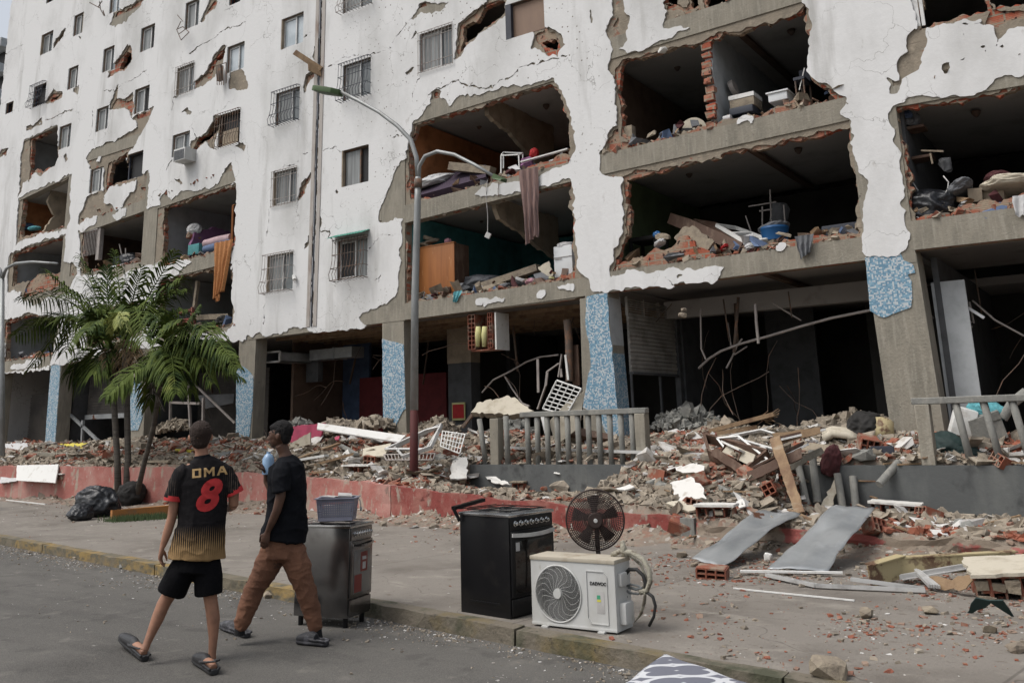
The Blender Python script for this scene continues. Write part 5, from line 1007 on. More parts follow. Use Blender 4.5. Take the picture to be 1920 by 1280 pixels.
# --- tumbled frames pile right of the stairs
Yp=-2.6
wframe('window_frame','big upright-tilted white and brown window frame on top of the stair rubble',[FP(1322,820,-2.3),FP(1440,852,-2.9),FP(1395,888,-3.2),FP(1330,850,-2.8)],.05,.17,'dark_wood',mid=False)
wframe('window_frame','white aluminium window frame lying on the brown one above the stair rubble',[FP(1345,822,-2.5),FP(1385,818,-2.6),FP(1440,862,-3.0),FP(1396,886,-3.2)],.03,.04,'white_paint',mid=False)
wframe('window_frame','rearmost white window frame of the heap, seen edge-on above the others',[FP(1368,818,-2.0),FP(1428,806,-2.0),FP(1480,822,-2.2),FP(1450,842,-2.4)],.03,.045,'alu',mid=False)
t=thing('door_frame','brown and white door frame leaning out of the heap, one leg reaching the low wall','door frame',FP(1495,960,-3.6))
for nm,a,c in(('leg',FP(1448,825,-3.0),FP(1496,960,-3.7)),('head',FP(1445,826,-3.0),FP(1536,805,-2.4)),('inner_leg',FP(1396,886,-3.25),FP(1505,832,-2.6))):
    a,c=Vector(a),Vector(c);b=MB();b.bar(a,c,.03,.20,up=(.3,-1,.2));b.build(nm,M['dark_wood'],t)
    b=MB();b.bar(a+Vector((.10,-.03,.0)),c+Vector((.10,-.03,0)),.03,.03,up=(.3,-1,.2));b.build(nm+'_edge',M['white_paint'],t)
trim('plank','white pole standing up behind the left corner of the frame heap','plank',[FP(1312,850,-2.0),FP(1338,810,-1.9)],.06,.06,'white_paint')
for k,(a,c,m,lab)in enumerate([((1332,808),(1452,776),'wood','splintered timber slab on top of the heap at the dark shop mouth'),((1345,812),(1420,800),'wood','lower splintered timber under the slab at the dark shop mouth')]):
    trim('timber',lab,'timber',[FP(*a,-1.2),FP(*c,-1.0)],.25,.07,m)
b=MB();rr=random.Random(3);p=FP(1436,785,-1.0)
for k in range(26):q=p+Vector((rr.uniform(-.12,.1),rr.uniform(-.1,.1),rr.uniform(-.05,.06)));b.tube([q,q+Vector((rr.uniform(.05,.22),rr.uniform(-.1,.1),rr.uniform(-.1,.12)))],.004,4,False)
tag(b.build('straw_bundle',M['wood']),'loose splinters and straw at the end of the timber slab','splinters')
for k,(p4,m,lab)in enumerate([([(1340,838,-3.0),(1404,880,-3.3),(1396,893,-3.3),(1332,852,-3.0)],'dark_wood','dark brown board under the left side of the tumbled frames'),([(1368,832,-2.95),(1416,852,-3.1),(1408,872,-3.15),(1352,848,-3.0)],'cream','pale board leaning inside the tumbled frames'),
    ([(1400,884,-3.4),(1502,838,-3.1),(1504,858,-3.15),(1404,902,-3.45)],'dark_wood','broad dark brown board rising to the right at the front of the frame heap'),([(1442,822,-3.25),(1462,816,-3.2),(1508,958,-4.0),(1490,962,-4.0)],'wood','long brown plank tilted down from the frame heap to the low wall'),
    ([(1448,812,-2.9),(1538,800,-2.6),(1538,812,-2.6),(1456,832,-2.95)],'wood','brown board pointing right from the top of the frame heap'),([(1475,868,-2.6),(1540,838,-2.4),(1546,848,-2.4),(1482,882,-2.6)],'concrete','grey brown slab right of the tilted long plank')]):
    slab4('broken_board',lab,'board',[FP(*q)for q in p4],.04,m,jag=.008,seed=40+k,nrm=(0,-1,.3))
# fallen balusters
GB='fallen balusters in front of the long plinth'
for(a,c,lab,ya,yc)in[((1493,852),(1513,948),'leftmost fallen round concrete baluster, leaning on the long plinth',-2.15,-2.5),((1522,845),(1533,942),'second fallen round concrete baluster standing almost upright at the plinth',-2.15,-2.4),((1570,888),(1580,950),'short round concrete baluster behind the propped white board',-2.15,-2.3),((1599,893),(1605,950),'short round baluster standing alone against the long plinth',-2.15,-2.3),((1685,866),(1648,908),'round concrete baluster hanging over the edge of the long plinth',-1.95,-2.35)]:
    b=MB();b.tube([FP(*a,ya),FP(*c,yc)],.058,12);tag(autosmooth(b.build('baluster',M['concrete_gray'])),lab,'baluster',GB)
lump('cloth','dark maroon cloth bundle drooping over the plinth between the balusters','cloth',FP(1558,868,-2.1),(.26,.2,.5),'maroon',seed=5,rot=(.1,.3,.2),lift=0)
b=MB();p=FP(1656,853,-1.75);b.box(p,(.34,.06,.27),(.1,0,.05));tag(bevel(b.build('plastic_box',M['iron_dark'])),'small dark grey box upright on top of the long plinth','box')
b=MB()
for k in range(3):b.tube([FP(1545,822-k*5,-1.0+k*.12),FP(1562,812-k*3,-1.0+k*.12),FP(1590,815-k*3,-1.0+k*.12),FP(1606,826-k*4,-1.0+k*.12)],.07,8)
tag(b.build('mattress',M['cream'],None,True),'cream foam mattress folded at the mouth of the dark right shop','mattress')
b=MB();p=FP(1655,825,-.6);b.tube([p,p+Vector((.0,0,.12)),p+Vector((.02,.1,.3))],[.16,.2,.17],12);tag(b.build('sack',M['beige_metal'],None,True),'tan bucket-shaped sack between the folded mattress and the leaning bare column','sack')
lump('sack','black cloth mass right of the folded cream mattress','sack',FP(1625,815,-.5),(.7,.5,.45),'soot',seed=8)
# behind the right railing
lump('sack','dark green sack behind the right railing','sack',FP(1775,845,-1.2),(.8,.5,.5),'green_d',seed=5,lift=0)
lump('sack','long dark sack lying at the foot of the right railing balusters','sack',FP(1835,860,-1.3),(.8,.4,.28),'green_d',seed=6,lift=0)
b=MB();b.box(FP(1806,790,-.9),(.32,.3,.42),(.1,.35,.3),0,.01);tag(bevel(b.build('carton',M['white_paint'])),'white box tilted behind the right railing','box')
b=MB();b.box(FP(1848,800,-.9),(.46,.34,.36),(.1,-.25,.2),0,.03);b.box(FP(1862,782,-1.08),(.2,.02,.09),(.1,-.25,.2),0,.005);b.tube([FP(1880,785,-.8),FP(1898,755,-.75),FP(1925,735,-.7)],[.07,.075,.08],12)
tag(autosmooth(b.build('plastic_tank',M['concrete_gray'])),'grey plastic tank with a spout behind the right railing','tank')
lump('plastic_bag','pale blue crumpled plastic bag behind the right railing','bag',FP(1850,768,-.7),(.5,.3,.3),'teal_c',seed=9,lift=0)
# stuff near far left and palm
lump('rubbish_bag','black plastic rubbish bag at the foot of the palms','bag',G(182,968,.12),(.85,.6,.62),'bag',seed=12,rot=(0,.2,.4),n=3,lift=.42)
lump('rubbish_bag','smaller black bag end touching the big rubbish bag on its left','bag',G(150,975,.12),(.45,.4,.32),'bag',seed=14,n=3,lift=.42)
lump('mesh_sack','dark mesh sack behind the palm trunks','sack',G(216,950,.12)+Vector((0,.4,0)),(.6,.5,.55),'soot',seed=17,n=3,lift=.42)
lump('boulder','rounded tan boulder on the pavement between the two boys','boulder',G(462,942,.12),(.62,.5,.52),'mortar_piece',seed=21,n=3,lift=.42)
b=MB();A,B_=G(208,976,.12),G(296,968,.12);C1,D1=B_+Vector((.1,.9,0)),A+Vector((.1,.9,0))
for a,c in((A,B_),(B_,C1),(C1,D1),(D1,A)):b.bar(a+Vector((0,0,.1)),c+Vector((0,0,.1)),.09,.2)
tag(b.build('tree_planter',mat('orange_kerb',(.34,.15,.045),.88,[((.22,.14,.08),.5,.66,4,(1,1,1))],bump=.5)),'orange painted border around the foot of the palms','planter')
gm=mat('grass_blades',(.035,.06,.018),.8,[((.09,.09,.035),.55,.7,6,(1,1,1))]);b=MB()
rr=random.Random(5)
for k in range(1500):
    u=rr.random();p=A*(1-u)+(B_+Vector((.35,0,0)))*u+Vector((rr.gauss(.15,.16),rr.gauss(-.1,.09),0))
    h=rr.uniform(.04,.14);d=Vector((rr.uniform(-.05,.05),rr.uniform(-.04,.04),h));s=Vector((.006,.003,0));b.add([p-s,p+s,p+d],[(0,1,2)])
tag(b.build('grass',gm),kind='stuff')
lump('white_ball','small white ball on the pavement between the two metal sheets','ball',G(1442,1052,.12),(.1,.1,.1),'white_paint',seed=2,n=3,lift=.5)
# single stones
st=[((762,1160),.1,'pale stone standing against the kerb right of the silver stove',.0),((1062,1218),.22,'flat reddish stone in the gutter below the black stove',.0),((1095,1226),.13,'dark grey stone right of the flat reddish stone in the gutter',0),((1555,1270),.26,'pale rounded stone at the bottom edge right of the patterned quilt',.12),
      ((1625,1157),.17,'tan stone lying alone on the pavement in front of the aluminium rail',.12),((1745,1150),.14,'flat pale stone on the pavement left of the green scrap',.12),((1857,1186),.12,'low tan stone below the green scrap of sheet',.12),((1907,1222),.13,'brown and orange stone close to the right edge',.12),
      ((1278,1045),.16,'upright tan stone beside the left metal sheet',.12),((1302,1062),.10,'small round stone before the foot of the left metal sheet',.12),((258,1068),.13,'grey stone in the gutter behind the left hand of the boy in the football shirt',0),((232,1065),.14,'larger grey stone in the gutter near the far boy\'s hand',0),((505,1120),.14,'tan stone at the kerb between the two boys\' legs',0),((523,1118),.11,'rough tan stone touching the kerb by the brown trousers',0),((410,1100),.09,'small stone in the gutter right of the black shorts',0),((140,1048),.10,'small stone pair in the gutter below the yellow kerb',0),((55,1037),.1,'small stone in the gutter near the left edge',0),((1465,1042),.09,'small stone by the white ball',.12)]
for k,((px,py),s,lab,z)in enumerate(st):lump('stone',lab,'stone',G(px,py,z),s,'mortar_piece' if k not in(2,10,11)else 'concrete_gray',seed=100+k,flatz=.5,lift=.42)
# medium lumps of masonry scattered over the terrace
rr=random.Random(12);GRP='lumps of broken masonry in the rubble field'
KN=[('mortar_piece','tan lump of masonry'),('concrete_gray','grey lump of concrete'),('clay','red lump of brick'),('white_plaster_piece','white-faced flake of wall')]
def ZONE(p):
    x,y=p.x,p.y;ry=float(np.interp(x,RX,RY))
    if y<ry:return 'on the pavement '+('before the pink wall' if x<-11.8 else 'before the dark red wall' if x<-5.4 else 'beside the metal sheets')
    if x<-30:return 'before the leftmost shops'
    if x<-26:return 'left of the palm trunks'
    if x<-22:return 'behind the palm trunks'
    if x<-18:return 'behind the two boys'
    if x<-15:return 'near the magenta panel'
    if x<-12.6:return 'left of the lamp post'
    if x<-11.2:return 'just right of the lamp post'
    if x<-7.5:return 'behind the middle railing' if y>-1.9 else 'in front of the middle plinth'
    if x<-4.8:return 'on the stair rubble '+('near the dark shop mouth' if y>-1.6 else 'low down behind the pedestal fan' if y<-3.6 else 'below the tumbled frames')
    return 'behind the right railing' if y>-1.9 else 'between the long plinth and crumbled wall'
def SZ(s):return 'small' if s<.2 else 'medium' if s<.27 else 'large'
for k in range(190):
    px=rr.uniform(5,1910);x=0;y=rr.uniform(-1,1)
    t_=rr.random();py={0:rr.uniform(822,862)}.get(0)if px<860 else(rr.uniform(840,862)if px<1210 else(rr.uniform(850,965)if px<1500 else rr.uniform(975,1030)if rr.random()<.7 else rr.uniform(842,866)))
    if 860<px<1210 and rr.random()<.5:py=rr.uniform(918,940)
    if px<860 and rr.random()<.35:py=float(np.interp(px,[0,300,600,860],[925,950,985,1000]))-rr.uniform(0,14)
    kd=rr.choices(range(4),[5,3,4,2])[0];s=rr.uniform(.14,.36)*(1.25 if kd!=3 else 1.1)
    p=HIT(px,py)
    if p.y<float(np.interp(p.x,RX,RY))+.25:s*=.5
    lump('masonry_lump',SZ(s)+' '+KN[kd][1]+' '+ZONE(p),'masonry lump',p,(s,s*rr.uniform(.5,.9),s*(rr.uniform(.3,.6)if kd!=3 else .14)),{'clay':'shard_red','mortar_piece':'shard_tan'}.get(KN[kd][0],KN[kd][0]),GRP if kd==0 else GRP+(' of grey concrete' if kd==1 else ' of red brick' if kd==2 else ' with white faces'),seed=300+k,n=2,lift=.2)
GH='small hollow bricks broken in the rubble field'
for k in range(26):
    px=rr.uniform(20,1900);py=rr.uniform(835,862)if px<1200 else rr.uniform(880,1010);p=HIT(px,py)
    hollow_brick('small broken hollow brick '+ZONE(p),p+Vector((0,0,.05)),(.24,rr.uniform(.12,.3),.16),(rr.uniform(-.5,.5),rr.uniform(-.5,.5),rr.uniform(0,6)),3,2,GH)
GPl='splintered laths in the rubble field'
for k in range(34):
    px=rr.uniform(20,1900);py=rr.uniform(832,862)if px<1200 else rr.uniform(860,1010);p=HIT(px,py,.06);a=rr.uniform(0,3.1);L=rr.uniform(.3,.9)
    d=Vector((math.cos(a),math.sin(a)*.7,rr.uniform(-.15,.3)))*L/2;trim('lath',('short' if L<.5 else 'mid-length' if L<.7 else 'long')+' thin splintered lath '+ZONE(p),'lath',[p-d,p+d],rr.uniform(.025,.07),.02,rr.choice(['wood','wood','white_paint','alu'])if 0 else 'wood',GPl)
# ------------------------------------------------------------------ the two boys
class Fig:
    def __init__(s,px,py):
        s.B=G(px,py,0);s.aw=(s.B-CAM);s.aw.z=0;s.aw.normalize();s.rt=s.aw.cross(Vector((0,0,1))).normalized()
    def J(s,px,py,d=0.0):
        r=ray(px,py);o=s.B+s.aw*d;t=(o-CAM).dot(s.aw)/r.dot(s.aw);return CAM+r*t
def ring(b,pts,rad,ud,n=20,cap=True):
    """tube with elliptical rings: rad = [(a along ud, b across)...]"""
    base=len(b.v);k=len(pts);pts=[Vector(p)for p in pts]
    for i,p in enumerate(pts):
        d=(pts[min(i+1,k-1)]-pts[max(i-1,0)]).normalized();u=(ud[i]if isinstance(ud,list)else ud).copy();u=(u-d*u.dot(d)).normalized();w=d.cross(u);a,c=rad[i]
        for j in range(n):t=2*math.pi*j/n;b.v.append(tuple(p+u*math.cos(t)*a+w*math.sin(t)*c))
    for i in range(k-1):
        for j in range(n):b.f.append((base+i*n+j,base+i*n+(j+1)%n,base+(i+1)*n+(j+1)%n,base+(i+1)*n+j));b.mi.append(0)
    b.f.append(tuple(base+j for j in range(n))[::-1]);b.f.append(tuple(base+(k-1)*n+j for j in range(n)));b.mi+=[0,0]
def ball(b,c,r,axes=None,n=14):
    ax=axes or(Vector((1,0,0)),Vector((0,1,0)),Vector((0,0,1)));r=r if isinstance(r,tuple)else(r,r,r);base=len(b.v);c=Vector(c)
    for i in range(1,n):
        th=math.pi*i/n
        for j in range(n):ph=2*math.pi*j/n;b.v.append(tuple(c+ax[0]*r[0]*math.sin(th)*math.cos(ph)+ax[1]*r[1]*math.sin(th)*math.sin(ph)+ax[2]*r[2]*math.cos(th)))
    b.v.append(tuple(c+ax[2]*r[2]));b.v.append(tuple(c-ax[2]*r[2]));T_=base+(n-1)*n
    for i in range(n-2):
        for j in range(n):b.f.append((base+i*n+j,base+(i+1)*n+j,base+(i+1)*n+(j+1)%n,base+i*n+(j+1)%n));b.mi.append(0)
    for j in range(n):b.f.append((T_,base+j,base+(j+1)%n));b.f.append((T_+1,base+(n-2)*n+(j+1)%n,base+(n-2)*n+j));b.mi+=[0,0]
def sculpt(b,name,m,parent,vox=.007,smooth=4,disp=None):
    o=mkobj(name,b.v,b.f,m,parent);mo=o.modifiers.new('r','REMESH');mo.mode='VOXEL';mo.voxel_size=vox
    if smooth:ms=o.modifiers.new('s','SMOOTH');ms.factor=.5;ms.iterations=smooth
    bpy.context.view_layer.update();dg=bpy.context.evaluated_depsgraph_get();me=bpy.data.meshes.new_from_object(o.evaluated_get(dg));o.modifiers.clear();old=o.data;o.data=me;bpy.data.meshes.remove(old)
    if disp:
        me.update();off=worg(parent)if parent else Vector()
        nn=[v.normal.copy()for v in me.vertices]
        for v,nr in zip(me.vertices,nn):v.co+=nr*disp(v.co+off)
    me.polygons.foreach_set('use_smooth',[True]*len(me.polygons));me.update();return o
def hand(b,w,d,pn,side,curl=.5,s=1.0):
    """w wrist, d pointing to the fingers, pn palm normal, side = towards the thumb"""
    d=d.normalized();side=(side-d*side.dot(d)).normalized();pn=(pn-d*pn.dot(d)-side*pn.dot(side)).normalized()
    ring(b,[w-d*.015,w+d*.02*s,w+d*.055*s,w+d*.085*s],[(.024*s,.019*s),(.031*s,.018*s),(.040*s,.017*s),(.038*s,.013*s)],side,14)
    for k,(off,L,r)in enumerate(((.029,.070,.0085),(.0095,.080,.009),(-.0095,.075,.0085),(-.028,.058,.0075))):
        p=w+d*(.078-abs(k-1)*.004)*s+side*off*s;dd=d+side*off*1.2;q=[p];a=0
        for f,c_ in((.42,.5),(.33,.8),(.25,.6)):a+=curl*c_;v=(dd*math.cos(a)+pn*math.sin(a)).normalized();q.append(q[-1]+v*L*f*s)
        b.tube(q,[r*s,r*s,r*.93*s,r*.8*s],8)
    p=w+d*.022*s+side*.026*s;b.tube([p,p+(side*.7+d*.6+pn*.35)*.034*s,p+(side*.75+d*1.35+pn*.7)*.040*s,p+(side*.62+d*1.9+pn*.9)*.043*s],[.0135*s,.012*s,.010*s,.008*s],8)
def shoe(name,heel,toe,m,parent,up=Vector((0,0,1)),strap=True):
    heel,toe=Vector(heel),Vector(toe);d=(toe-heel);L=d.length;d.normalize();side=d.cross(up).normalized();up2=side.cross(d)
    b=MB();P=[(0,.030),(.04,.040),(.3,.042),(.55,.046),(.75,.052),(.92,.044),(1,.02)]
    ring(b,[heel+d*L*f+up2*.022 for f,_ in P],[(w_,.022 if f<.97 else .014)for f,w_ in P],side,16)
    T2=[(.36,.034,.042),(.48,.044,.052),(.64,.050,.046),(.80,.050,.038),(.92,.040,.028),(.99,.022,.018)]
    ring(b,[heel+d*L*f+up2*(.03+h*.55)for f,_,h in T2],[(w_,h)for _,w_,h in T2],side,16)
    # raised rim around the heel and a back strap
    for f0,f1 in((0,.25),(.25,.5)):
        for sg in(-1,1):b.tube([heel+d*L*f0+side*sg*.036+up2*.045,heel+d*L*f1+side*sg*.041+up2*.052],.011,6)
    if strap:b.tube([heel+d*L*.42+side*.045+up2*.06,heel+d*L*.1+side*.047+up2*.09,heel-d*.012+up2*.10,heel+d*L*.1-side*.047+up2*.09,heel+d*L*.42-side*.045+up2*.06],.009,6)
    o=sculpt(b,name,m,parent,.0045,2);return o,up2
def skin(name,c):return mat(name,c,.5,[(tuple(q*.72 for q in c),.45,.7,9,(1,1,1))],spec=.35)
M['skin1']=skin('light_brown_skin',(.30,.155,.10));M['skin2']=skin('dark_brown_skin',(.085,.043,.028));M['hair1']=mat('dark_brown_hair',(.030,.017,.012),.7,bump=1,bscale=120,spec=.3);M['hair2']=mat('black_hair',(.008,.007,.007),.75,bump=1,bscale=140,spec=.3)
M['croc']=flat('black_rubber',(.02,.02,.022),.5,.7);M['shorts']=mat('black_shorts',(.004,.004,.005),.9,spec=.12,bump=.4,bscale=30);M['tee']=mat('black_tshirt',(.0055,.006,.008),.9,[((.010,.011,.014),.5,.7,5,(1,1,1))],spec=.12,bump=.4,bscale=25)
M['trousers']=mat('rust_brown_trousers',(.165,.078,.046),.95,[((.12,.056,.034),.45,.68,5,(1,1,.6))],bump=.5,bscale=30);M['sock']=flat('black_sock',(.012,.012,.013),.95,.6);M['red']=flat('jersey_red',(.40,.022,.024),.75,.75,9)
# ---- boy in the football shirt
K1=Fig(372,1240);J=K1.J;rt,aw,U=K1.rt,K1.aw,Vector((0,0,1))
def fn_jersey(n,ge,cur,b,nz,vec):
    dp=n.nodes.new('ShaderNodeVectorMath');dp.operation='DOT_PRODUCT';n.links.new(ge.outputs['Position'],dp.inputs[0]);dp.inputs[1].default_value=rt
    x,y,z=sepxyz(n,ge.outputs['Position']);u=dp.outputs['Value']
    tri=math_node(n,'ABSOLUTE',math_node(n,'SUBTRACT',math_node(n,'FRACT',math_node(n,'MULTIPLY',u,62)),.5))
    g=maprange(n,z,J0z+.30,J0z+.0,0,.62);st_=math_node(n,'GREATER_THAN',math_node(n,'ADD',tri,g),.58)
    base=mixc(n,math_node(n,'MULTIPLY',st_,maprange(n,z,J0z+.33,J0z+.1,.1,1)),cur,(.235,.15,.07))
    sh=math_node(n,'GREATER_THAN',tri,.40);rr_=math_node(n,'ABSOLUTE',math_node(n,'SUBTRACT',u,u0));far=math_node(n,'MULTIPLY',maprange(n,rr_,.15,.24),maprange(n,nz(30,(1,1,.15),2),.4,.6))
    far=math_node(n,'MULTIPLY',far,maprange(n,z,J0z+.38,J0z+.5));return mixc(n,math_node(n,'MULTIPLY',math_node(n,'MULTIPLY',sh,far),.7),base,(.20,.15,.11))
J0z=J(370,1046).z;u0=J(379,900).dot(rt)
M['jersey']=mat('black_gold_jersey',(.008,.007,.008),.85,spec=.15,bump=.25,bscale=40,fn=fn_jersey)
p1=thing('person','boy seen from behind in a black and gold football shirt and black shorts','person',(K1.B.x,K1.B.y,0))
b=MB();hc=J(376,817)
AX=(rt,aw,U)
ball(b,hc+U*.008,(.084,.096,.108),AX);ball(b,J(376,832)+aw*.03,(.066,.072,.075),AX) # skull, jaw
ring(b,[J(377,834),J(378,848),J(379,858),J(380,872)],[(.052,.055),(.052,.055),(.062,.06),(.10,.07)],rt)
for sg in(-1,1):ball(b,hc+rt*sg*.088-U*.014+aw*.012,(.012,.02,.031),AX,8)
ball(b,hc+aw*.10-U*.02,(.014,.02,.022),AX,8) # nose, on the far side
# torso inside the shirt, pelvis
ring(b,[J(380,866),J(380,890),J(380,930),J(377,985),J(374,1035),J(370,1070)],[(.12,.075),(.18,.095),(.165,.10),(.135,.09),(.15,.10),(.14,.10)],rt)
# arms
ring(b,[J(343,880),J(332,905),J(328,935),J(323,968),J(314,998),J(305,1024)],[(.052,.052),(.050,.05),(.043,.043),(.038,.038),(.036,.034),(.024,.021)],rt,14)
hand(b,J(304,1026),J(300,1050)-J(304,1026),aw*.5+rt*.8,aw+rt*.25-U*.1,.55,1.02)
ring(b,[J(419,880),J(431,905),J(438,928,.0),J(438,948,.02)],[(.052,.052),(.05,.05),(.044,.044),(.040,.040)],rt,14)
ring(b,[J(438,946,.02),J(432,950,.10),J(424,953,.19),J(414,954,.25)],[(.040,.038),(.037,.036),(.030,.028),(.024,.02)],U,14)
hand(b,J(413,954,.25),aw*.5-rt,-U*.6+aw*.2,U,.5,1.0)
# legs
hl,hr=J(352,1060),J(392,1060)
ring(b,[hl,J(335,1088,.05),J(316,1116,.10),J(306,1133,.11),J(296,1158,.11),J(283,1188,.10),J(275,1207,.08),J(270,1219,.07)],[(.085,.09),(.075,.08),(.055,.058),(.053,.056),(.050,.056),(.036,.040),(.030,.034),(.034,.038)],rt,16)
ring(b,[hr,J(396,1090),J(394,1118),J(397,1136),J(400,1160),J(400,1195),J(398,1222,.0),J(397,1242,.0)],[(.085,.09),(.075,.08),(.054,.058),(.052,.056),(.052,.056),(.036,.040),(.030,.034),(.034,.038)],rt,16)
# feet: heel to toes inside the clogs
hL,tL=G(272,1240,.0)+U*.0,G(226,1210,.0)+U*.045;hR,tR=G(402,1266,.0),G(366,1240,.0)
for h_,t_ in((hL,tL),(hR,tR)):
    d=(t_-h_);ring(b,[h_+d*.06+U*.045,h_+d*.2+U*.06,h_+d*.5+U*.06,h_+d*.8+U*.04],[(.030,.03),(.034,.036),(.038,.03),(.038,.016)],d.cross(U).normalized(),14)
body1=sculpt(b,'body',M['skin1'],p1,.0062,5)
# hair: close crop, thicker on top
b=MB();ball(b,hc+U*.030-aw*.012,(.091,.094,.096),AX,18);ring(b,[hc+U*.03-aw*.02,hc-U*.03-aw*.035,hc-U*.072-aw*.044,hc-U*.10-aw*.038],[(.089,.072),(.080,.060),(.062,.040),(.04,.025)],rt)
sculpt(b,'hair',M['hair1'],p1,.006,3,lambda c:.0035*noise.noise(c*60)+.003*noise.noise(c*25))
# shirt
b=MB()
ring(b,[J(379,857),J(380,866),J(381,878),J(381,905),J(381,945),J(377,985),J(371,1020),J(368,1047)],[(.068,.066),(.125,.08),(.185,.098),(.196,.118),(.187,.122),(.188,.125),(.212,.138),(.232,.148)],rt,26)
ring(b,[J(352,878),J(341,888),J(333,908),J(325,934)],[(.06,.07),(.072,.078),(.070,.074),(.071,.072)],(rt-U*.2).normalized(),18)
ring(b,[J(407,876),J(420,886),J(430,904),J(439,921)],[(.06,.07),(.072,.078),(.070,.074),(.071,.072)],(rt+U*.2).normalized(),18)
def wr(c):
    h=sst(J0z+.5,J0z,c.z);return .012*noise.noise(Vector((c.dot(rt)*9,c.dot(aw)*5,c.z*(3 if h>.4 else 7))))*(.5+float(h))+.007*(1-abs(noise.noise(Vector((c.dot(rt)*7+c.z*4,c.dot(aw)*3,c.z*6)))))**6+.004*noise.noise(c*22)
sh1=sculpt(b,'football_shirt',M['jersey'],p1,.0075,4,wr)
for A_,B2,u_ in((J(326.5,929),J(324.5,938.5),(rt-U*.2)),(J(437,916.5),J(440.5,925.5),(rt+U*.2))):
    b=MB();ring(b,[A_,B2],[(.074,.075),(.075,.076)],u_.normalized(),24);autosmooth(b.build('cuff',M['red'],p1))
b=MB();ring(b,[J(379,853),J(379.5,859)],[(.062,.062),(.072,.069)],rt,20);autosmooth(b.build('collar',M['tee'],p1))
# lettering, wrapped onto the back of the shirt
def decal(txt,c_px,height,width,m,tgt,parent,name,tilt=0.,shear=0.,fig=None,bold=.0,d=.003):
    bm=bmesh.new()
    if isinstance(txt,list):
        for q_ in txt:bm.faces.new([bm.verts.new((a,c,0))for a,c in q_])
        bmesh.ops.remove_doubles(bm,verts=bm.verts,dist=1e-4)
    else:
        fc=bpy.data.curves.new('t','FONT');fc.body=txt;fc.align_x='CENTER';fc.align_y='CENTER';fc.offset=bold;fc.shear=shear;fc.resolution_u=4;to=bpy.data.objects.new('t',fc);COL.objects.link(to)
        bpy.context.view_layer.update();me=bpy.data.meshes.new_from_object(to.evaluated_get(bpy.context.evaluated_depsgraph_get()));bpy.data.objects.remove(to);bm.from_mesh(me)
    bmesh.ops.triangulate(bm,faces=bm.faces);xs_=[v.co.x for v in bm.verts];ys_=[v.co.y for v in bm.verts];cx,cy=(max(xs_)+min(xs_))/2,(max(ys_)+min(ys_))/2;sx,sy=width/(max(xs_)-min(xs_)),height/(max(ys_)-min(ys_))
    for v in bm.verts:v.co.x=(v.co.x-cx)*sx;v.co.y=(v.co.y-cy)*sy
    for _ in range(5):
        es=[e for e in bm.edges if e.calc_length()>.016]
        if not es:break
        bmesh.ops.subdivide_edges(bm,edges=es,cuts=1);bmesh.ops.triangulate(bm,faces=bm.faces)
    bt=BVHTree.FromPolygons([v.co+worg(parent)for v in tgt.data.vertices],[p.vertices[:]for p in tgt.data.polygons]);O=fig.J(*c_px,-.6);cs,sn=math.cos(tilt),math.sin(tilt);V=[]
    for v in bm.verts:
        x,y=v.co.x*cs-v.co.y*sn,v.co.x*sn+v.co.y*cs;o_=O+fig.rt*x+U*y;h=bt.ray_cast(o_,fig.aw);p=h[0]if h[0]else o_+fig.aw*.6;V.append(p-fig.aw*d)
    fs=[tuple(v.index for v in f.verts)for f in bm.faces];bm.free();return mkobj(name,V,fs,m,parent)
M['gold']=flat('gold_print',(.36,.235,.10),.6,.8,20)
def sh_(x0,Q_):return[[(x0+a,c)for a,c in q_]for q_ in Q_]
OMA=sh_(0,[[(0,0),(.8,0),(.8,.2),(0,.2)],[(0,.8),(.8,.8),(.8,1),(0,1)],[(0,.2),(.22,.2),(.22,.8),(0,.8)],[(.58,.2),(.8,.2),(.8,.8),(.58,.8)]])+sh_(1.05,[[(0,0),(.2,0),(.2,.62),(.2,1),(0,1)],[(.75,0),(.95,0),(.95,1),(.75,1),(.75,.62)],[(.2,.62),(.475,.25),(.475,.6),(.2,1)],[(.475,.25),(.75,.62),(.75,1),(.475,.6)]])+sh_(2.2,[[(0,0),(.22,0),(.31,.28),(.40,.50),(.46,.74),(.36,1)],[(.78,0),(1.0,0),(.64,1),(.36,1),(.46,.74),(.60,.50),(.69,.28)],[(.31,.28),(.69,.28),(.60,.50),(.40,.50)]])
decal(OMA,(394,889),.070,.275,M['gold'],sh1,p1,'name_lettering',.06,0,K1,.010)
decal('8',(393,935),.255,.20,M['red'],sh1,p1,'shirt_number',.0,.28,K1,.045)
# shorts
b=MB()
ring(b,[J(370,1030),J(370,1050),J(366,1072)],[(.15,.11),(.172,.125),(.19,.13)],rt,22)
ring(b,[J(352,1052),J(336,1078,.03),J(322,1109,.07)],[(.10,.11),(.115,.115),(.112,.115)],(rt+U*.25).normalized(),20);ring(b,[J(388,1052),J(390,1082),J(391,1113)],[(.10,.11),(.112,.115),(.108,.112)],rt,20)
sculpt(b,'shorts',M['shorts'],p1,.0085,4,lambda c:.009*noise.noise(Vector((c.x*9,c.y*9,c.z*4))))
shoe('clog',hL,tL,M['croc'],p1);shoe('clog',hR,tR,M['croc'],p1)
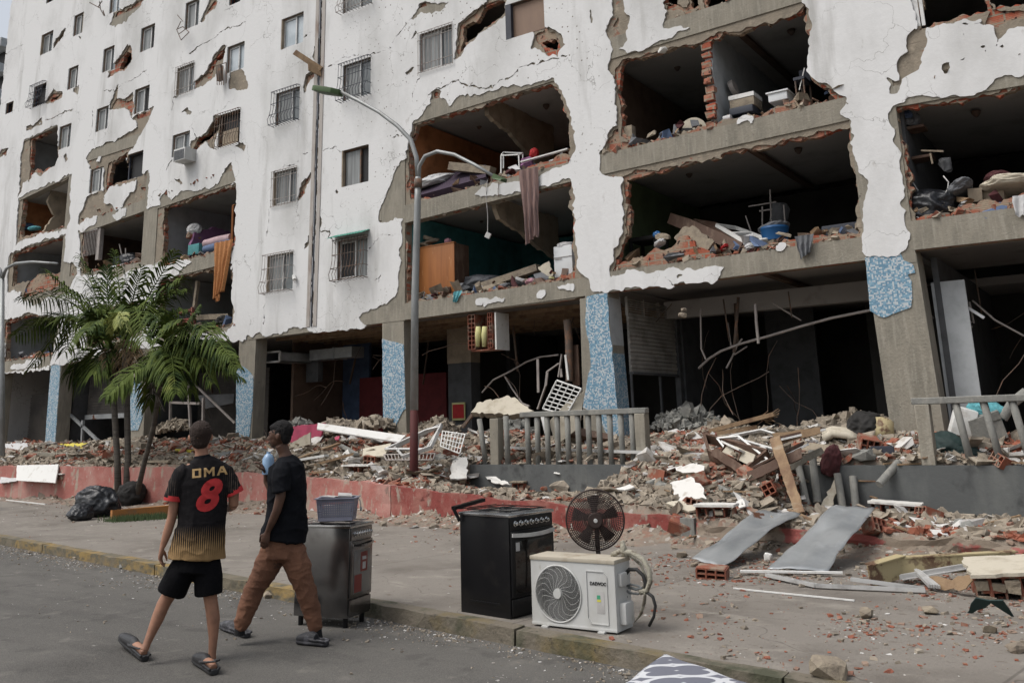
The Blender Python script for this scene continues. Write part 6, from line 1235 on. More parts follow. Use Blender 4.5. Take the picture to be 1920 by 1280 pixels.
# ---- boy in the black T-shirt
K2=Fig(520,1205);J=K2.J;rt,aw=K2.rt,K2.aw;AX=(rt,aw,U)
p2=thing('person','boy in a plain black T-shirt and rust brown trousers striding left','person',(K2.B.x,K2.B.y,0))
b=MB();hc=J(525,815);fw=(-rt*.93+aw*.36).normalized();sd_=fw.cross(U).normalized();HA=(fw,sd_,U) # fw: where he faces
ball(b,hc+U*.018-fw*.008,(.097,.078,.098),HA,18);ball(b,hc+fw*.030-U*.040,(.062,.056,.062),HA);ball(b,hc+fw*.062-U*.088,(.022,.024,.020),HA,10) # skull, lower face, chin
ball(b,hc+fw*.052-U*.01,(.045,.058,.06),HA) # cheeks
ring(b,[hc+fw*.088+U*.012,hc+fw*.099-U*.012,hc+fw*.110-U*.032],[(.009,.009),(.011,.011),(.014,.013)],sd_,10);ball(b,hc+fw*.100-U*.036,(.014,.019,.010),HA,8) # nose
ball(b,hc+fw*.094-U*.056,(.013,.024,.008),HA,8);ball(b,hc+fw*.091-U*.068,(.013,.022,.009),HA,8) # lips
for sg in(-1,1):
    ball(b,hc+fw*.082+sd_*sg*.030+U*.022,(.012,.022,.008),HA,8);ball(b,hc+fw*.078+sd_*sg*.032+U*.004,(.012,.014,.010),HA,8) # brow, eye socket bulge
    ball(b,hc+sd_*sg*.078-fw*.012-U*.012,(.021,.010,.032),HA,10);ball(b,hc+sd_*sg*.088-fw*.022-U*.006,(.008,.007,.022),HA,8)
ring(b,[J(527,833),J(533,848),J(536,858),J(538,872)],[(.055,.052),(.052,.05),(.065,.06),(.10,.09)],rt)
ring(b,[J(538,866),J(538,892),J(538,935),J(536,985),J(532,1030)],[(.09,.11),(.12,.15),(.12,.145),(.105,.13),(.11,.135)],rt)
sh_=J(527,880,-.15)
ring(b,[sh_,J(527,905,-.18),J(526,930,-.19),J(519,957,-.19),J(510,978,-.17),J(502,996,-.15)],[(.050,.05),(.049,.049),(.043,.043),(.038,.038),(.034,.034),(.023,.021)],rt,14)
hand(b,J(501.5,998,-.15),J(495,1018,-.14)-J(501,998,-.15),fw*.3+aw*.9,fw,.5,1.0)
ring(b,[J(540,880,.15),J(525,905,.2),J(508,925,.22),J(500,902,.24),J(498,885,.22)],[(.05,.05),(.045,.045),(.038,.038),(.03,.03),(.024,.02)],aw,12)
hand(b,J(498,885,.22),U*.8-rt*.5,-rt,aw*-1,.6,1.0)
ring(b,[J(515,1045),J(488,1090,.05),J(460,1150,.05),J(450,1176,.04),J(448,1186,.04)],[(.09,.09),(.06,.06),(.04,.042),(.034,.036),(.034,.036)],rt,12)
ring(b,[J(550,1045),J(568,1100),J(588,1160),J(594,1184),J(596,1196)],[(.09,.09),(.06,.06),(.04,.042),(.034,.036),(.034,.036)],rt,12)
sculpt(b,'body',M['skin2'],p2,.0058,4)
b=MB();ball(b,hc+U*.036-fw*.018,(.101,.083,.094),HA,20);ball(b,hc+U*.064+fw*.034,(.058,.066,.040),HA,14);ring(b,[hc-fw*.040+U*.02,hc-fw*.052-U*.02,hc-fw*.060-U*.050,hc-fw*.056-U*.078],[(.060,.079),(.050,.074),(.036,.062),(.02,.040)],fw)
sculpt(b,'hair',M['hair2'],p2,.005,2,lambda c:.005*noise.noise(c*75)+.005*noise.noise(c*34))
# eye and brow on both sides
for sg in(-1,1):
    e=MB();ball(e,hc+fw*.086+sd_*sg*.031+U*.006,.0085,HA,10);o=e.build('eye',flat('eye_dark',(.02,.015,.012),.2),p2,True)
b=MB()
ring(b,[J(535,855),J(536,862),J(538,874),J(538,900),J(538,940),J(536,980),J(530,1012)],[(.062,.062),(.105,.10),(.145,.155),(.165,.175),(.172,.165),(.180,.165),(.196,.175)],rt,26)
ring(b,[J(532,872,-.10),J(527,885,-.15),J(527,902,-.18),J(528,922,-.19)],[(.07,.06),(.077,.075),(.077,.072),(.078,.072)],rt,18)
ring(b,[J(535,872,.10),J(528,888,.17),J(515,912,.21)],[(.07,.06),(.073,.073),(.073,.07)],rt,18)
hz2=J(530,1012).z
sculpt(b,'tshirt',M['tee'],p2,.0078,4,lambda c:.013*noise.noise(Vector((c.dot(rt)*7+c.z*5,c.dot(aw)*5,c.z*6)))+.010*(1-abs(noise.noise(Vector((c.dot(rt)*6+c.z*6,c.dot(aw)*4,c.z*5-c.dot(rt)*4)))))**6+.005*noise.noise(Vector((c.x*20,c.y*20,c.z*11))))
b=MB()
ring(b,[J(533,996),J(533,1020),J(531,1045)],[(.145,.145),(.155,.155),(.16,.15)],rt,22)
ring(b,[J(517,1030,.02),J(500,1062,.05),J(480,1100,.06),J(465,1136,.05),J(455,1164,.04),J(450,1180,.04)],[(.115,.12),(.108,.115),(.085,.09),(.075,.078),(.065,.068),(.050,.05)],(rt+U*.3).normalized(),20)
ring(b,[J(547,1030,-.02),J(558,1062,-.03),J(571,1100,-.02),J(583,1140,.0),J(590,1168,0),J(593,1182,0)],[(.112,.12),(.105,.112),(.085,.09),(.074,.078),(.062,.066),(.050,.05)],(rt-U*.3).normalized(),20)
sculpt(b,'trousers',M['trousers'],p2,.008,4,lambda c:.008*noise.noise(Vector((c.x*5,c.y*5,c.z*6)))+.009*(1-abs(noise.noise(Vector((c.dot(rt)*8+c.z*7,c.dot(aw)*4,c.z*8-c.dot(rt)*6)))))**5+.005*(1-abs(noise.noise(Vector((c.x*5,c.y*5+4,c.z*17)))))**5)
for P_ in((J(450,1172,.04),J(449,1190,.04)),(J(593,1176),J(596,1199))):
    b=MB();ring(b,[P_[0],(P_[0]+P_[1])/2,P_[1]],[(.045,.045),(.042,.044),(.046,.05)],rt,18);autosmooth(b.build('sock',M['sock'],p2))
M['grey_clog']=mat('marbled_grey_clog',(.026,.026,.03),.6,[((.08,.08,.09),.54,.62,9,(1,1,1)),((.015,.015,.016),.6,.66,14,(1,1,1))])
shoe('clog',G(464,1196,0),G(415,1178,0),M['grey_clog'],p2,strap=False);shoe('clog',G(613,1212,0),G(557,1206,0),M['grey_clog'],p2,strap=False)
# the translucent blue jug he holds before his chest
b=MB();c=J(503,868,.24);ring(b,[c-U*.10,c-U*.095,c+U*.04,c+U*.07,c+U*.085,c+U*.10],[(.04,.04),(.052,.05),(.052,.05),(.035,.035),(.018,.018),(.018,.018)],rt,16)
tag(autosmooth(b.build('water_jug',mat('pale_blue_plastic',(.20,.32,.48),.35,spec=.6))),'pale blue plastic water jug held at the chest of the boy in black','jug')
# ------------------------------------------------------------------ appliances on the kerb
class BX: # oriented box space: N near corner, e1, e2 horizontal unit axes, e3 up
    def __init__(s,N,e1,e2,e3=None):s.N=Vector(N);s.e1=e1.normalized();s.e2=e2.normalized();s.e3=(e3 or Vector((0,0,1))).normalized()
    def p(s,a,b_,c):return s.N+s.e1*a+s.e2*b_+s.e3*c
    def box(s,mb,a0,a1,b0,b1,c0,c1,mi=0):
        vs=[s.p(a,b_,c)for a in(a0,a1)for b_ in(b0,b1)for c in(c0,c1)];return mb.add(vs,[(0,1,3,2),(4,6,7,5),(0,4,5,1),(2,3,7,6),(0,2,6,4),(1,5,7,3)],mi)
    def part(s,name,m,par,w,*bs,seg=2):
        b=MB()
        for q in bs:s.box(b,*q)
        o=b.build(name,m,par);bm=bmesh.new();bm.from_mesh(o.data);bmesh.ops.recalc_face_normals(bm,faces=bm.faces);bm.to_mesh(o.data);bm.free()
        return bevel(o,w,seg)if w else o
def zat(px,py,P): # height of the pixel on the vertical line through P
    r=ray(px,py);a=(P-CAM);t=(a.x*r.x+a.y*r.y)/(r.x**2+r.y**2);return CAM.z+r.z*t
def along(P,d,px): # distance from P along horizontal d until the pixel column px
    best=(1e9,0)
    for k in range(1,400):
        q=P+d*k*.005;c=RM.transposed()@(q-CAM);x=PPX+c.x/-c.z*FPX
        if abs(x-px)<best[0]:best=(abs(x-px),k*.005)
    return best[1]
M['enamel_black']=mat('black_enamel',(.006,.006,.007),.3,[((.016,.015,.014),.55,.75,4,(1,1,1))],spec=.3);M['oven_glass']=mat('oven_glass',(.012,.011,.010),.08,spec=.6);M['chrome']=mat('chrome',(.50,.50,.50),.22,metal=1.0)
M['steel']=mat('scuffed_steel',(.24,.235,.235),.2,[((.13,.125,.125),.45,.65,2,(1,1,1)),((.24,.235,.23),.62,.7,14,(1,1,.15))],metal=.95);M['glass_top']=mat('glass_top',(.10,.105,.11),.12,spec=.7);M['sticker']=flat('red_sticker',(.17,.03,.025),.5);M['paper']=flat('label_paper',(.42,.41,.40),.7)
def knobs(B,par,face_b,a0,a1,n,c,r,m,ax):
    b=MB()
    for k in range(n):
        a=a0+(a1-a0)*k/(n-1);q=B.p(face_b if ax==1 else a,a if ax==1 else face_b,c);d=-(B.e1 if ax==1 else B.e2)
        o=MB();o.tube([q,q+d*.008,q+d*.010,q+d*.030,q+d*.034],[r*1.15,r*1.15,r*.85,r*.75,r*.5],16);o2=autosmooth(o.build('knob',m,par))
def stove(label,N,L,h,wpx,dark,e3=None,legs=0.0):
    e1=(L-N);dep=e1.length;e1.normalize();e2=Vector((e1.y,-e1.x,0));e2=e2 if e2.dot(RM@Vector((1,0,0)))>0 else-e2
    wd=along(N,e2,wpx);B=BX(N,e1,e2,e3);t=thing('stove',label,'stove',(N.x,N.y,N.z));bodym=M['enamel_black']if dark else M['steel'];g=legs
    B.part('body',bodym,t,.008,(.0,dep,0,wd,g,h-.02));B.part('cooktop',M['glass_top']if dark else M['steel'],t,.006,(-.012,dep+.012,-.01,wd+.01,h-.02,h));B.part('top_trim',M['chrome'],t,.003,(-.016,-.006,-.012,wd+.012,h-.026,h-.004),(-.012,dep,-.014,-.008,h-.026,h-.004))
    # front face is the plane e1 = 0 ; it looks along -e1
    B.part('control_panel',M['enamel_black']if dark else M['steel'],t,.005,(-.012,0,.01,wd-.01,h-.135,h-.03));knobs(B,t,-.012,.07,wd-.06 if not dark else wd-.1,7,h-.083,.021,M['chrome'],1)
    B.part('oven_door',bodym,t,.006,(-.022,0,.012,wd-.012,g+.17,h-.145));B.part('oven_window',M['oven_glass']if dark else mat('steel_glass',(.16,.155,.15),.12,metal=.3),t,.002,(-.026,-.02,.05,wd-.05,g+.2,h-.23))
    B.part('drawer',bodym,t,.006,(-.018,0,.012,wd-.012,g+.02,g+.155))
    b=MB();pts=[B.p(-.03-.035*math.sin(math.pi*k/8),.015+(wd-.03)*k/8,h-.175-.012*math.sin(math.pi*k/8))for k in range(9)]
    for a,c in zip(pts[:-1],pts[1:]):b.bar(a,c,.016,.032 if dark else .02)
    b.build('handle',M['alu']if dark else M['steel'],t)
    B.part('sticker',M['paper']if dark else M['sticker'],t,0,(-.028,-.026,.06 if dark else wd*.42,.11 if dark else wd*.72,h-.31 if dark else h-.42,h-.24 if dark else h-.25))
    if not dark:B.part('sticker',M['sticker'],t,0,(-.028,-.026,.06,.18,g+.21,g+.36));B.part('sticker_print',M['paper'],t,0,(-.0295,-.028,wd*.5,wd*.64,h-.40,h-.34),(-.0295,-.028,wd*.48,wd*.66,h-.32,h-.29))
    for k in range(4): # burners
        c=B.p(dep*(.3+.42*(k//2)),wd*(.27+.46*(k%2)),h)
        b=MB();b.tube([c,c+U*.006,c+U*.012],[.06,.055,.03],16);b.build('burner',M['enamel_black'],t,True)
    b=MB();hh=h+.02
    for u in(.12,.5,.88):b.bar(B.p(.03,wd*u,hh),B.p(dep-.06,wd*u,hh),.008,.008)
    for v in(.03,.36,.66,dep-.06 if dep<.6 else .56):b.bar(B.p(v,wd*.08,hh),B.p(v,wd*.92,hh),.008,.008)
    b.build('pan_support',M['enamel_black']if dark else M['iron_grey'],t)
    if dark: # lifted rear lid rail that overhangs on the left
        b=MB();a=B.p(dep+.02,-.06,h+.035);c=B.p(dep+.05,wd*.62,h+.075);b.bar(a,c,.05,.03);b.bar(a,B.p(dep-.02,-.02,h-.08),.02,.03);b.build('lid_rail',M['enamel_black'],t)
        B.part('side_emboss',bodym,t,.003,(.12,dep-.12,-.003,0,g+.1,g+.115))
    if legs:
        for a,c in((.05,.05),(dep-.05,.05),(.05,wd-.05),(dep-.05,wd-.05)):b=MB();b.tube([B.p(a,c,.0),B.p(a,c,g+.01)],.024,8);b.build('foot',M['enamel_black'],t)
    return B,dep,wd,t
N=G(958,1161,.12);L=G(864.5,1146,.12);stove('black gas stove with silver oven handle on the pavement edge, left of the white unit',N,L,zat(957,964,N)-.12,1041,True)
N=G(650,1179,0);L=G(549,1172,0);e3=Vector((.03,-.0,1))
B2,dp2,wd2,ts=stove('scuffed stainless steel stove in the gutter behind the boy in black, basket on top',N,L,zat(656,984,N),692,False,e3,.085)
hS=zat(656,984,N)
# basket
M['lav']=mat('grey_lavender_plastic',(.19,.195,.25),.45,[((.15,.155,.20),.5,.7,8,(1,1,1))])
c0=B2.p(dp2*.42,wd2*.42,hS+.03);t=thing('laundry_basket','grey lavender plastic basket with papers on the steel stove','basket',c0);e1,e2=B2.e1,B2.e2
qx=(rt_:=(RM@Vector((1,0,0))));qx.z=0;qx.normalize();qy=Vector((-qx.y,qx.x,0));b=MB();BW,BD,BH=.175,.12,.20
for i,(ax,ay,W_,D_)in enumerate(((qx,qy,BW,BD),(-qx,-qy,BW,BD),(qy,-qx,BD,BW),(-qy,qx,BD,BW))):
    nn=int(W_*2/.021)
    for k in range(nn+1):
        f=-1+2*k/nn;b.bar(c0+ax*W_*.88*f-ay*D_*.88+U*.0,c0+ax*W_*f-ay*D_+U*BH*.98,.009,.004,up=ay)
    for z in[.03+.021*k for k in range(7)]:
        s_=.88+.12*z/BH;b.bar(c0-ax*W_*s_-ay*D_*s_+U*z,c0+ax*W_*s_-ay*D_*s_+U*z,.004,.009)
    b.bar(c0-ax*W_*.89-ay*D_*.89+U*.012,c0+ax*W_*.89-ay*D_*.89+U*.012,.005,.024)
    b.bar(c0-ax*W_-ay*D_+U*(BH-.018),c0+ax*W_-ay*D_+U*(BH-.018),.006,.036);b.bar(c0-ax*W_*1.05-ay*D_*1.05+U*BH,c0+ax*W_*1.05-ay*D_*1.05+U*BH,.03,.008)
b.box(c0+U*.004,(BW*1.7,BD*1.7,.006),Matrix((qx,qy,U)).transposed());b.build('basket_body',M['lav'],t)
b=MB();b.box(c0+U*(BH+.02)+qx*.07,(.13,.17,.018),Matrix((qx,qy,U)).transposed()@Euler((.12,.1,.2)).to_matrix(),0,.004);b.box(c0+U*(BH+.012)-qx*.06,(.16,.16,.01),Matrix((qx,qy,U)).transposed()@Euler((-.08,.06,-.3)).to_matrix(),0,.004);b.box(c0+U*.1,(.25,.17,.1),Matrix((qx,qy,U)).transposed(),0,.02)
tag(b.build('papers',M['paper']),'white papers piled in and over the lavender basket','papers')
b=MB();b.tube([c0+U*(BH+.02)+qx*.10,c0+U*(BH+.012)+qx*.19,c0+U*(BH-.04)+qx*.215,c0+U*(BH-.09)+qx*.222],.005,6);b.tube([c0+U*(BH-.09)+qx*.222,c0+U*(BH-.125)+qx*.222],.011,6);tag(b.build('power_cord',M['paper'],None,True),'white cord with plug hanging over the rim of the basket','cord')
# outdoor unit
M['unit']=mat('aged_white_metal',(.47,.475,.465),.5,[((.39,.385,.36),.45,.7,3,(1,1,.6)),((.30,.28,.23),.66,.76,7,(1,1,.4))]);M['unit_top']=mat('dirty_unit_top',(.40,.36,.29),.7,[((.26,.21,.15),.5,.7,5,(1,1,1))])
N=G(1157.5,1186,.135);L=G(999,1168.5,.135);e1=(L-N);Wd=e1.length;e1.normalize();e2=Vector((e1.y,-e1.x,0));e2=e2 if e2.dot(RM@Vector((0,0,-1)))>0 else-e2
H=zat(1157,1050,N)-.135;B=BX(N,e1,e2);t=thing('air_conditioner','white outdoor air conditioning unit with round grille standing beside the black stove','air conditioner',(N.x,N.y,.12));Dp=.27
cA,cZ=Wd-.02-H*.445,H*.47;Rf=H*.405 # grille centre
# casing: front face with a real round opening
b=MB();n_=48;ci=[B.p(cA+Rf*math.cos(2*math.pi*k/n_),0,cZ+Rf*math.sin(2*math.pi*k/n_))for k in range(n_)]
def rim(k):
    a=2*math.pi*k/n_;dx,dz=math.cos(a),math.sin(a);ts_=[]
    if dx>1e-6:ts_.append((Wd-cA)/dx)
    if dx<-1e-6:ts_.append(-cA/dx)
    if dz>1e-6:ts_.append((H-.03-cZ)/dz)
    if dz<-1e-6:ts_.append(-cZ/dz)
    q=min(ts_);return(cA+dx*q,cZ+dz*q)
co=[rim(k)for k in range(n_)];vs=ci+[B.p(a,0,c)for a,c in co]+[v+e2*.03 for v in ci]
b.add(vs,[(k,(k+1)%n_,n_+(k+1)%n_,n_+k)for k in range(n_)]+[(k,2*n_+k,2*n_+(k+1)%n_,(k+1)%n_)for k in range(n_)])
for cc in((0,0),(Wd,0),(0,H-.03),(Wd,H-.03)): # fill the corners
    k=min(range(n_),key=lambda k:-((co[k][0]-cA)*(cc[0]-cA)+(co[k][1]-cZ)*(cc[1]-cZ))/(math.hypot(co[k][0]-cA,co[k][1]-cZ)));
    nb=[k2 for k2 in range(n_)if abs(co[k2][0]-cc[0])<1e-5 or abs(co[k2][1]-cc[1])<1e-5]
    onx=[q for q in nb if abs(co[q][0]-cc[0])<1e-5];onz=[q for q in nb if abs(co[q][1]-cc[1])<1e-5 and q not in onx]
    if onx and onz:i1=min(onx,key=lambda q:abs(co[q][1]-cc[1]));i2=min(onz,key=lambda q:abs(co[q][0]-cc[0]));b.add([B.p(*[co[i1][0],0,co[i1][1]]),B.p(cc[0],0,cc[1]),B.p(co[i2][0],0,co[i2][1])],[(0,1,2)])
B.box(b,-.002,.0,0.001,Dp,0,H-.03);B.box(b,Wd,Wd+.002,0.001,Dp,0,H-.03);B.box(b,0,Wd,Dp-.002,Dp,0,H-.03);B.box(b,0,Wd,.001,Dp,0,.004)
b.build('casing',M['unit'],t);B.part('lid',M['unit_top'],t,.006,(-.008,Wd+.008,-.008,Dp+.008,H-.032,H));B.part('base_lip',M['unit'],t,.003,(-.004,Wd+.004,-.006,.0,-.0,.022))
b=MB();c=B.p(cA,.055,cZ);B.box(b,cA-Rf,cA+Rf,.1,.11,cZ-Rf,cZ+Rf);b.build('coil_back',M['enamel_black'],t)
b=MB()
for k in range(3):
    a=k*2.094+.4;b.add([B.p(cA+.05*math.cos(a),.07,cZ+.05*math.sin(a)),B.p(cA+Rf*.9*math.cos(a-.1),.05,cZ+Rf*.9*math.sin(a-.1)),B.p(cA+Rf*.92*math.cos(a+.9),.09,cZ+Rf*.92*math.sin(a+.9)),B.p(cA+.06*math.cos(a+1.2),.09,cZ+.06*math.sin(a+1.2))],[(0,1,2,3)])
b.build('fan_blade',M['enamel_black'],t)
b=MB()
for k in range(23):
    r_=.042+(Rf-.05)*k/22;b.tube([B.p(cA+r_*math.cos(2*math.pi*j/40),-.006-.008*(1-r_/Rf),cZ+r_*math.sin(2*math.pi*j/40))for j in range(41)],.0010,4,False)
for k in range(18):
    b.tube([B.p(cA+(.04+(Rf-.04)*f)*math.cos(k*math.pi/9+.55*math.sin(f*3.1)),-.008,cZ+(.04+(Rf-.04)*f)*math.sin(k*math.pi/9+.55*math.sin(f*3.1)))for f in[j/7 for j in range(8)]],.0014,4,False)
b.tube([B.p(cA+Rf*1.005*math.cos(2*math.pi*j/48),-.004,cZ+Rf*1.005*math.sin(2*math.pi*j/48))for j in range(49)],.007,6,False)
b.build('grille',M['unit'],t,True);b=MB();b.tube([B.p(cA,0,cZ),B.p(cA,-.02,cZ)],[.042,.036],24);autosmooth(b.build('hub_cap',M['unit'],t))
# raised outline panel, writing, labels, feet, valve cover
b=MB();pa0,pa1,pz0,pz1=.07,Wd*.325,.05,H*.83;oc=[(pa0,pz0),(pa1-.03,pz0),(pa1,pz0+.04),(pa1,pz1),(pa0+.03,pz1),(pa0+.0,pz1-.04)]
for(a,c),(a2,c2)in zip(oc,oc[1:]+oc[:1]):b.bar(B.p(a,-.003,c),B.p(a2,-.003,c2),.006,.009,up=e2)
b.build('panel_ridge',M['unit'],t)
fc=bpy.data.curves.new('t','FONT');fc.body='DAEWOO';fc.extrude=.004;fc.offset=.02;fc.align_x='CENTER';fc.align_y='CENTER';to=bpy.data.objects.new('t',fc);COL.objects.link(to);bpy.context.view_layer.update();me=bpy.data.meshes.new_from_object(to.evaluated_get(bpy.context.evaluated_depsgraph_get()));bpy.data.objects.remove(to)
xs_=[v.co.x for v in me.vertices];w_=max(xs_)-min(xs_);tw=.15;V=[B.p(Wd*.19-v.co.x/w_*tw,-.003-v.co.z*.3,H*.655+v.co.y*.036)for v in me.vertices]
mkobj('lettering',V,[p.vertices[:]for p in me.polygons],M['enamel_black'],t)
B.part('energy_label',M['paper'],t,0,(.10,.17,-.002,-.0005,.13,.29));B.part('label_stripe',flat('label_green',(.05,.28,.16),.6),t,0,(.135,.165,-.0035,-.002,.235,.265));B.part('label_stripe',flat('label_yellow',(.50,.48,.08),.6),t,0,(.13,.165,-.0035,-.002,.215,.232))
for q_ in((.10,.16,-.03,.02,-.015,.001),(Wd-.16,Wd-.10,-.03,.02,-.015,.001),(.1,.16,Dp-.03,Dp,-.015,.001),(Wd-.16,Wd-.1,Dp-.03,Dp,-.015,.001)):B.part('foot',M['unit'],t,.004,q_)
B.part('valve_cover',M['unit'],t,.012,(-.06,0,.05,.2,.05,.21));B.part('terminal_cover',M['unit'],t,.012,(-.035,0,.05,.16,.33,.43))
M['hose_w']=mat('dirty_white_hose',(.33,.31,.25),.8,[((.14,.12,.09),.5,.6,9,(1,1,1))],bump=.6,bscale=60);M['hose_k']=flat('black_hose',(.018,.018,.018),.6)
yv=N.y+.2
def HP(px,py,dy=0):return FP(px,py,yv+dy)
b=MB();b.tube([HP(1147,1040),HP(1162,1033),HP(1185,1035),HP(1205,1048),HP(1217,1068),HP(1219,1090),HP(1213,1106),HP(1200,1110)],.021,9);b.tube([HP(1150,1046,.05),HP(1180,1040,.05),HP(1202,1058,.05),HP(1212,1085,.05),HP(1206,1104,.05)],.013,8);b.tube([HP(1166,1013),HP(1170,1030),HP(1168,1043)],[.018,.028,.01],6);tag(b.build('hose',M['hose_w'],None,True),'dirty white insulated pipe looping up behind the air conditioning unit','hose')
b=MB();b.tube([HP(1171,1078),HP(1180,1067),HP(1194,1067),HP(1206,1078),HP(1211,1095),HP(1212,1108)],.016,8);b.tube([HP(1211,1108),HP(1224,1118),HP(1229,1135),HP(1226,1155),HP(1217,1173)],[.014,.014,.013,.012,.012],8);tag(b.build('hose',M['hose_k'],None,True),'black rubber hose dangling to the pavement right of the unit','hose')
b=MB();b.tube([HP(1171,1100),HP(1182,1095),HP(1198,1098),HP(1206,1106),HP(1196,1113),HP(1180,1111),HP(1172,1104)],.009,7);b.tube([HP(1172,1108),HP(1176,1118),HP(1173,1132)],.006,6);b.tube([HP(1178,1100),HP(1192,1104),HP(1204,1102)],.012,7)
tag(b.build('cable_coil',mat('grey_cable',(.15,.16,.16),.6),None,True),'tied coil of grey cable hanging beside the unit','cable')
b=MB();b.tube([HP(1210,1108),HP(1208,1130),HP(1201,1152),HP(1190,1166)],[.02,.03,.026,.008],8,sq=.3);tag(b.build('tape_strip',M['hose_w'],None,True),'torn strip of white wrapping hanging from the pipes of the unit','tape')
# pedestal fan
gb=N+e2*.62-e1*(-.12);FY=gb.y;c=FP(1115.8,974,FY);t=thing('pedestal_fan','dark brown pedestal fan with round cage standing behind the white unit','fan',(c.x,c.y,.12));fa=(CAM-c);fa.z=0;fa.normalize();fr=U.cross(fa).normalized();M['fan']=mat('dark_brown_plastic',(.030,.018,.015),.5)
RR=54/FPX*(RM.transposed()@(c-CAM)).z*-1
def FPt(r_,a,d):return c+fr*r_*math.cos(a)+U*r_*math.sin(a)+fa*d
b=MB()
for side,dz in((1,.075),(-1,-.065)):
    for k in range(14):r_=RR*(.2+.8*k/13);dd=dz*(1-(r_/RR)**2.2);b.tube([FPt(r_,2*math.pi*j/40,dd)for j in range(41)],.0031,4,False)
    for k in range(72):a=2*math.pi*k/72;b.tube([FPt(RR*f,a+.25*(1-f),dz*(1-f**2.2))for f in(.18,.45,.75,.92,1)],.0017,4,False)
b.tube([FPt(RR*1.0,2*math.pi*j/48,0)for j in range(49)],.009,6,False);b.build('cage',M['fan'],t,True)
b=MB();b.tube([FPt(0,0,.085),FPt(0,0,.07)],[RR*.23,RR*.26],24);b.tube([FPt(0,0,-.03),FPt(0,0,-.2)],[.055,.05],16);b.build('motor',M['fan'],t)
b=MB();b.tube([FPt(0.004,0,.088),FPt(.004,0,.0865)],[.016,.018],12);b.build('badge',M['alu'],t)
for k in range(5):
    a=k*1.2566+.35;b=MB();vs=[]
    for f in(.14,.35,.6,.80):
        for g_,dd in((-.28,-.018),(.0,.0),(.30,.02)):vs.append(FPt(RR*f,a+g_*(1.1-.2*f),dd))
    b.add(vs,[(i*3+j,i*3+j+1,i*3+j+4,i*3+j+3)for i in range(3)for j in range(2)]);b.build('blade',M['fan'],t,True)
b=MB();b.tube([(c.x,c.y+.02,c.z-.02),(c.x,c.y+.03,.5),(c.x,c.y+.03,.13)],[.022,.02,.02],10);b.build('stand',M['fan'],t,True);b=MB();b.tube([(c.x,c.y+.03,.12),(c.x,c.y+.03,.14),(c.x,c.y+.03,.16)],[.2,.19,.04],24);b.build('base',M['fan'],t,True)
# patterned quilt over a mattress lying by the kerb, bottom edge of the picture
def fn_quilt(n,ge,cur,b,nz,vec):
    uo=n.nodes.new('ShaderNodeVectorMath');uo.operation='SUBTRACT';n.links.new(ge.outputs['Position'],uo.inputs[0]);uo.inputs[1].default_value=qc
    def dot(v):t=n.nodes.new('ShaderNodeVectorMath');t.operation='DOT_PRODUCT';n.links.new(uo.outputs[0],t.inputs[0]);t.inputs[1].default_value=v;return t.outputs['Value']
    u,v=dot(qa),dot(qb);C_=.44
    def cell(w,o):return math_node(n,'MULTIPLY',math_node(n,'SUBTRACT',math_node(n,'FRACT',math_node(n,'ADD',math_node(n,'DIVIDE',w,C_),o)),.5),C_)
    outs=[]
    for o in(0,.5):
        a,c_=math_node(n,'ABSOLUTE',cell(u,o)),math_node(n,'ABSOLUTE',cell(v,o));r1=math_node(n,'SQRT',math_node(n,'ADD',math_node(n,'POWER',math_node(n,'SUBTRACT',a,.080),2),math_node(n,'POWER',c_,2)));r2=math_node(n,'SQRT',math_node(n,'ADD',math_node(n,'POWER',a,2),math_node(n,'POWER',math_node(n,'SUBTRACT',c_,.080),2)))
        outs.append(math_node(n,'ABSOLUTE',math_node(n,'SUBTRACT',math_node(n,'MINIMUM',r1,r2),.090)))
    d=math_node(n,'MINIMUM',outs[0],outs[1]);ed=math_node(n,'MINIMUM',math_node(n,'ABSOLUTE',u),math_node(n,'ABSOLUTE',v));ln_=maprange(n,d,.019,.016)
    return mixc(n,math_node(n,'MAXIMUM',ln_,maprange(n,ed,.03,.026)),cur,(.50,.51,.53))
qc=G(1245,1219,.27);qa=(G(1420,1277,.27)-qc);qa.normalize();qb=(G(1150,1283,.27)-qc);qb.normalize()
M['quilt']=mat('grey_white_trellis_quilt',(.13,.135,.165),.85,bump=.3,bscale=12,fn=fn_quilt)
NQ=40;V=[]
for i in range(NQ+1):
    for j in range(NQ+1):
        u,v=i/NQ*1.95,j/NQ*1.35;e=min(u,v,1.95-u,1.35-v);p=qc+qa*u+qb*v;p.z-=.03*math.exp(-e/.04)-.008*noise.noise(p*5)-.012*noise.noise(p*1.5);V.append(p)
Fc=[(i*(NQ+1)+j,(i+1)*(NQ+1)+j,(i+1)*(NQ+1)+j+1,i*(NQ+1)+j+1)for i in range(NQ)for j in range(NQ)]
bd=[i*(NQ+1)for i in range(NQ+1)]+[NQ*(NQ+1)+j for j in range(1,NQ+1)]+[i*(NQ+1)+NQ for i in range(NQ-1,-1,-1)]+[j for j in range(NQ-1,0,-1)]
k0=len(V);V+=[Vector((V[i].x,V[i].y,.03))for i in bd];Fc+=[(bd[i],bd[(i+1)%len(bd)],k0+(i+1)%len(bd),k0+i)for i in range(len(bd))]
tag(mkobj('mattress',V,Fc,M['quilt'],None,True,True),'mattress in a grey quilt with white trellis pattern, cut by the bottom edge','mattress')
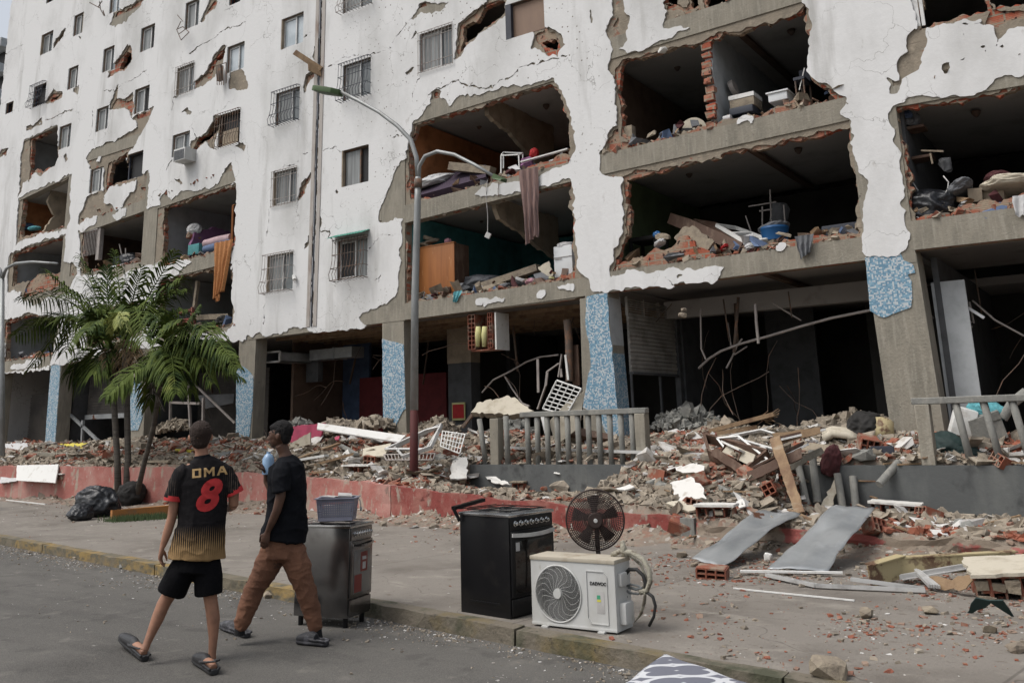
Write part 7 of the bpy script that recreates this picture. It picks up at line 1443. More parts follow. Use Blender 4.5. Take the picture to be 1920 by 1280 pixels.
# ------------------------------------------------------------------ palms
M['frond']=mat('palm_green',(.070,.098,.018),.72,[((.018,.036,.008),.45,.60,1.8,(1,1,1)),((.15,.17,.04),.58,.72,3,(1,1,1))],spec=.15);M['frond_dry']=mat('dry_palm',(.17,.115,.06),.85,[((.09,.06,.035),.5,.65,4,(1,1,1))]);M['frond_y']=mat('pale_frond',(.24,.26,.07),.6,[((.12,.15,.04),.5,.65,4,(1,1,1))])
M['trunk']=mat('palm_trunk',(.075,.065,.055),.9,[((.045,.04,.033),.5,.6,3,(.5,.5,7)),((.12,.11,.09),.6,.7,5,(1,1,1))],bump=.6,bscale=14)
def frond(b,c,tip,rr,droop,n=34,Lf=.62,w=.056,sag=1.2,stalk=True):
    c,tip=Vector(c),Vector(tip);v=tip-c;L=v.length;pts=[c+v*t+U*(math.sin(math.pi*min(1,t*1.02))*droop*L*(1-.25*t))for t in[k/14 for k in range(15)]]
    b.tube(pts,[.022*(1-.85*k/14)+.003 for k in range(15)],5,False)
    ax=v.normalized().cross(U)
    if ax.length<.2:ax=Vector((1,0,0))
    ax.normalize();roll=rr.uniform(-.9,.9)
    for k in range(n):
        t=.10+.90*(k+.5)/n;i=min(13,int(t*14));f=t*14-i;p=pts[i]*(1-f)+pts[i+1]*f;d=(pts[i+1]-pts[i]).normalized();s=d.cross(ax);sx=(ax*math.cos(roll*.6)+s*math.sin(roll*.6))
        ll=Lf*(math.sin(math.pi*(t*.82+.14))**.6)*rr.uniform(.85,1.1)
        for sg in(-1,1):
            if rr.random()<.05:continue
            o=(sx*sg*.85+d*(.45+.6*t)+U*rr.uniform(-.25,.35)).normalized();q1=p+o*ll*.45;q2=p+o*ll*.8-U*ll*sag*.22*rr.uniform(.6,1.4);q3=p+o*ll-U*ll*sag*.5*rr.uniform(.6,1.4);wv=o.cross(d).cross(o).normalized()*w*.5*rr.uniform(.8,1.15);h=o.cross(wv).normalized()*w*.18
            b.add([p-wv*.4,p+wv*.4,q1-wv,q1+h,q1+wv,q2-wv*.8,q2+h,q2+wv*.8,q3],[(0,2,3),(0,3,1),(1,3,4),(2,5,6,3),(3,6,7,4),(5,8,6),(6,8,7)])
rr=random.Random(31);YP=G(228,945,.12).y
def palm(label,trunk,yb,crown_y,tips,n=34,extra=0,Lf=.62,r0=.075):
    base=FP(*trunk[0],yb);t=thing('palm_tree',label,'palm tree',(base.x,base.y,.1));pts=[FP(x,y,yb+(crown_y-yb)*k/(len(trunk)-1))for k,(x,y)in enumerate(trunk)];pts[0].z=.1
    b=MB();b.tube(pts,[r0*1.25]+[r0]*(len(pts)-2)+[r0*.8],10);b.build('trunk',M['trunk'],t,True);c=pts[-1]
    cr=MB()
    for(px,py,dy,dr)in tips:frond(cr,c+Vector((rr.uniform(-.06,.06),rr.uniform(-.06,.06),rr.uniform(-.1,.15))),FP(px,py,crown_y+dy),rr,dr,n,Lf)
    for k in range(extra):
        a=rr.uniform(0,6.28);e=rr.uniform(-.5,1.0);L=rr.uniform(1.1,1.9);frond(cr,c,c+Vector((math.cos(a),math.sin(a),math.sin(e)))*L,rr,.2,n,Lf*.85)
    cr.build('crown',M['frond'],t);return t,c
t1,cA_=palm('left palm of the clump, its broad crown reaching the left edge',[(222,948),(220,860),(214,760),(208,655)],YP,YP+.1,[(28,628,-.6,.20),(40,560,.3,.12),(85,505,-.4,.06),(58,690,.2,.28),(130,700,-.8,.30),(110,540,.9,.10),(150,480,.5,.04),(160,620,-1.6,.25),(70,600,-1.0,.2),(200,500,-.3,.02),(120,660,.8,.3),(175,700,-.6,.25)],29,2,.8)
t2,cB_=palm('middle palm of the clump, upright behind the left one with fronds over the joined crowns',[(236,946),(240,860),(238,740),(232,640)],YP+.1,YP+.5,[(330,470,.2,.03),(265,500,-.5,.02),(215,470,.6,.02),(345,520,-.3,.08),(300,560,.7,.1),(175,520,.8,.06),(350,580,.5,.14),(270,640,-1.2,.3),(180,640,1.0,.3),(310,610,-.8,.2)],28,1,.75)
t3,cC_=palm('right palm of the clump with a thin leaning trunk and a small drooping crown',[(252,944),(270,870),(288,800),(297,740),(305,690)],YP-.1,YP-.6,[(446,690,-.4,.22),(425,650,.5,.18),(405,605,0,.12),(372,575,.6,.06),(330,738,-.9,.35),(360,735,-.2,.38),(400,720,-.5,.32),(262,700,.2,.35),(315,590,-.3,.04),(345,600,-.9,.1),(280,760,.1,.5),(435,670,-.9,.25)],36,3,.58,.06)
b=MB()
for(px,py,c)in((205,690,cA_),(262,690,cB_),(245,675,cB_),(285,700,cB_),(232,700,cB_)):frond(b,c,FP(px,py,YP-.3),rr,.1,16,.4,.03,1.3)
b.build('dry_fronds',M['frond_dry'],t2)
b=MB()
for(px,py)in((205,625),(222,612),(240,622),(200,605),(232,600)):frond(b,FP(225,585,YP-.9),FP(px,py,YP-1.0),rr,.1,7,.22,.06,.8)
b.build('pale_fronds',M['frond_y'],t2)
b=MB();c=FP(285,735,YP-.55)
for k in range(34):a=rr.uniform(0,6.28);q=c+Vector((math.cos(a)*rr.uniform(.3,.7),rr.uniform(-.3,.3),rr.uniform(-.5,.5)));b.tube([c,(c+q)/2+U*.1,q],.008,4,False)
b.build('flower_stalk',M['trunk'],t3)
# ------------------------------------------------------------------ what stands, lies and hangs in the open rooms
def S2(s,x,y):return pxy(s,x,y)
def frect(s,x0,y0,x1,y1,y):
    a=FP(*S2(s,x0,(y0+y1)/2),y);b_=FP(*S2(s,x1,(y0+y1)/2),y);t_=FP(*S2(s,(x0+x1)/2,y0),y);d=FP(*S2(s,(x0+x1)/2,y1),y);return a.x,b_.x,d.z,t_.z
def fbox(name,label,cat,s,r,y,dep,m,bev=.012,parts=None,group=None,rot=None):
    x0,x1,z0,z1=frect(s,*r,y);b=MB()
    if rot:b.box(((x0+x1)/2,y+dep/2,(z0+z1)/2),(x1-x0,dep,z1-z0),rot)
    else:b.bbox(x0,x1,y,y+dep,z0,z1)
    if parts:
        t=thing(name,label,cat,((x0+x1)/2,y,z0),group);o=b.build('body',M[m],t);bevel(o,bev)if bev else None;parts(t,x0,x1,z0,z1);return t
    o=b.build(name,M[m]);bevel(o,bev)if bev else None;return tag(o,label,cat,group)
def drape(name,label,top,bot,w0,w1,m,y,folds=5,amp=.035,n=26,skew=0):
    """cloth hanging in folds from a line of pixels top=(px,py) to bot=(px,py); widths in metres"""
    a,c=FP(*top,y),FP(*bot,y);V=[];Mx=22;rr_=random.Random(int(top[0]))
    ph=rr_.random()*6
    for i in range(n+1):
        t=i/n;p=a.lerp(c,t);w=w0*(1-t)+w1*t
        for j in range(Mx+1):
            u=j/Mx-.5;V.append((p.x+u*w+.02*noise.noise(Vector((u*3,t*4,ph))),y-.02-amp*(.4+.6*t)*(math.sin(u*folds*6.28+ph+1.2*t)+.5*noise.noise(Vector((u*6,t*3,ph)))),p.z+.05*noise.noise(Vector((u*4,ph,1)))*(1 if i==n else 0)+(u*skew if i==n else 0)))
    Fc=[(i*(Mx+1)+j,(i+1)*(Mx+1)+j,(i+1)*(Mx+1)+j+1,i*(Mx+1)+j+1)for i in range(n)for j in range(Mx)]
    o=mkobj(name,V,Fc,M[m],None,True,True);return tag(o,label,'cloth')
def cyl(name,label,cat,s,pts,rad,m,y,n=18,smooth=True):
    b=MB();b.tube([FP(*S2(s,*p),y+(p[2]if len(p)>2 else 0))if 0 else FP(*S2(s,p[0],p[1]),y)for p in pts],rad,n);o=b.build(name,M[m]);autosmooth(o);return tag(o,label,cat)
def heap(name,label,cat,s,x,y_,size,m,y,seed=1,group=None,n=3):return lump(name,label,cat,FP(*S2(s,x,y_),y),size,m,group,seed=seed,n=n,lift=0)
def sticks(name,label,cat,s,pairs,w,m,y,h=None):
    b=MB()
    for p,q in pairs:b.bar(FP(*S2(s,p[0],p[1]),y+(p[2]if len(p)>2 else 0)),FP(*S2(s,q[0],q[1]),y+(q[2]if len(q)>2 else 0)),w,h or w)
    return tag(b.build(name,M[m]),label,cat)
# bay E lower room
def ward(t,x0,x1,z0,z1):
    b=MB();b.bbox(x1-.008,x1+.004,.44,1.0,z0,z1);b.build('side_panel',M['dark_wood'],t)
    b=MB();b.bbox(x0-.01,x1+.01,.405,.5,z1,z1+.025);b.build('top_board',M['orange_wood'],t)
fbox('wardrobe','tall orange brown wooden wardrobe behind the lamp post in the teal room','wardrobe','h',(328,500,583,850),.42,.6,'orange_wood',.006,ward)
for k,(x,y_,sz)in enumerate(((370,490,(.5,.4,.14)),(420,470,(.42,.4,.12)),(400,450,(.34,.3,.12)))):
    heap('folded_cloth',['grey-brown lowest cloth heaped on the wardrobe','grey-brown middle cloth heaped on the wardrobe','grey-brown topmost cloth heaped on the wardrobe'][k],'cloth','h',x,y_,sz,'mortar_piece',.65,4+k)
heap('bag','small pink and white bag on the right end of the wardrobe','bag','h',537,468,(.16,.12,.12),'pink_c',.6,3)
def frg(t,x0,x1,z0,z1):
    b=MB();b.bbox(x0+.03,x0+.22,.275,.29,z0+(z1-z0)*.58,z0+(z1-z0)*.595);b.build('handle',M['iron_grey'],t)
    b=MB();b.bbox(x0-.004,x1+.004,.284,.3,z0+(z1-z0)*.63,z0+(z1-z0)*.64);b.build('door_gap',M['iron_grey'],t)
fbox('refrigerator','small white refrigerator at the right end of the teal room','refrigerator','h',(1300,500,1432,725),.3,.5,'plastic_w',.02,frg)
heap('cloth','white crumpled cloth on top of the white refrigerator','cloth','h',1385,492,(.4,.3,.1),'cloth_white',.5,8)
sticks('fallen_beam','fallen tan wall beam sloping up to the right in the teal room','beam','h',[((745,808),(1190,660))],.2,'mortar_piece',.75,.16)
heap('mattress','grey crumpled mattress on the floor behind the fallen beam in the teal room','mattress','h',770,780,(1.1,.8,.42),'cloth_grey',1.2,11)
slab4('board','pale board standing on the fallen beam beside the refrigerator','board',[FP(*S2('h',1190,660),.7),FP(*S2('h',1270,615),.7),FP(*S2('h',1300,720),.6),FP(*S2('h',1240,740),.6)],.03,'cream',jag=.02)
slab4('tray','grey plastic sheet lying before the refrigerator','tray',[FP(*S2('h',1155,715),.5),FP(*S2('h',1215,700),.6),FP(*S2('h',1285,745),.4),FP(*S2('h',1170,750),.35)],.03,'cloth_grey',jag=0)
for k,(x,y_,sz,m,lab)in enumerate([(1150,768,(.32,.3,.14),'pink_c','pale pink garment on the sill of the teal room'),(1200,762,(.3,.3,.12),'cloth_white','white garment beside the pale pink one on the sill'),(1280,740,(.14,.1,.08),'foam_y','small yellow cup on the sill before the refrigerator'),(940,795,(.3,.3,.12),'cloth_grey','grey rag under the fallen beam'),
        (1060,780,(.3,.25,.12),'cloth_grey','grey bundle under the middle of the fallen beam'),(860,800,(.7,.3,.16),'mortar_piece','long tan heap of debris left of the fallen beam')]):heap('garment',lab,'garment','h',x,y_,sz,m,.45,20+k)
drape('towel','small light blue patterned towel hanging over the beam right of the wardrobe',S2('h',615,828),S2('h',592,905),.26,.12,'teal_c',.01,2,.02,10)
slab4('panel','turquoise painted splinter leaning in the lower left corner of the teal room','panel',[FP(*S2('h',245,705),.5),FP(*S2('h',290,715),.5),FP(*S2('h',292,800),.5),FP(*S2('h',250,805),.5)],.04,'teal_c',jag=.02)
slab4('panel','lower dark turquoise splinter beside the wardrobe foot','panel',[FP(*S2('h',235,865),.4),FP(*S2('h',290,815),.5),FP(*S2('h',292,845),.5),FP(*S2('h',245,885),.4)],.04,'teal_wall',jag=.02)
sticks('tool','dark metal tool on the bricks before the wardrobe','tool','h',[((440,830),(520,838)),((455,828),(465,850))],.03,'iron',.12)
# cloth hanging from the floor above
drape('hanging_cloth','long brown striped cloth hanging from the upper room over the beam',S2('h',1118,-50),S2('h',1140,462),.55,.34,'cloth_brown',-.06,3,.05,40,.25)
b=MB();b.tube([FP(*S2('h',822,30),.0),FP(*S2('h',812,90),-.03),FP(*S2('h',815,180),.03),FP(*S2('h',824,298),.05),FP(*S2('h',823,410),.05)],.009,5);b.box(FP(*S2('h',826,428),.05),(.13,.05,.13),(0,.5,.2));tag(b.build('hanging_socket',M['paper']),'white cable with a dangling socket box below the hanging lamp arm','cable')
b=MB();b.tube([FP(*S2('h',903,45),-.02),FP(*S2('h',898,110),-.03),FP(*S2('h',900,150),-.03)],.008,5);tag(b.build('cable',M['iron']),'thin short dark cable hanging over the white plaster of the beam','cable')
# bay E upper room
slab4('mattress','dark purple mattress sloping along the sill of the orange room','mattress',[FP(*S2('b',1040,1090),.12),FP(*S2('b',1400,985),.2),FP(*S2('b',1400,920),.9),FP(*S2('b',1030,1010),.9)],.18,'navy',jag=0,nrm=(0,-.4,1))
heap('bed_sheet','white crumpled bed sheet on the dark purple mattress','sheet','b',1120,1010,(.95,.6,.28),'cloth_white',.55,31)
sticks('fallen_beam','broken tan chunk of wall lying across the mattress in the orange room','wall chunk','b',[((1210,930),(1440,955))],.26,'mortar_piece',.5,.2)
sticks('white_chair','white square chair frame standing on the sill of the orange room','chair frame','b',[((1487,970),(1487,870)),((1590,960),(1585,860)),((1487,868),(1590,862)),((1500,940,.4),(1500,850,.4)),((1610,940,.4),(1608,855,.4)),((1487,868),(1500,850,.4)),((1590,862),(1608,855,.4)),((1500,850,.4),(1608,855,.4))],.028,'white_paint',.35)
slab4('cushion','mauve cushion beside the white chair frame in the orange room','cushion',[FP(*S2('b',1595,925),.3),FP(*S2('b',1655,905),.3),FP(*S2('b',1655,870),.7),FP(*S2('b',1600,885),.7)],.12,'purple_wall',jag=0)
sticks('plank','pale plank lying along the broken brick sill of the orange room','plank','b',[((1600,905),(1862,832))],.1,'white_paint',.3,.03)
heap('cloth','red cloth scrap on the back of the sill of the orange room','cloth','b',1670,860,(.2,.2,.26),'red',.7,33)
# bay F top room
x0,x1,z0,z1=frect('c',1050,765,1300,955,.75)
b=MB();cx_=(x0+x1)/2;r_=(x1-x0)/2*.8;b.prism([(r_*math.cos(math.pi*k/16)*(1),r_*.96*math.sin(math.pi*k/16))for k in range(17)],(cx_-.05,.62,z0-.02),(1,0,0),(0,0,1),(0,.45,0));b.prism([(r_*1.04*math.cos(math.pi*k/16),r_*1.02*math.sin(math.pi*k/16))for k in range(17)],(cx_-.05,.6,z0-.02),(1,0,0),(0,0,1),(0,.05,0));tag(bevel(b.build('overturned_tub',M['cream'])),'cream round-topped tub turned over at the edge of the top right room','tub')
def sub(t,*a):pass
fbox('wall_stub','tan wall stub with a white edge at the left of the top right opening','wall stub','c',(652,905,712,1045),.12,.18,'mortar_piece',.004)
fbox('box','white topped tan box lying at the foot of the white partition','box','c',(1412,705,1590,770),.35,.5,'mortar_piece',.01,lambda t,x0,x1,z0,z1:MB().bbox(x0-.01,x1+.01,.34,.86,z1,z1+.09).build('lid',M['white_paint'],t))
fbox('crate','dark crate under the white topped box at the foot of the partition','crate','c',(1410,765,1580,815),.3,.5,'iron_dark',.01)
cyl('paper_roll','white roll of paper lying at the foot of the partition','roll','c',[(1372,862),(1425,848)],.07,'cloth_white',.2);cyl('ball','small round white fan head beside the white partition','fan','c',[(1425,640),(1455,625)],[.17,.17],'iron_grey',.8)
fbox('basin','white rectangular basin on the bricks of the top right room','basin','d',(75,655,215,725),.3,.5,'plastic_w',.02,lambda t,x0,x1,z0,z1:MB().bbox(x0-.03,x1+.03,.27,.83,z1-.03,z1).build('rim',M['plastic_w'],t))
fbox('chair','dark chair in shadow at the right end of the top right room','chair','d',(300,500,380,600),1.0,.1,'iron_dark',.01,lambda t,x0,x1,z0,z1:(MB().bbox(x0,x1,.55,1.05,z0-.06,z0).build('seat',M['iron_dark'],t),[MB().tube([(x,yy,z0-.06),(x,yy,z0-.5)],.02,6).build('leg',M['iron'],t)for x in(x0+.03,x1-.03)for yy in(.58,1.02)]))
sticks('broom','thin pale stick leaning in the top right room','stick','d',[((340,490),(302,650))],.02,'white_paint',.6)
# bay F middle room
slab4('wall_fragment','peaked fragment of mortared wall standing on the bricks of the large room','wall fragment',[FP(*S2('i',575,410),.16),FP(*S2('i',625,335),.18),FP(*S2('i',690,322),.2),FP(*S2('i',835,430),.2),FP(*S2('i',780,490),.12),FP(*S2('i',690,470),.12)],.12,'mortar_piece',jag=.025,nrm=(0,-1,0))
slab4('broken_cupboard','dark brown cupboard panel sloping down to the right in the large room','panel',[FP(*S2('i',555,245),1.0),FP(*S2('i',690,290),.9),FP(*S2('i',1030,440),.4),FP(*S2('i',1000,505),.4),FP(*S2('i',540,315),1.0)],.06,'dark_wood',jag=0)
slab4('broken_cupboard','second dark brown panel behind the white frame in the large room','panel',[FP(*S2('i',700,290),1.2),FP(*S2('i',850,320),1.2),FP(*S2('i',1060,435),.6),FP(*S2('i',900,400),.7)],.05,'dark_wood',jag=0)
wframe('window_frame','white window frame lying in the large room beside the brown panels',[FP(*S2('i',850,322),.9),FP(*S2('i',1050,440),.35),FP(*S2('i',1185,415),.7),FP(*S2('i',980,340),1.3)],.06,.07,'white_paint')
t=thing('water_barrel','blue plastic barrel with cloth on top in the large room','barrel',FP(*S2('i',1235,420),.9));b=MB();a=FP(*S2('i',1235,425),.9);r_=abs(FP(*S2('i',1325,380),.9).x-FP(*S2('i',1145,380),.9).x)/2;b.tube([a,a+U*.22,a+U*.24,a+U*.28],[r_*.9,r_,r_*1.05,r_*1.02],22);autosmooth(b.build('body',M['blue_p'],t));heap('cloth','pale teal cloth bunched on the blue barrel','cloth','i',1225,338,(.55,.4,.16),'cloth_grey',.9,44)
drape('trousers','dark grey garment hanging over the beam of the large room',S2('i',1428,388),S2('i',1432,520),.36,.2,'cloth_grey',-.03,3,.035,16,.1)
def sofa(t,x0,x1,z0,z1):
    for k in range(3):
        for j in range(1):MB().tube([(x0+(x1-x0)*(k+.5)/3,.74,(z0+z1)/2),(x0+(x1-x0)*(k+.5)/3,.76,(z0+z1)/2)],[.02,.03],8).build('button',M['iron'],t)
fbox('sofa','black buttoned sofa back at the right end of the large room','sofa','i',(1535,312,1775,385),.78,.25,'iron_dark',.03,sofa)
fbox('table','black table in the left corner of the large room','table','i',(272,395,450,420),.7,.7,'soot',.006,lambda t,x0,x1,z0,z1:[MB().bbox(x,x+.06,y,y+.06,z0-.55,z0).build('leg',M['soot'],t)for x in(x0,x1-.06)for y in(.72,1.3)])
for k,(x,y_,sz,m,lab)in enumerate([(460,385,(.16,.14,.14),'blue_p','blue toy on the bricks at the left of the large room'),(500,402,(.34,.2,.16),'mortar_piece','patterned bundle beside the blue toy'),(480,440,(.3,.2,.12),'cloth_white','white and green bundle below the patterned one'),(1070,468,(.26,.2,.16),'cloth_white','white plaster crumb heap at the foot of the brown panel'),(900,470,(.3,.12,.08),'red','red and white packet beside the brown panel')]):heap('bundle',lab,'bundle','i',x,y_,sz,m,.3,50+k)
sticks('fan_stand','tangled pale metal rack standing deep in the large room','rack','i',[((1040,260),(1075,360)),((1060,200),(1240,170)),((1150,200),(1150,330)),((1290,190),(1300,320)),((1130,230),(1240,215)),((1200,90),(1210,330))],.025,'iron_grey',1.6)
heap('appliance','pale appliance deep in the large room above the barrel','appliance','i',1265,240,(.4,.3,.5),'grey_wall',1.7,61)
# bay G room
for k,(x0_,y0_,x1_,y1_,m,lab)in enumerate([(1105,75,1200,165,'wood','left half of an open brown cardboard box in the far right room'),(1200,62,1375,160,'wood','right half of an open brown cardboard box in the far right room')]):fbox('cardboard_box',lab,'cardboard box','j',(x0_,y0_,x1_,y1_),.4+.1*k,.45,'beige_wall',.004,None,None,(.1,.05,.15*(1-2*k)))
heap('bin_bag','black bin bag under white cables at the left of the far right room','bag','j',835,210,(1.0,.6,.6),'bag',.45,71)
heap('bin_bag','smaller black bag end right of the big one in the far right room','bag','j',920,175,(.6,.5,.35),'bag',.6,72)
b=MB();P_=lambda x,y_,d=0:FP(*S2('j',x,y_),.35+d);b.tube([P_(955,0),P_(990,40),P_(985,90),P_(960,130),P_(900,135),P_(820,100)],.012,5);b.tube([P_(750,40),P_(780,90),P_(800,110)],.014,5);b.tube([P_(820,180),P_(860,240)],.01,5);b.tube([P_(935,150),P_(925,330,-.3)],.008,5);tag(b.build('cables',M['paper'],None,True),'loose white cables looping over the black bag in the far right room','cables')
for k,(x,y_,sz,m,lab)in enumerate([(1420,60,(.9,.6,.24),'cream','cream blanket heaped at the right edge of the far right room'),(1340,30,(.5,.4,.26),'maroon','dark red cloth behind the cream blanket'),(1090,192,(.24,.16,.1),'cloth_white','small white radio on the sill of the far right room'),(965,180,(.3,.2,.2),'pink_c','pink and tan bundle in the middle of the far right sill'),(1060,100,(.7,.4,.22),'cloth_grey','grey flattened bundle left of the cardboard box'),(820,145,(.3,.2,.1),'cloth_white','white packet on the black bag')]):heap('bundle',lab,'bundle','j',x,y_,sz,m,.5,80+k)
drape('carrier_bag','white and green carrier bag hanging over the beam at the right edge',S2('j',1480,128),S2('j',1490,262),.3,.24,'cloth_white',-.02,2,.03,10)
fbox('shelf','dark wall shelf with bottles at the upper left of the far right room','shelf','d',(1035,905,1200,925),.5,.4,'dark_wood',.004);fbox('shelf','lower dark shelf below the bottles in the far right room','shelf','d',(1060,1120,1260,1140),.5,.4,'dark_wood',.004)
for k,(x,y_,sz,m,lab)in enumerate([(1070,840,(.25,.2,.2),'blue_c','violet packet on the upper shelf'),(1085,880,(.25,.2,.16),'cloth_grey','grey bowl on the upper shelf'),(1140,870,(.14,.14,.26),'cloth_grey','grey bottle on the upper shelf'),(1350,1190,(.3,.2,.3),'grey_wall','grey box shape in the shadow of the far right room')]):heap('packet',lab,'packet','d',x,y_,sz,m,.6,90+k)
sticks('splintered_wood','pale splinter sticking up in the far right room','splinter','d',[((1245,1105),(1262,1180)),((1180,1085),(1340,1090))],.03,'beige_wall',.5)
# bay C
cyl('mattress','pale pink rolled mattress on the sill of the purple room','mattress','e',[(1480,490),(1570,468),(1668,445)],[.13,.15,.13],'cloth_pink',.4);cyl('mattress','grey blue rolled mattress under the pink one in the purple room','mattress','e',[(1478,530),(1570,510),(1668,480)],[.12,.14,.12],'blue_c',.3)
drape('curtain','long orange patterned curtain hanging out of the purple room',S2('e',1610,470),S2('e',1575,850),.85,.42,'cloth_orange',-.05,4,.06,36,.3);drape('curtain','narrow lower tail of orange cloth below the long orange curtain',S2('e',1570,840),S2('e',1572,900),.2,.16,'cloth_orange',-.03,2,.03,8)
slab4('door','orange wooden door standing edge-on at the right of the purple room','door',[FP(*S2('e',1675,210),.15),FP(*S2('e',1692,200),.5),FP(*S2('e',1690,480),.5),FP(*S2('e',1655,480),.15)],.05,'orange_wood',jag=0)
fbox('storage_box','blue green storage box at the foot of the purple partition','box','e',(1352,490,1430,565),.3,.4,'teal_wall',.02);heap('plastic_bag','clear white plastic bag on debris at the left of the purple partition','bag','e',1398,390,(.42,.3,.36),'cloth_white',.6,103);heap('bundle','dark red bundle under the clear plastic bag','bundle','e',1395,435,(.5,.3,.24),'clay',.6,104)
t=thing('chair','red wooden chair lying at the left of the room behind the palm','chair',FP(*S2('e',1340,1110),.3))
for nm,pr in(('backrest',[((1290,985),(1375,965)),((1300,1040),(1370,1030))]),('leg',[((1385,945),(1380,1100))]),('leg',[((1395,960,.3),(1400,1080,.3))]),('seat_rail',[((1265,1105),(1385,1085)),((1285,1070),(1385,1040))])):
    b=MB()
    for p,q in pr:b.bar(FP(*S2('e',p[0],p[1]),.3+(p[2]if len(p)>2 else 0)),FP(*S2('e',q[0],q[1]),.3+(q[2]if len(q)>2 else 0)),.07,.07)
    b.build(nm,M['redp'],t)
sticks('post','tan timber post leaning in the room behind the red chair','post','e',[((1425,755),(1400,950))],.1,'mortar_piece',.4);sticks('fallen_beam','pale beam lying in the room right of the red chair','beam','e',[((1410,1020),(1660,1010))],.2,'mortar_piece',.7,.16)
heap('bundle','dark bundle at the right sill above the plaster edge','bundle','e',1630,1060,(.6,.4,.4),'soot',.5,105)
fbox('washing_machine','white small washing machine on the sill behind the palm tips','washing machine','e',(795,640,880,705),.12,.4,'plastic_w',.02);fbox('television','black television standing behind the white washing machine','television','e',(812,575,885,640),.5,.1,'iron_dark',.01)
heap('bag','black round bag right of the black television','bag','e',940,615,(.8,.5,.5),'bag',.6,106);sticks('stick','pair of pale sticks standing in the dark room behind the palm','sticks','e',[((860,490),(895,650)),((905,520),(905,570))],.03,'iron_grey',.4)
heap('cloth','blue cloth heap on the sill of the far left orange room','cloth','e',200,370,(.6,.4,.3),'blue_c',.5,107);heap('cloth','teal cloth beside the blue heap in the far left orange room','cloth','e',250,378,(.4,.3,.16),'teal_c',.4,108);fbox('cupboard','small dark cupboard in the far left orange room','cupboard','e',(248,290,305,345),1.2,.3,'dark_wood',.01)
# things on the facade
t=thing('air_conditioner','small grey window air conditioner hanging under a window left of the joint','air conditioner',F(*S2('a',1010,890)));x0,x1,z0,z1=frect('a',968,828,1030,895,-.42)
b=MB();b.bbox(x0,x1,-.42,.1,z0,z1);bevel(b.build('body',M['unit'],t),.01);b=MB()
for k in range(9):b.bbox(x0+.03,x1-.03,-.43,-.421,z0+.04+(z1-z0-.08)*k/9,z0+.055+(z1-z0-.08)*k/9)
b.build('louvres',M['iron_dark'],t)
sticks('broken_board','long thin brown board sticking out of the expansion joint','board','b',[((335,292,-.35),(482,388,.0))],.05,'wood',-.05,.16);slab4('broken_board','short wide brown board under the long one at the expansion joint','board',[FP(*S2('b',408,345),-.3),FP(*S2('b',480,378),-.02),FP(*S2('b',482,430),-.02),FP(*S2('b',410,395),-.3)],.04,'wood',jag=0)
b=MB()
for(p,q)in[((500,15),(555,45)),((555,10),(560,50)),((560,50),(580,88)),((548,40),(570,5)),((575,60),(585,90))]:b.tube([FP(*S2('a',*p),-.3),FP(*S2('a',*q),-.25)],.018,5)
tag(b.build('tv_aerial',M['iron']),'bent television aerial beside the top window with a blue curtain','aerial')
b=MB()
for(p,q)in[((985,165),(1020,150)),((1020,150),(1055,180)),((985,165),(1010,225)),((1010,225),(1055,180)),((990,85),(1020,120)),((1000,190),(1040,160)),((1010,120),(990,160))]:b.tube([FP(*S2('a',*p),-.2),FP(*S2('a',*q),-.25)],.014,5)
tag(b.build('wire_bracket',M['iron']),'twisted wire clothes rack hanging below a window near the top','wire rack')
b=MB()
for k in range(4):b.tube([FP(*S2('a',1205+k*12,365),-.2),FP(*S2('a',1212+k*12,475),-.25)],.012,5)
b.tube([FP(*S2('a',1200,370),-.2),FP(*S2('a',1262,350),-.2)],.014,5);b.tube([FP(*S2('a',1262,350),-.2),FP(*S2('a',1262,465),-.2)],.016,5);b.box(FP(*S2('a',1228,410),-.15),(.16,.12,.5));tag(b.build('drying_rack',M['iron']),'small dark drying rack between the diagonal crack and a bright window','drying rack')
b=MB();b.tube([FP(*S2('g',425,715),-.06),FP(*S2('g',432,745),-.08)],[.05,.06],8);tag(b.build('floodlight',M['white_paint']),'small white lamp hanging beside the lowest grilled window left of the joint','lamp')
for k,(s,x,y_,sz,m,lab)in enumerate([('i',628,910,.2,'mortar_piece','lower tan crumb dangling on a wire before the wide beam'),('i',635,875,.13,'mortar_piece','upper tan crumb dangling on a wire before the wide beam'),('c',935,362,.22,'white_plaster_piece','small white flake dangling under the top beam')]):lump('hanging_fragment',lab,'fragment',FP(*S2(s,x,y_),-.04),sz,m,seed=120+k,n=2,lift=0)
# neighbouring tower at the far left
t=thing('apartment_tower','distant beige tower block with balconies at the left edge of the sky','building',(-92,30,0));p=F(0,80,30);zt=p.z
b=MB();b.bbox(-112,F(14,120,30).x,30,44,0,zt);b.build('wall',M['beige_wall'],t)
for k in range(9):zz=zt-1.5-k*3.0;b=MB();b.bbox(-112,F(14,120,30).x+.5,28.8,30,zz,zz+1.0);b.build('balcony',M['white_wall'],t);b=MB();b.bbox(-112,F(12,120,30).x-.3,29.9,29.99,zz-1.6,zz-.1);b.build('window_band',M['black'],t)
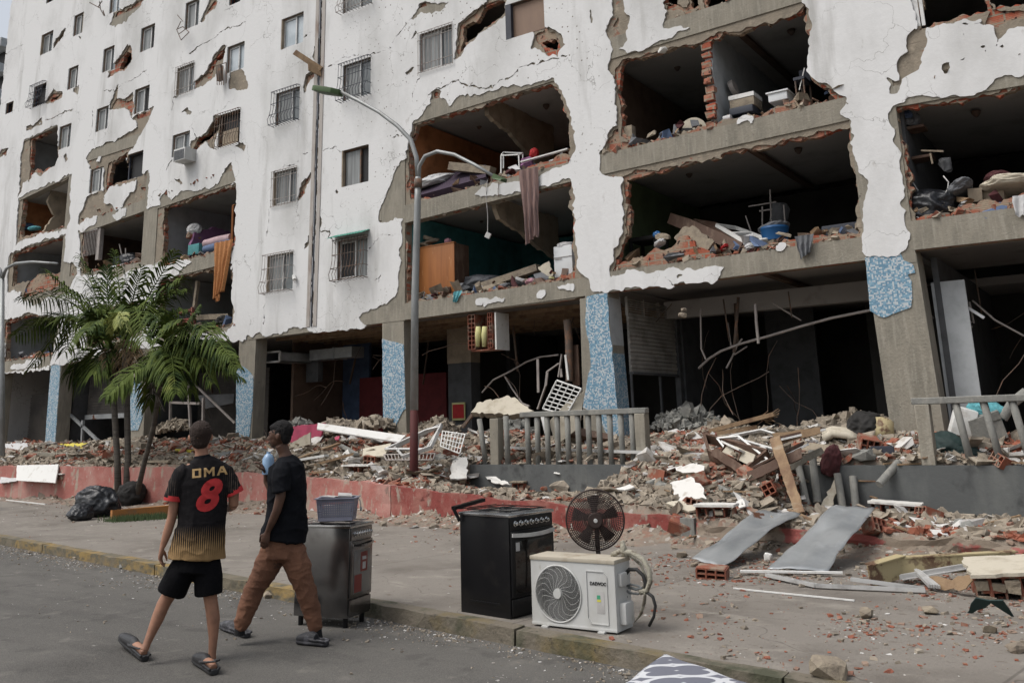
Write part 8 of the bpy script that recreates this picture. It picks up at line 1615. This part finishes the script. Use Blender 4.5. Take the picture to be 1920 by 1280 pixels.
# ------------------------------------------------------------------ the shops
def shut(label,x,y0,y1,z0,z1,m,axis='x',name='roller_shutter',n=None):
    b=MB();n=n or int((z1-z0)/.085)
    for k in range(n):
        za=z0+(z1-z0)*k/n;zb=za+(z1-z0)/n*.86
        if axis=='x':b.bbox(x-.012,x+.012+.012*(k%2),y0,y1,za,zb)
        else:b.bbox(y0,y1,x-.012-.006*(k%2),x+.012,za,zb)
    if axis=='x':b.bbox(x-.03,x-.006,y0,y1,z0,z1)
    else:b.bbox(y0,y1,x+.013,x+.03,z0,z1)
    return tag(b.build(name,M[m]),label,'shutter')
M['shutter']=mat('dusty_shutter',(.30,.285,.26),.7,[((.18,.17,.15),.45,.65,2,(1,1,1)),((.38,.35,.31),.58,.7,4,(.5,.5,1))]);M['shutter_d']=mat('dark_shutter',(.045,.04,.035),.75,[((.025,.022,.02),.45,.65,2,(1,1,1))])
shut('grey roller shutter running back into the shop right of the middle tiled column',-9.05,.62,2.95,2.75,3.95,'shutter')
t=thing('louvre_panel','grey louvred panel above the roller shutter beside the middle tiled column','louvres',(-9.05,.6,3.95));b=MB()
for k in range(7):b.bbox(-9.075,-9.035,.62,2.95,4.0+k*.048,4.0+k*.048+.02)
b.build('slats',M['shutter'],t);b=MB()
for y_ in(.60,1.38,2.16,2.95):b.bbox(-9.09,-9.03,y_,y_+.04,3.95,4.36)
b.bbox(-9.085,-9.03,.64,2.95,3.95,3.99);b.build('frame',M['shutter'],t)
b=MB();b.bbox(-9.12,-8.99,2.99,3.15,.9,4.36);b.bbox(-9.07,-9.03,2.0,2.06,.9,2.75);b.bbox(-9.07,-9.03,.6,.65,.9,2.75);b.bbox(-9.1,-8.99,.62,2.95,2.70,2.75);tag(b.build('shop_door_frame',M['grey_wall']),'grey steel door frame below the roller shutter right of the middle tiled column','door frame')
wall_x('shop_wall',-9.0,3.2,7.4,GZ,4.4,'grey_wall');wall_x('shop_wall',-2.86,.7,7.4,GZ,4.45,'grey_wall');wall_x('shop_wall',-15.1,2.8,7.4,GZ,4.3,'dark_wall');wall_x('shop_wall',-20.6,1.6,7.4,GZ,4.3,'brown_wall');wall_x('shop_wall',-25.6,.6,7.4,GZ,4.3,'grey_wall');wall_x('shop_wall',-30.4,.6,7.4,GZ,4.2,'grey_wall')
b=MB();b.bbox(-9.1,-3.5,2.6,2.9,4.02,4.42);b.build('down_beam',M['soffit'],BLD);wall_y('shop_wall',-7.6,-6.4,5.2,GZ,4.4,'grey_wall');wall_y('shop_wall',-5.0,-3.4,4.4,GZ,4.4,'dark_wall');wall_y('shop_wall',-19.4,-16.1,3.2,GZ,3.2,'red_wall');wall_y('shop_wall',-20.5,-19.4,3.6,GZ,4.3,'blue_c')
for k in range(7):b=MB();y_=.75+k*.62;b.bbox(-20.4,-9.6,y_,y_+.09,4.24,4.33);b.build('ceiling_joist',M['wood'],BLD)
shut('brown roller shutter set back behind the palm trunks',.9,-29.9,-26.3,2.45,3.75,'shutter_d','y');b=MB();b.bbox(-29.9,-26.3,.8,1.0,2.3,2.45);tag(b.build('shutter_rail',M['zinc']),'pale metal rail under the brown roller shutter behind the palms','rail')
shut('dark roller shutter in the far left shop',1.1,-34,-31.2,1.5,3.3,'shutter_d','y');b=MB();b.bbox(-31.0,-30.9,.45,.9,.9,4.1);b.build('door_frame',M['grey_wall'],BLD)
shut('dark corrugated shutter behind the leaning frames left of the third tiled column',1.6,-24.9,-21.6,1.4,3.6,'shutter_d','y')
sticks('scaffold_frame','pale steel tube frame standing in the shop behind the right palm','frame','k',[((1225,800),(1228,590)),((1228,592),(1440,600)),((1355,450),(1372,770)),((1465,560),(1462,740))],.07,'iron_grey',.7)
sticks('brace','thin steel brace crossing the shop behind the right palm','brace','k',[((1130,700),(1230,800)),((1380,440),(1690,740))],.05,'iron_grey',.9);sticks('brace','steel strut crossing under the brown roller shutter','brace','k',[((505,680),(720,880)),((598,720),(592,880))],.08,'zinc',.5)
slab4('signboard','dark fallen panel slanting in the shop left of the third tiled column','panel',[FP(*S2('k',1430,545),.9),FP(*S2('k',1690,530),1.3),FP(*S2('k',1690,600),1.3),FP(*S2('k',1480,640),.9)],.05,'grey_wall',jag=0)
# air duct
x0,x1,z0,z1=frect('l',203,233,328,305,.7);t=thing('air_duct','white mouthed square air duct hanging under the ceiling right of the third tiled column','air duct',(x0,.7,z0));b=MB()
for a,c in(((x0,z0),(x1,z0)),((x1,z0),(x1,z1)),((x1,z1),(x0,z1)),((x0,z1),(x0,z0))):b.bar((a[0],.7,a[1]),(c[0],.7,c[1]),.05,.05)
b.build('mouth',M['white_paint'],t);b=MB();b.bbox(x0,x1,.72,1.9,z1-.02,z1);b.bbox(x0,x1,.72,1.9,z0,z0+.02);b.bbox(x0,x0+.02,.72,1.9,z0,z1);b.bbox(x1-.02,x1,.72,1.9,z0,z1);b.bbox(x0,x1,1.9,1.92,z0,z1);b.build('duct',M['zinc'],t)
x0,x1,z0,z1=frect('l',545,205,850,280,1.6);b=MB();b.bbox(x0,x1,1.6,2.1,z0,z1);b.bbox((x0+x1)/2+.1,(x0+x1)/2+.16,1.58,2.12,z0-.02,z1+.02);tag(b.build('air_duct',M['zinc']),'grey sheet metal duct box under the ceiling left of the fourth tiled column','air duct')
fbox('wall_piece','pale rectangular piece of wall hanging below the grey duct box','wall piece','l',(520,290,605,450),1.9,.2,'grey_wall',.004)
# middle shop
cyl('drain_pipe','rusty brown vertical pipe left of the middle tiled column','pipe','m',[(1012,0),(1025,150),(1030,440)],.09,'iron',.5);fbox('brown_board','brown board standing beside the rusty pipe','board','m',(1045,180,1095,470),.6,.06,'dark_wood',.003)
x0,x1,z0,z1=frect('m',155,105,320,770,2.2);b=MB();b.bbox(x0,x1,2.2,2.6,GZ,4.3);tag(b.build('shop_pillar',M['grey_wall']),'grey painted pillar standing inside the middle shop','pillar');b=MB();b.bbox(x0-.01,x1+.01,2.18,2.6,(z0+z1)/2+.45,4.28);tag(b.build('pillar_casing',M['beige_wall']),'brown upper casing of the pillar inside the middle shop','casing')
fbox('poster','small red and yellow poster on the grey pillar of the middle shop','poster','m',(182,592,275,720),2.1,.03,'foam_y',.002,lambda t,x0,x1,z0,z1:MB().bbox(x0+.03,x1-.03,2.09,2.1,z0+.05,z1-.05).build('print',M['red'],t))
def rod(label,s,pts,r,m,y0,y1,name='steel_rod',cat='steel rod'):
    b=MB();n=len(pts);b.tube([FP(*S2(s,*p),y0+(y1-y0)*k/max(1,n-1))for k,p in enumerate(pts)],r,6,False);return tag(b.build(name,M[m],None,True),label,cat)
rod('curved grey conduit rising from the rubble to the ceiling of the middle shop','m',[(400,520),(480,430),(600,370),(720,300),(820,265),(950,250)],.022,'iron_grey',1.2,1.0);rod('thin bent steel bar crossing the lower part of the middle shop','m',[(560,400),(620,500),(690,600),(740,620)],.022,'iron_grey',1.2,.5)
sticks('ceiling_strip','bent pale metal strips standing behind the middle railing','metal strip','m',[((870,370),(955,310)),((870,370),(858,470)),((858,470),(800,640)),((975,245),(950,410)),((800,280),(805,520)),((965,350),(972,410))],.06,'iron_grey',.6,.03);sticks('board','white narrow board standing beside the rusty pipe','board','m',[((1000,250),(1020,430))],.05,'white_paint',.4,.03)
slab4('wall_fragment','white triangular panel wedged behind the balusters','panel',[FP(*S2('m',822,680),-1.4),FP(*S2('m',875,680),-1.4),FP(*S2('m',858,830),-1.5)],.03,'white_paint',jag=0);sticks('steel_strut','dark steel strut slanting under the cream slab','steel strut','m',[((330,680),(260,770))],.06,'iron',-1.5)
slab4('metal_sheet','dark brown fallen beam behind the right balusters of the middle railing','beam',[FP(*S2('m',1030,780),-.9),FP(*S2('m',1330,850),-.7),FP(*S2('m',1340,880),-.8),FP(*S2('m',1040,850),-1.0)],.1,'dark_wood',jag=0)
# right shop
rod('long curved grey conduit sweeping across the dark right shop','i',[(735,1257),(800,1195),(880,1145),(1000,1100),(1200,1045),(1400,985),(1600,930),(1860,878)],.028,'iron_grey',1.6,.9);rod('branching bent rod under the long curved conduit','i',[(915,1257),(950,1190),(985,1110),(1018,1065)],.022,'iron_grey',1.6,1.6);rod('short rod hanging off the long curved conduit','i',[(965,1170),(1050,1115)],.018,'iron_grey',1.6,1.6)
cyl('hanging_pipe','pale vertical pipe hanging from the ceiling of the right shop','pipe','i',[(1104,838),(1110,950),(1125,1095)],.03,'iron_grey',.7);rod('thin vertical wire hanging at the left of the right shop','i',[(745,870),(750,1130),(780,1200)],.02,'iron_grey',1.2,1.2,'hanging_wire','wire');rod('slanting rod under the ceiling of the right shop','i',[(1220,835),(1405,945)],.02,'iron_grey',1.5,1.5);rod('faint thin rod beside the vertical pipe in the right shop','i',[(925,960),(945,1110)],.018,'iron_grey',1.6,1.6)
for k,(x,y_,sz,m,lab)in enumerate([(230,345,(1.2,.8,.6),'grey_wall','grey collapsed heap at the left of the dark right shop'),(320,400,(1.2,.8,.5),'mortar_piece','tan heap at the left of the dark right shop'),(1050,380,(1.6,.8,.5),'mortar_piece','long tan heap at the right of the dark right shop'),(1150,400,(.9,.6,.4),'maroon','dark red heap at the foot of the leaning bare column'),(420,420,(.8,.5,.4),'mortar_piece','small tan heap behind the splintered timber')]):mound(lab,FP(*S2('n',x,y_),1.2 if k<3 else .5),sz,'concrete_gray' if k==0 else 'shard_tan',130+k)
# far right shop
sticks('lamp_tube','bright white tube lamp hanging slanted in the far right shop','tube lamp','j',[((942,770),(1228,945))],.05,'plastic_w',.9);sticks('steel_tangle','dark frame hanging below the slanted tube lamp','frame','j',[((950,780),(990,975)),((990,975),(1150,1005)),((945,885),(1145,975)),((1130,840),(1160,980)),((840,890),(890,950))],.03,'iron_grey',1.0)
rod('thin dark rod at the right edge of the far right shop','j',[(1150,830),(1300,960),(1493,1065)],.02,'iron_grey',1.2,1.2);b=MB();a=FP(1757,620,.7);b.bbox(a.x+.0,a.x+.55,.72,.78,GZ,4.0);tag(b.build('grey_panel',M['white_wall']),'pale grey upright panel right of the leaning bare column','panel')
# sagging boards and heaps at the shop mouths
for k,(px,py,sz,m,y_)in enumerate([(50,830,(1.2,.7,.5),'maroon',.6),(560,790,(.9,.6,.5),'soot',.8),(640,790,(1.1,.7,.5),'mortar_piece',.5),(700,785,(.8,.6,.3),'mortar_piece',-.2),(820,790,(.8,.6,.4),'mortar_piece',.6),(960,790,(.9,.6,.5),'soot',.6),(330,790,(1.0,.6,.4),'mortar_piece',.7)]):mound(['dark red heap in the far left shop','black heap behind the boy in black','tan heap below the dark red wall','tan slab heap at the foot of the fourth tiled column','tan heap behind the lamp post','dark heap behind the cream slab on the railing','tan heap behind the thin right palm'][k],FP(px,py,y_),sz,{'maroon':'shard_red','soot':'concrete_gray'}.get(m,'shard_tan'),150+k)

# tangles of bent rods and torn ceiling strips inside the shops
def tangle(label,x0,x1,y0,y1,z0,z1,n,seed,m='iron'):
    n=int(n*.7);r=random.Random(seed);b=MB()
    for k in range(n):
        p=Vector((r.uniform(x0,x1),r.uniform(y0,y1),r.uniform(z0,z1)));pts=[p];d=Vector((r.uniform(-1,1),r.uniform(-.4,.4),r.uniform(-1,.4))).normalized()
        for j in range(5):d=(d+Vector((r.uniform(-.4,.4),r.uniform(-.3,.3),r.uniform(-.45,.2)))).normalized();q=pts[-1]+d*r.uniform(.15,.45);q.z=max(q.z,1.1);pts.append(q)
        b.tube(pts,r.uniform(.005,.012),5,False)
    for k in range(n//2):
        p=Vector((r.uniform(x0,x1),r.uniform(y0,y1),z1));q=p+Vector((r.uniform(-.5,.5),r.uniform(-.2,.2),-r.uniform(.3,1.3)));b.bar(p,q,r.uniform(.02,.07),.008)
    return tag(b.build('rod_tangle',M[m],None,True),None,kind='stuff')
tangle('tangle of bent rods and torn strips in the dark right shop',-8.4,-4.4,1.0,2.4,1.8,4.2,16,1);tangle('tangle of thin rods and strips in the middle shop behind the railing',-13.6,-10.2,.8,2.2,1.8,4.1,14,2)
tangle('tangle of rods in the shop between the third and fourth tiled columns',-19.8,-16,1.2,2.6,1.6,4.0,10,3,'iron');tangle('tangle of rods in the far right shop behind the railing',-2.5,1.5,1.0,2.4,1.8,4.3,10,4);tangle('tangle of rods in the shop just right of the palm trunks',-25,-21.6,.7,1.4,1.8,4.0,8,5)
# mixed household debris over the floors of the open rooms
for nm,m,N in(('household_debris','blue_c',26),('household_debris','cloth_white',44),('household_debris','dark_wood',50),('household_debris','wood',60),('household_debris','mortar_piece',90),('household_debris','cloth_grey',40),('household_debris','maroon',22)):
    XX,YY,ZZ=[],[],[]
    for bay,P0,P1,h in BE:
        if bay not in(0,1,2,4,5,6)or P0[1]<4 or P0[1]>8.2:continue
        n_=int(N*(1 if bay>3 else .4));c_=RNG.uniform(0,1,3);x=P0[0]+.5+(P1[0]-P0[0]-1)*np.clip(c_[RNG.integers(0,3,n_)]+RNG.normal(0,.16,n_),0,1);XX.append(x);YY.append(.18+RNG.random(n_)**1.3*1.5);ZZ.append(P0[1]+(P1[1]-P0[1])*(x-P0[0])/(P1[0]-P0[0])+h+RNG.random(n_)**2*.28)
    X=np.concatenate(XX);frags(nm,len(X),X,np.concatenate(YY),np.concatenate(ZZ),.08,.38,M[m],.3,tilt=.6)
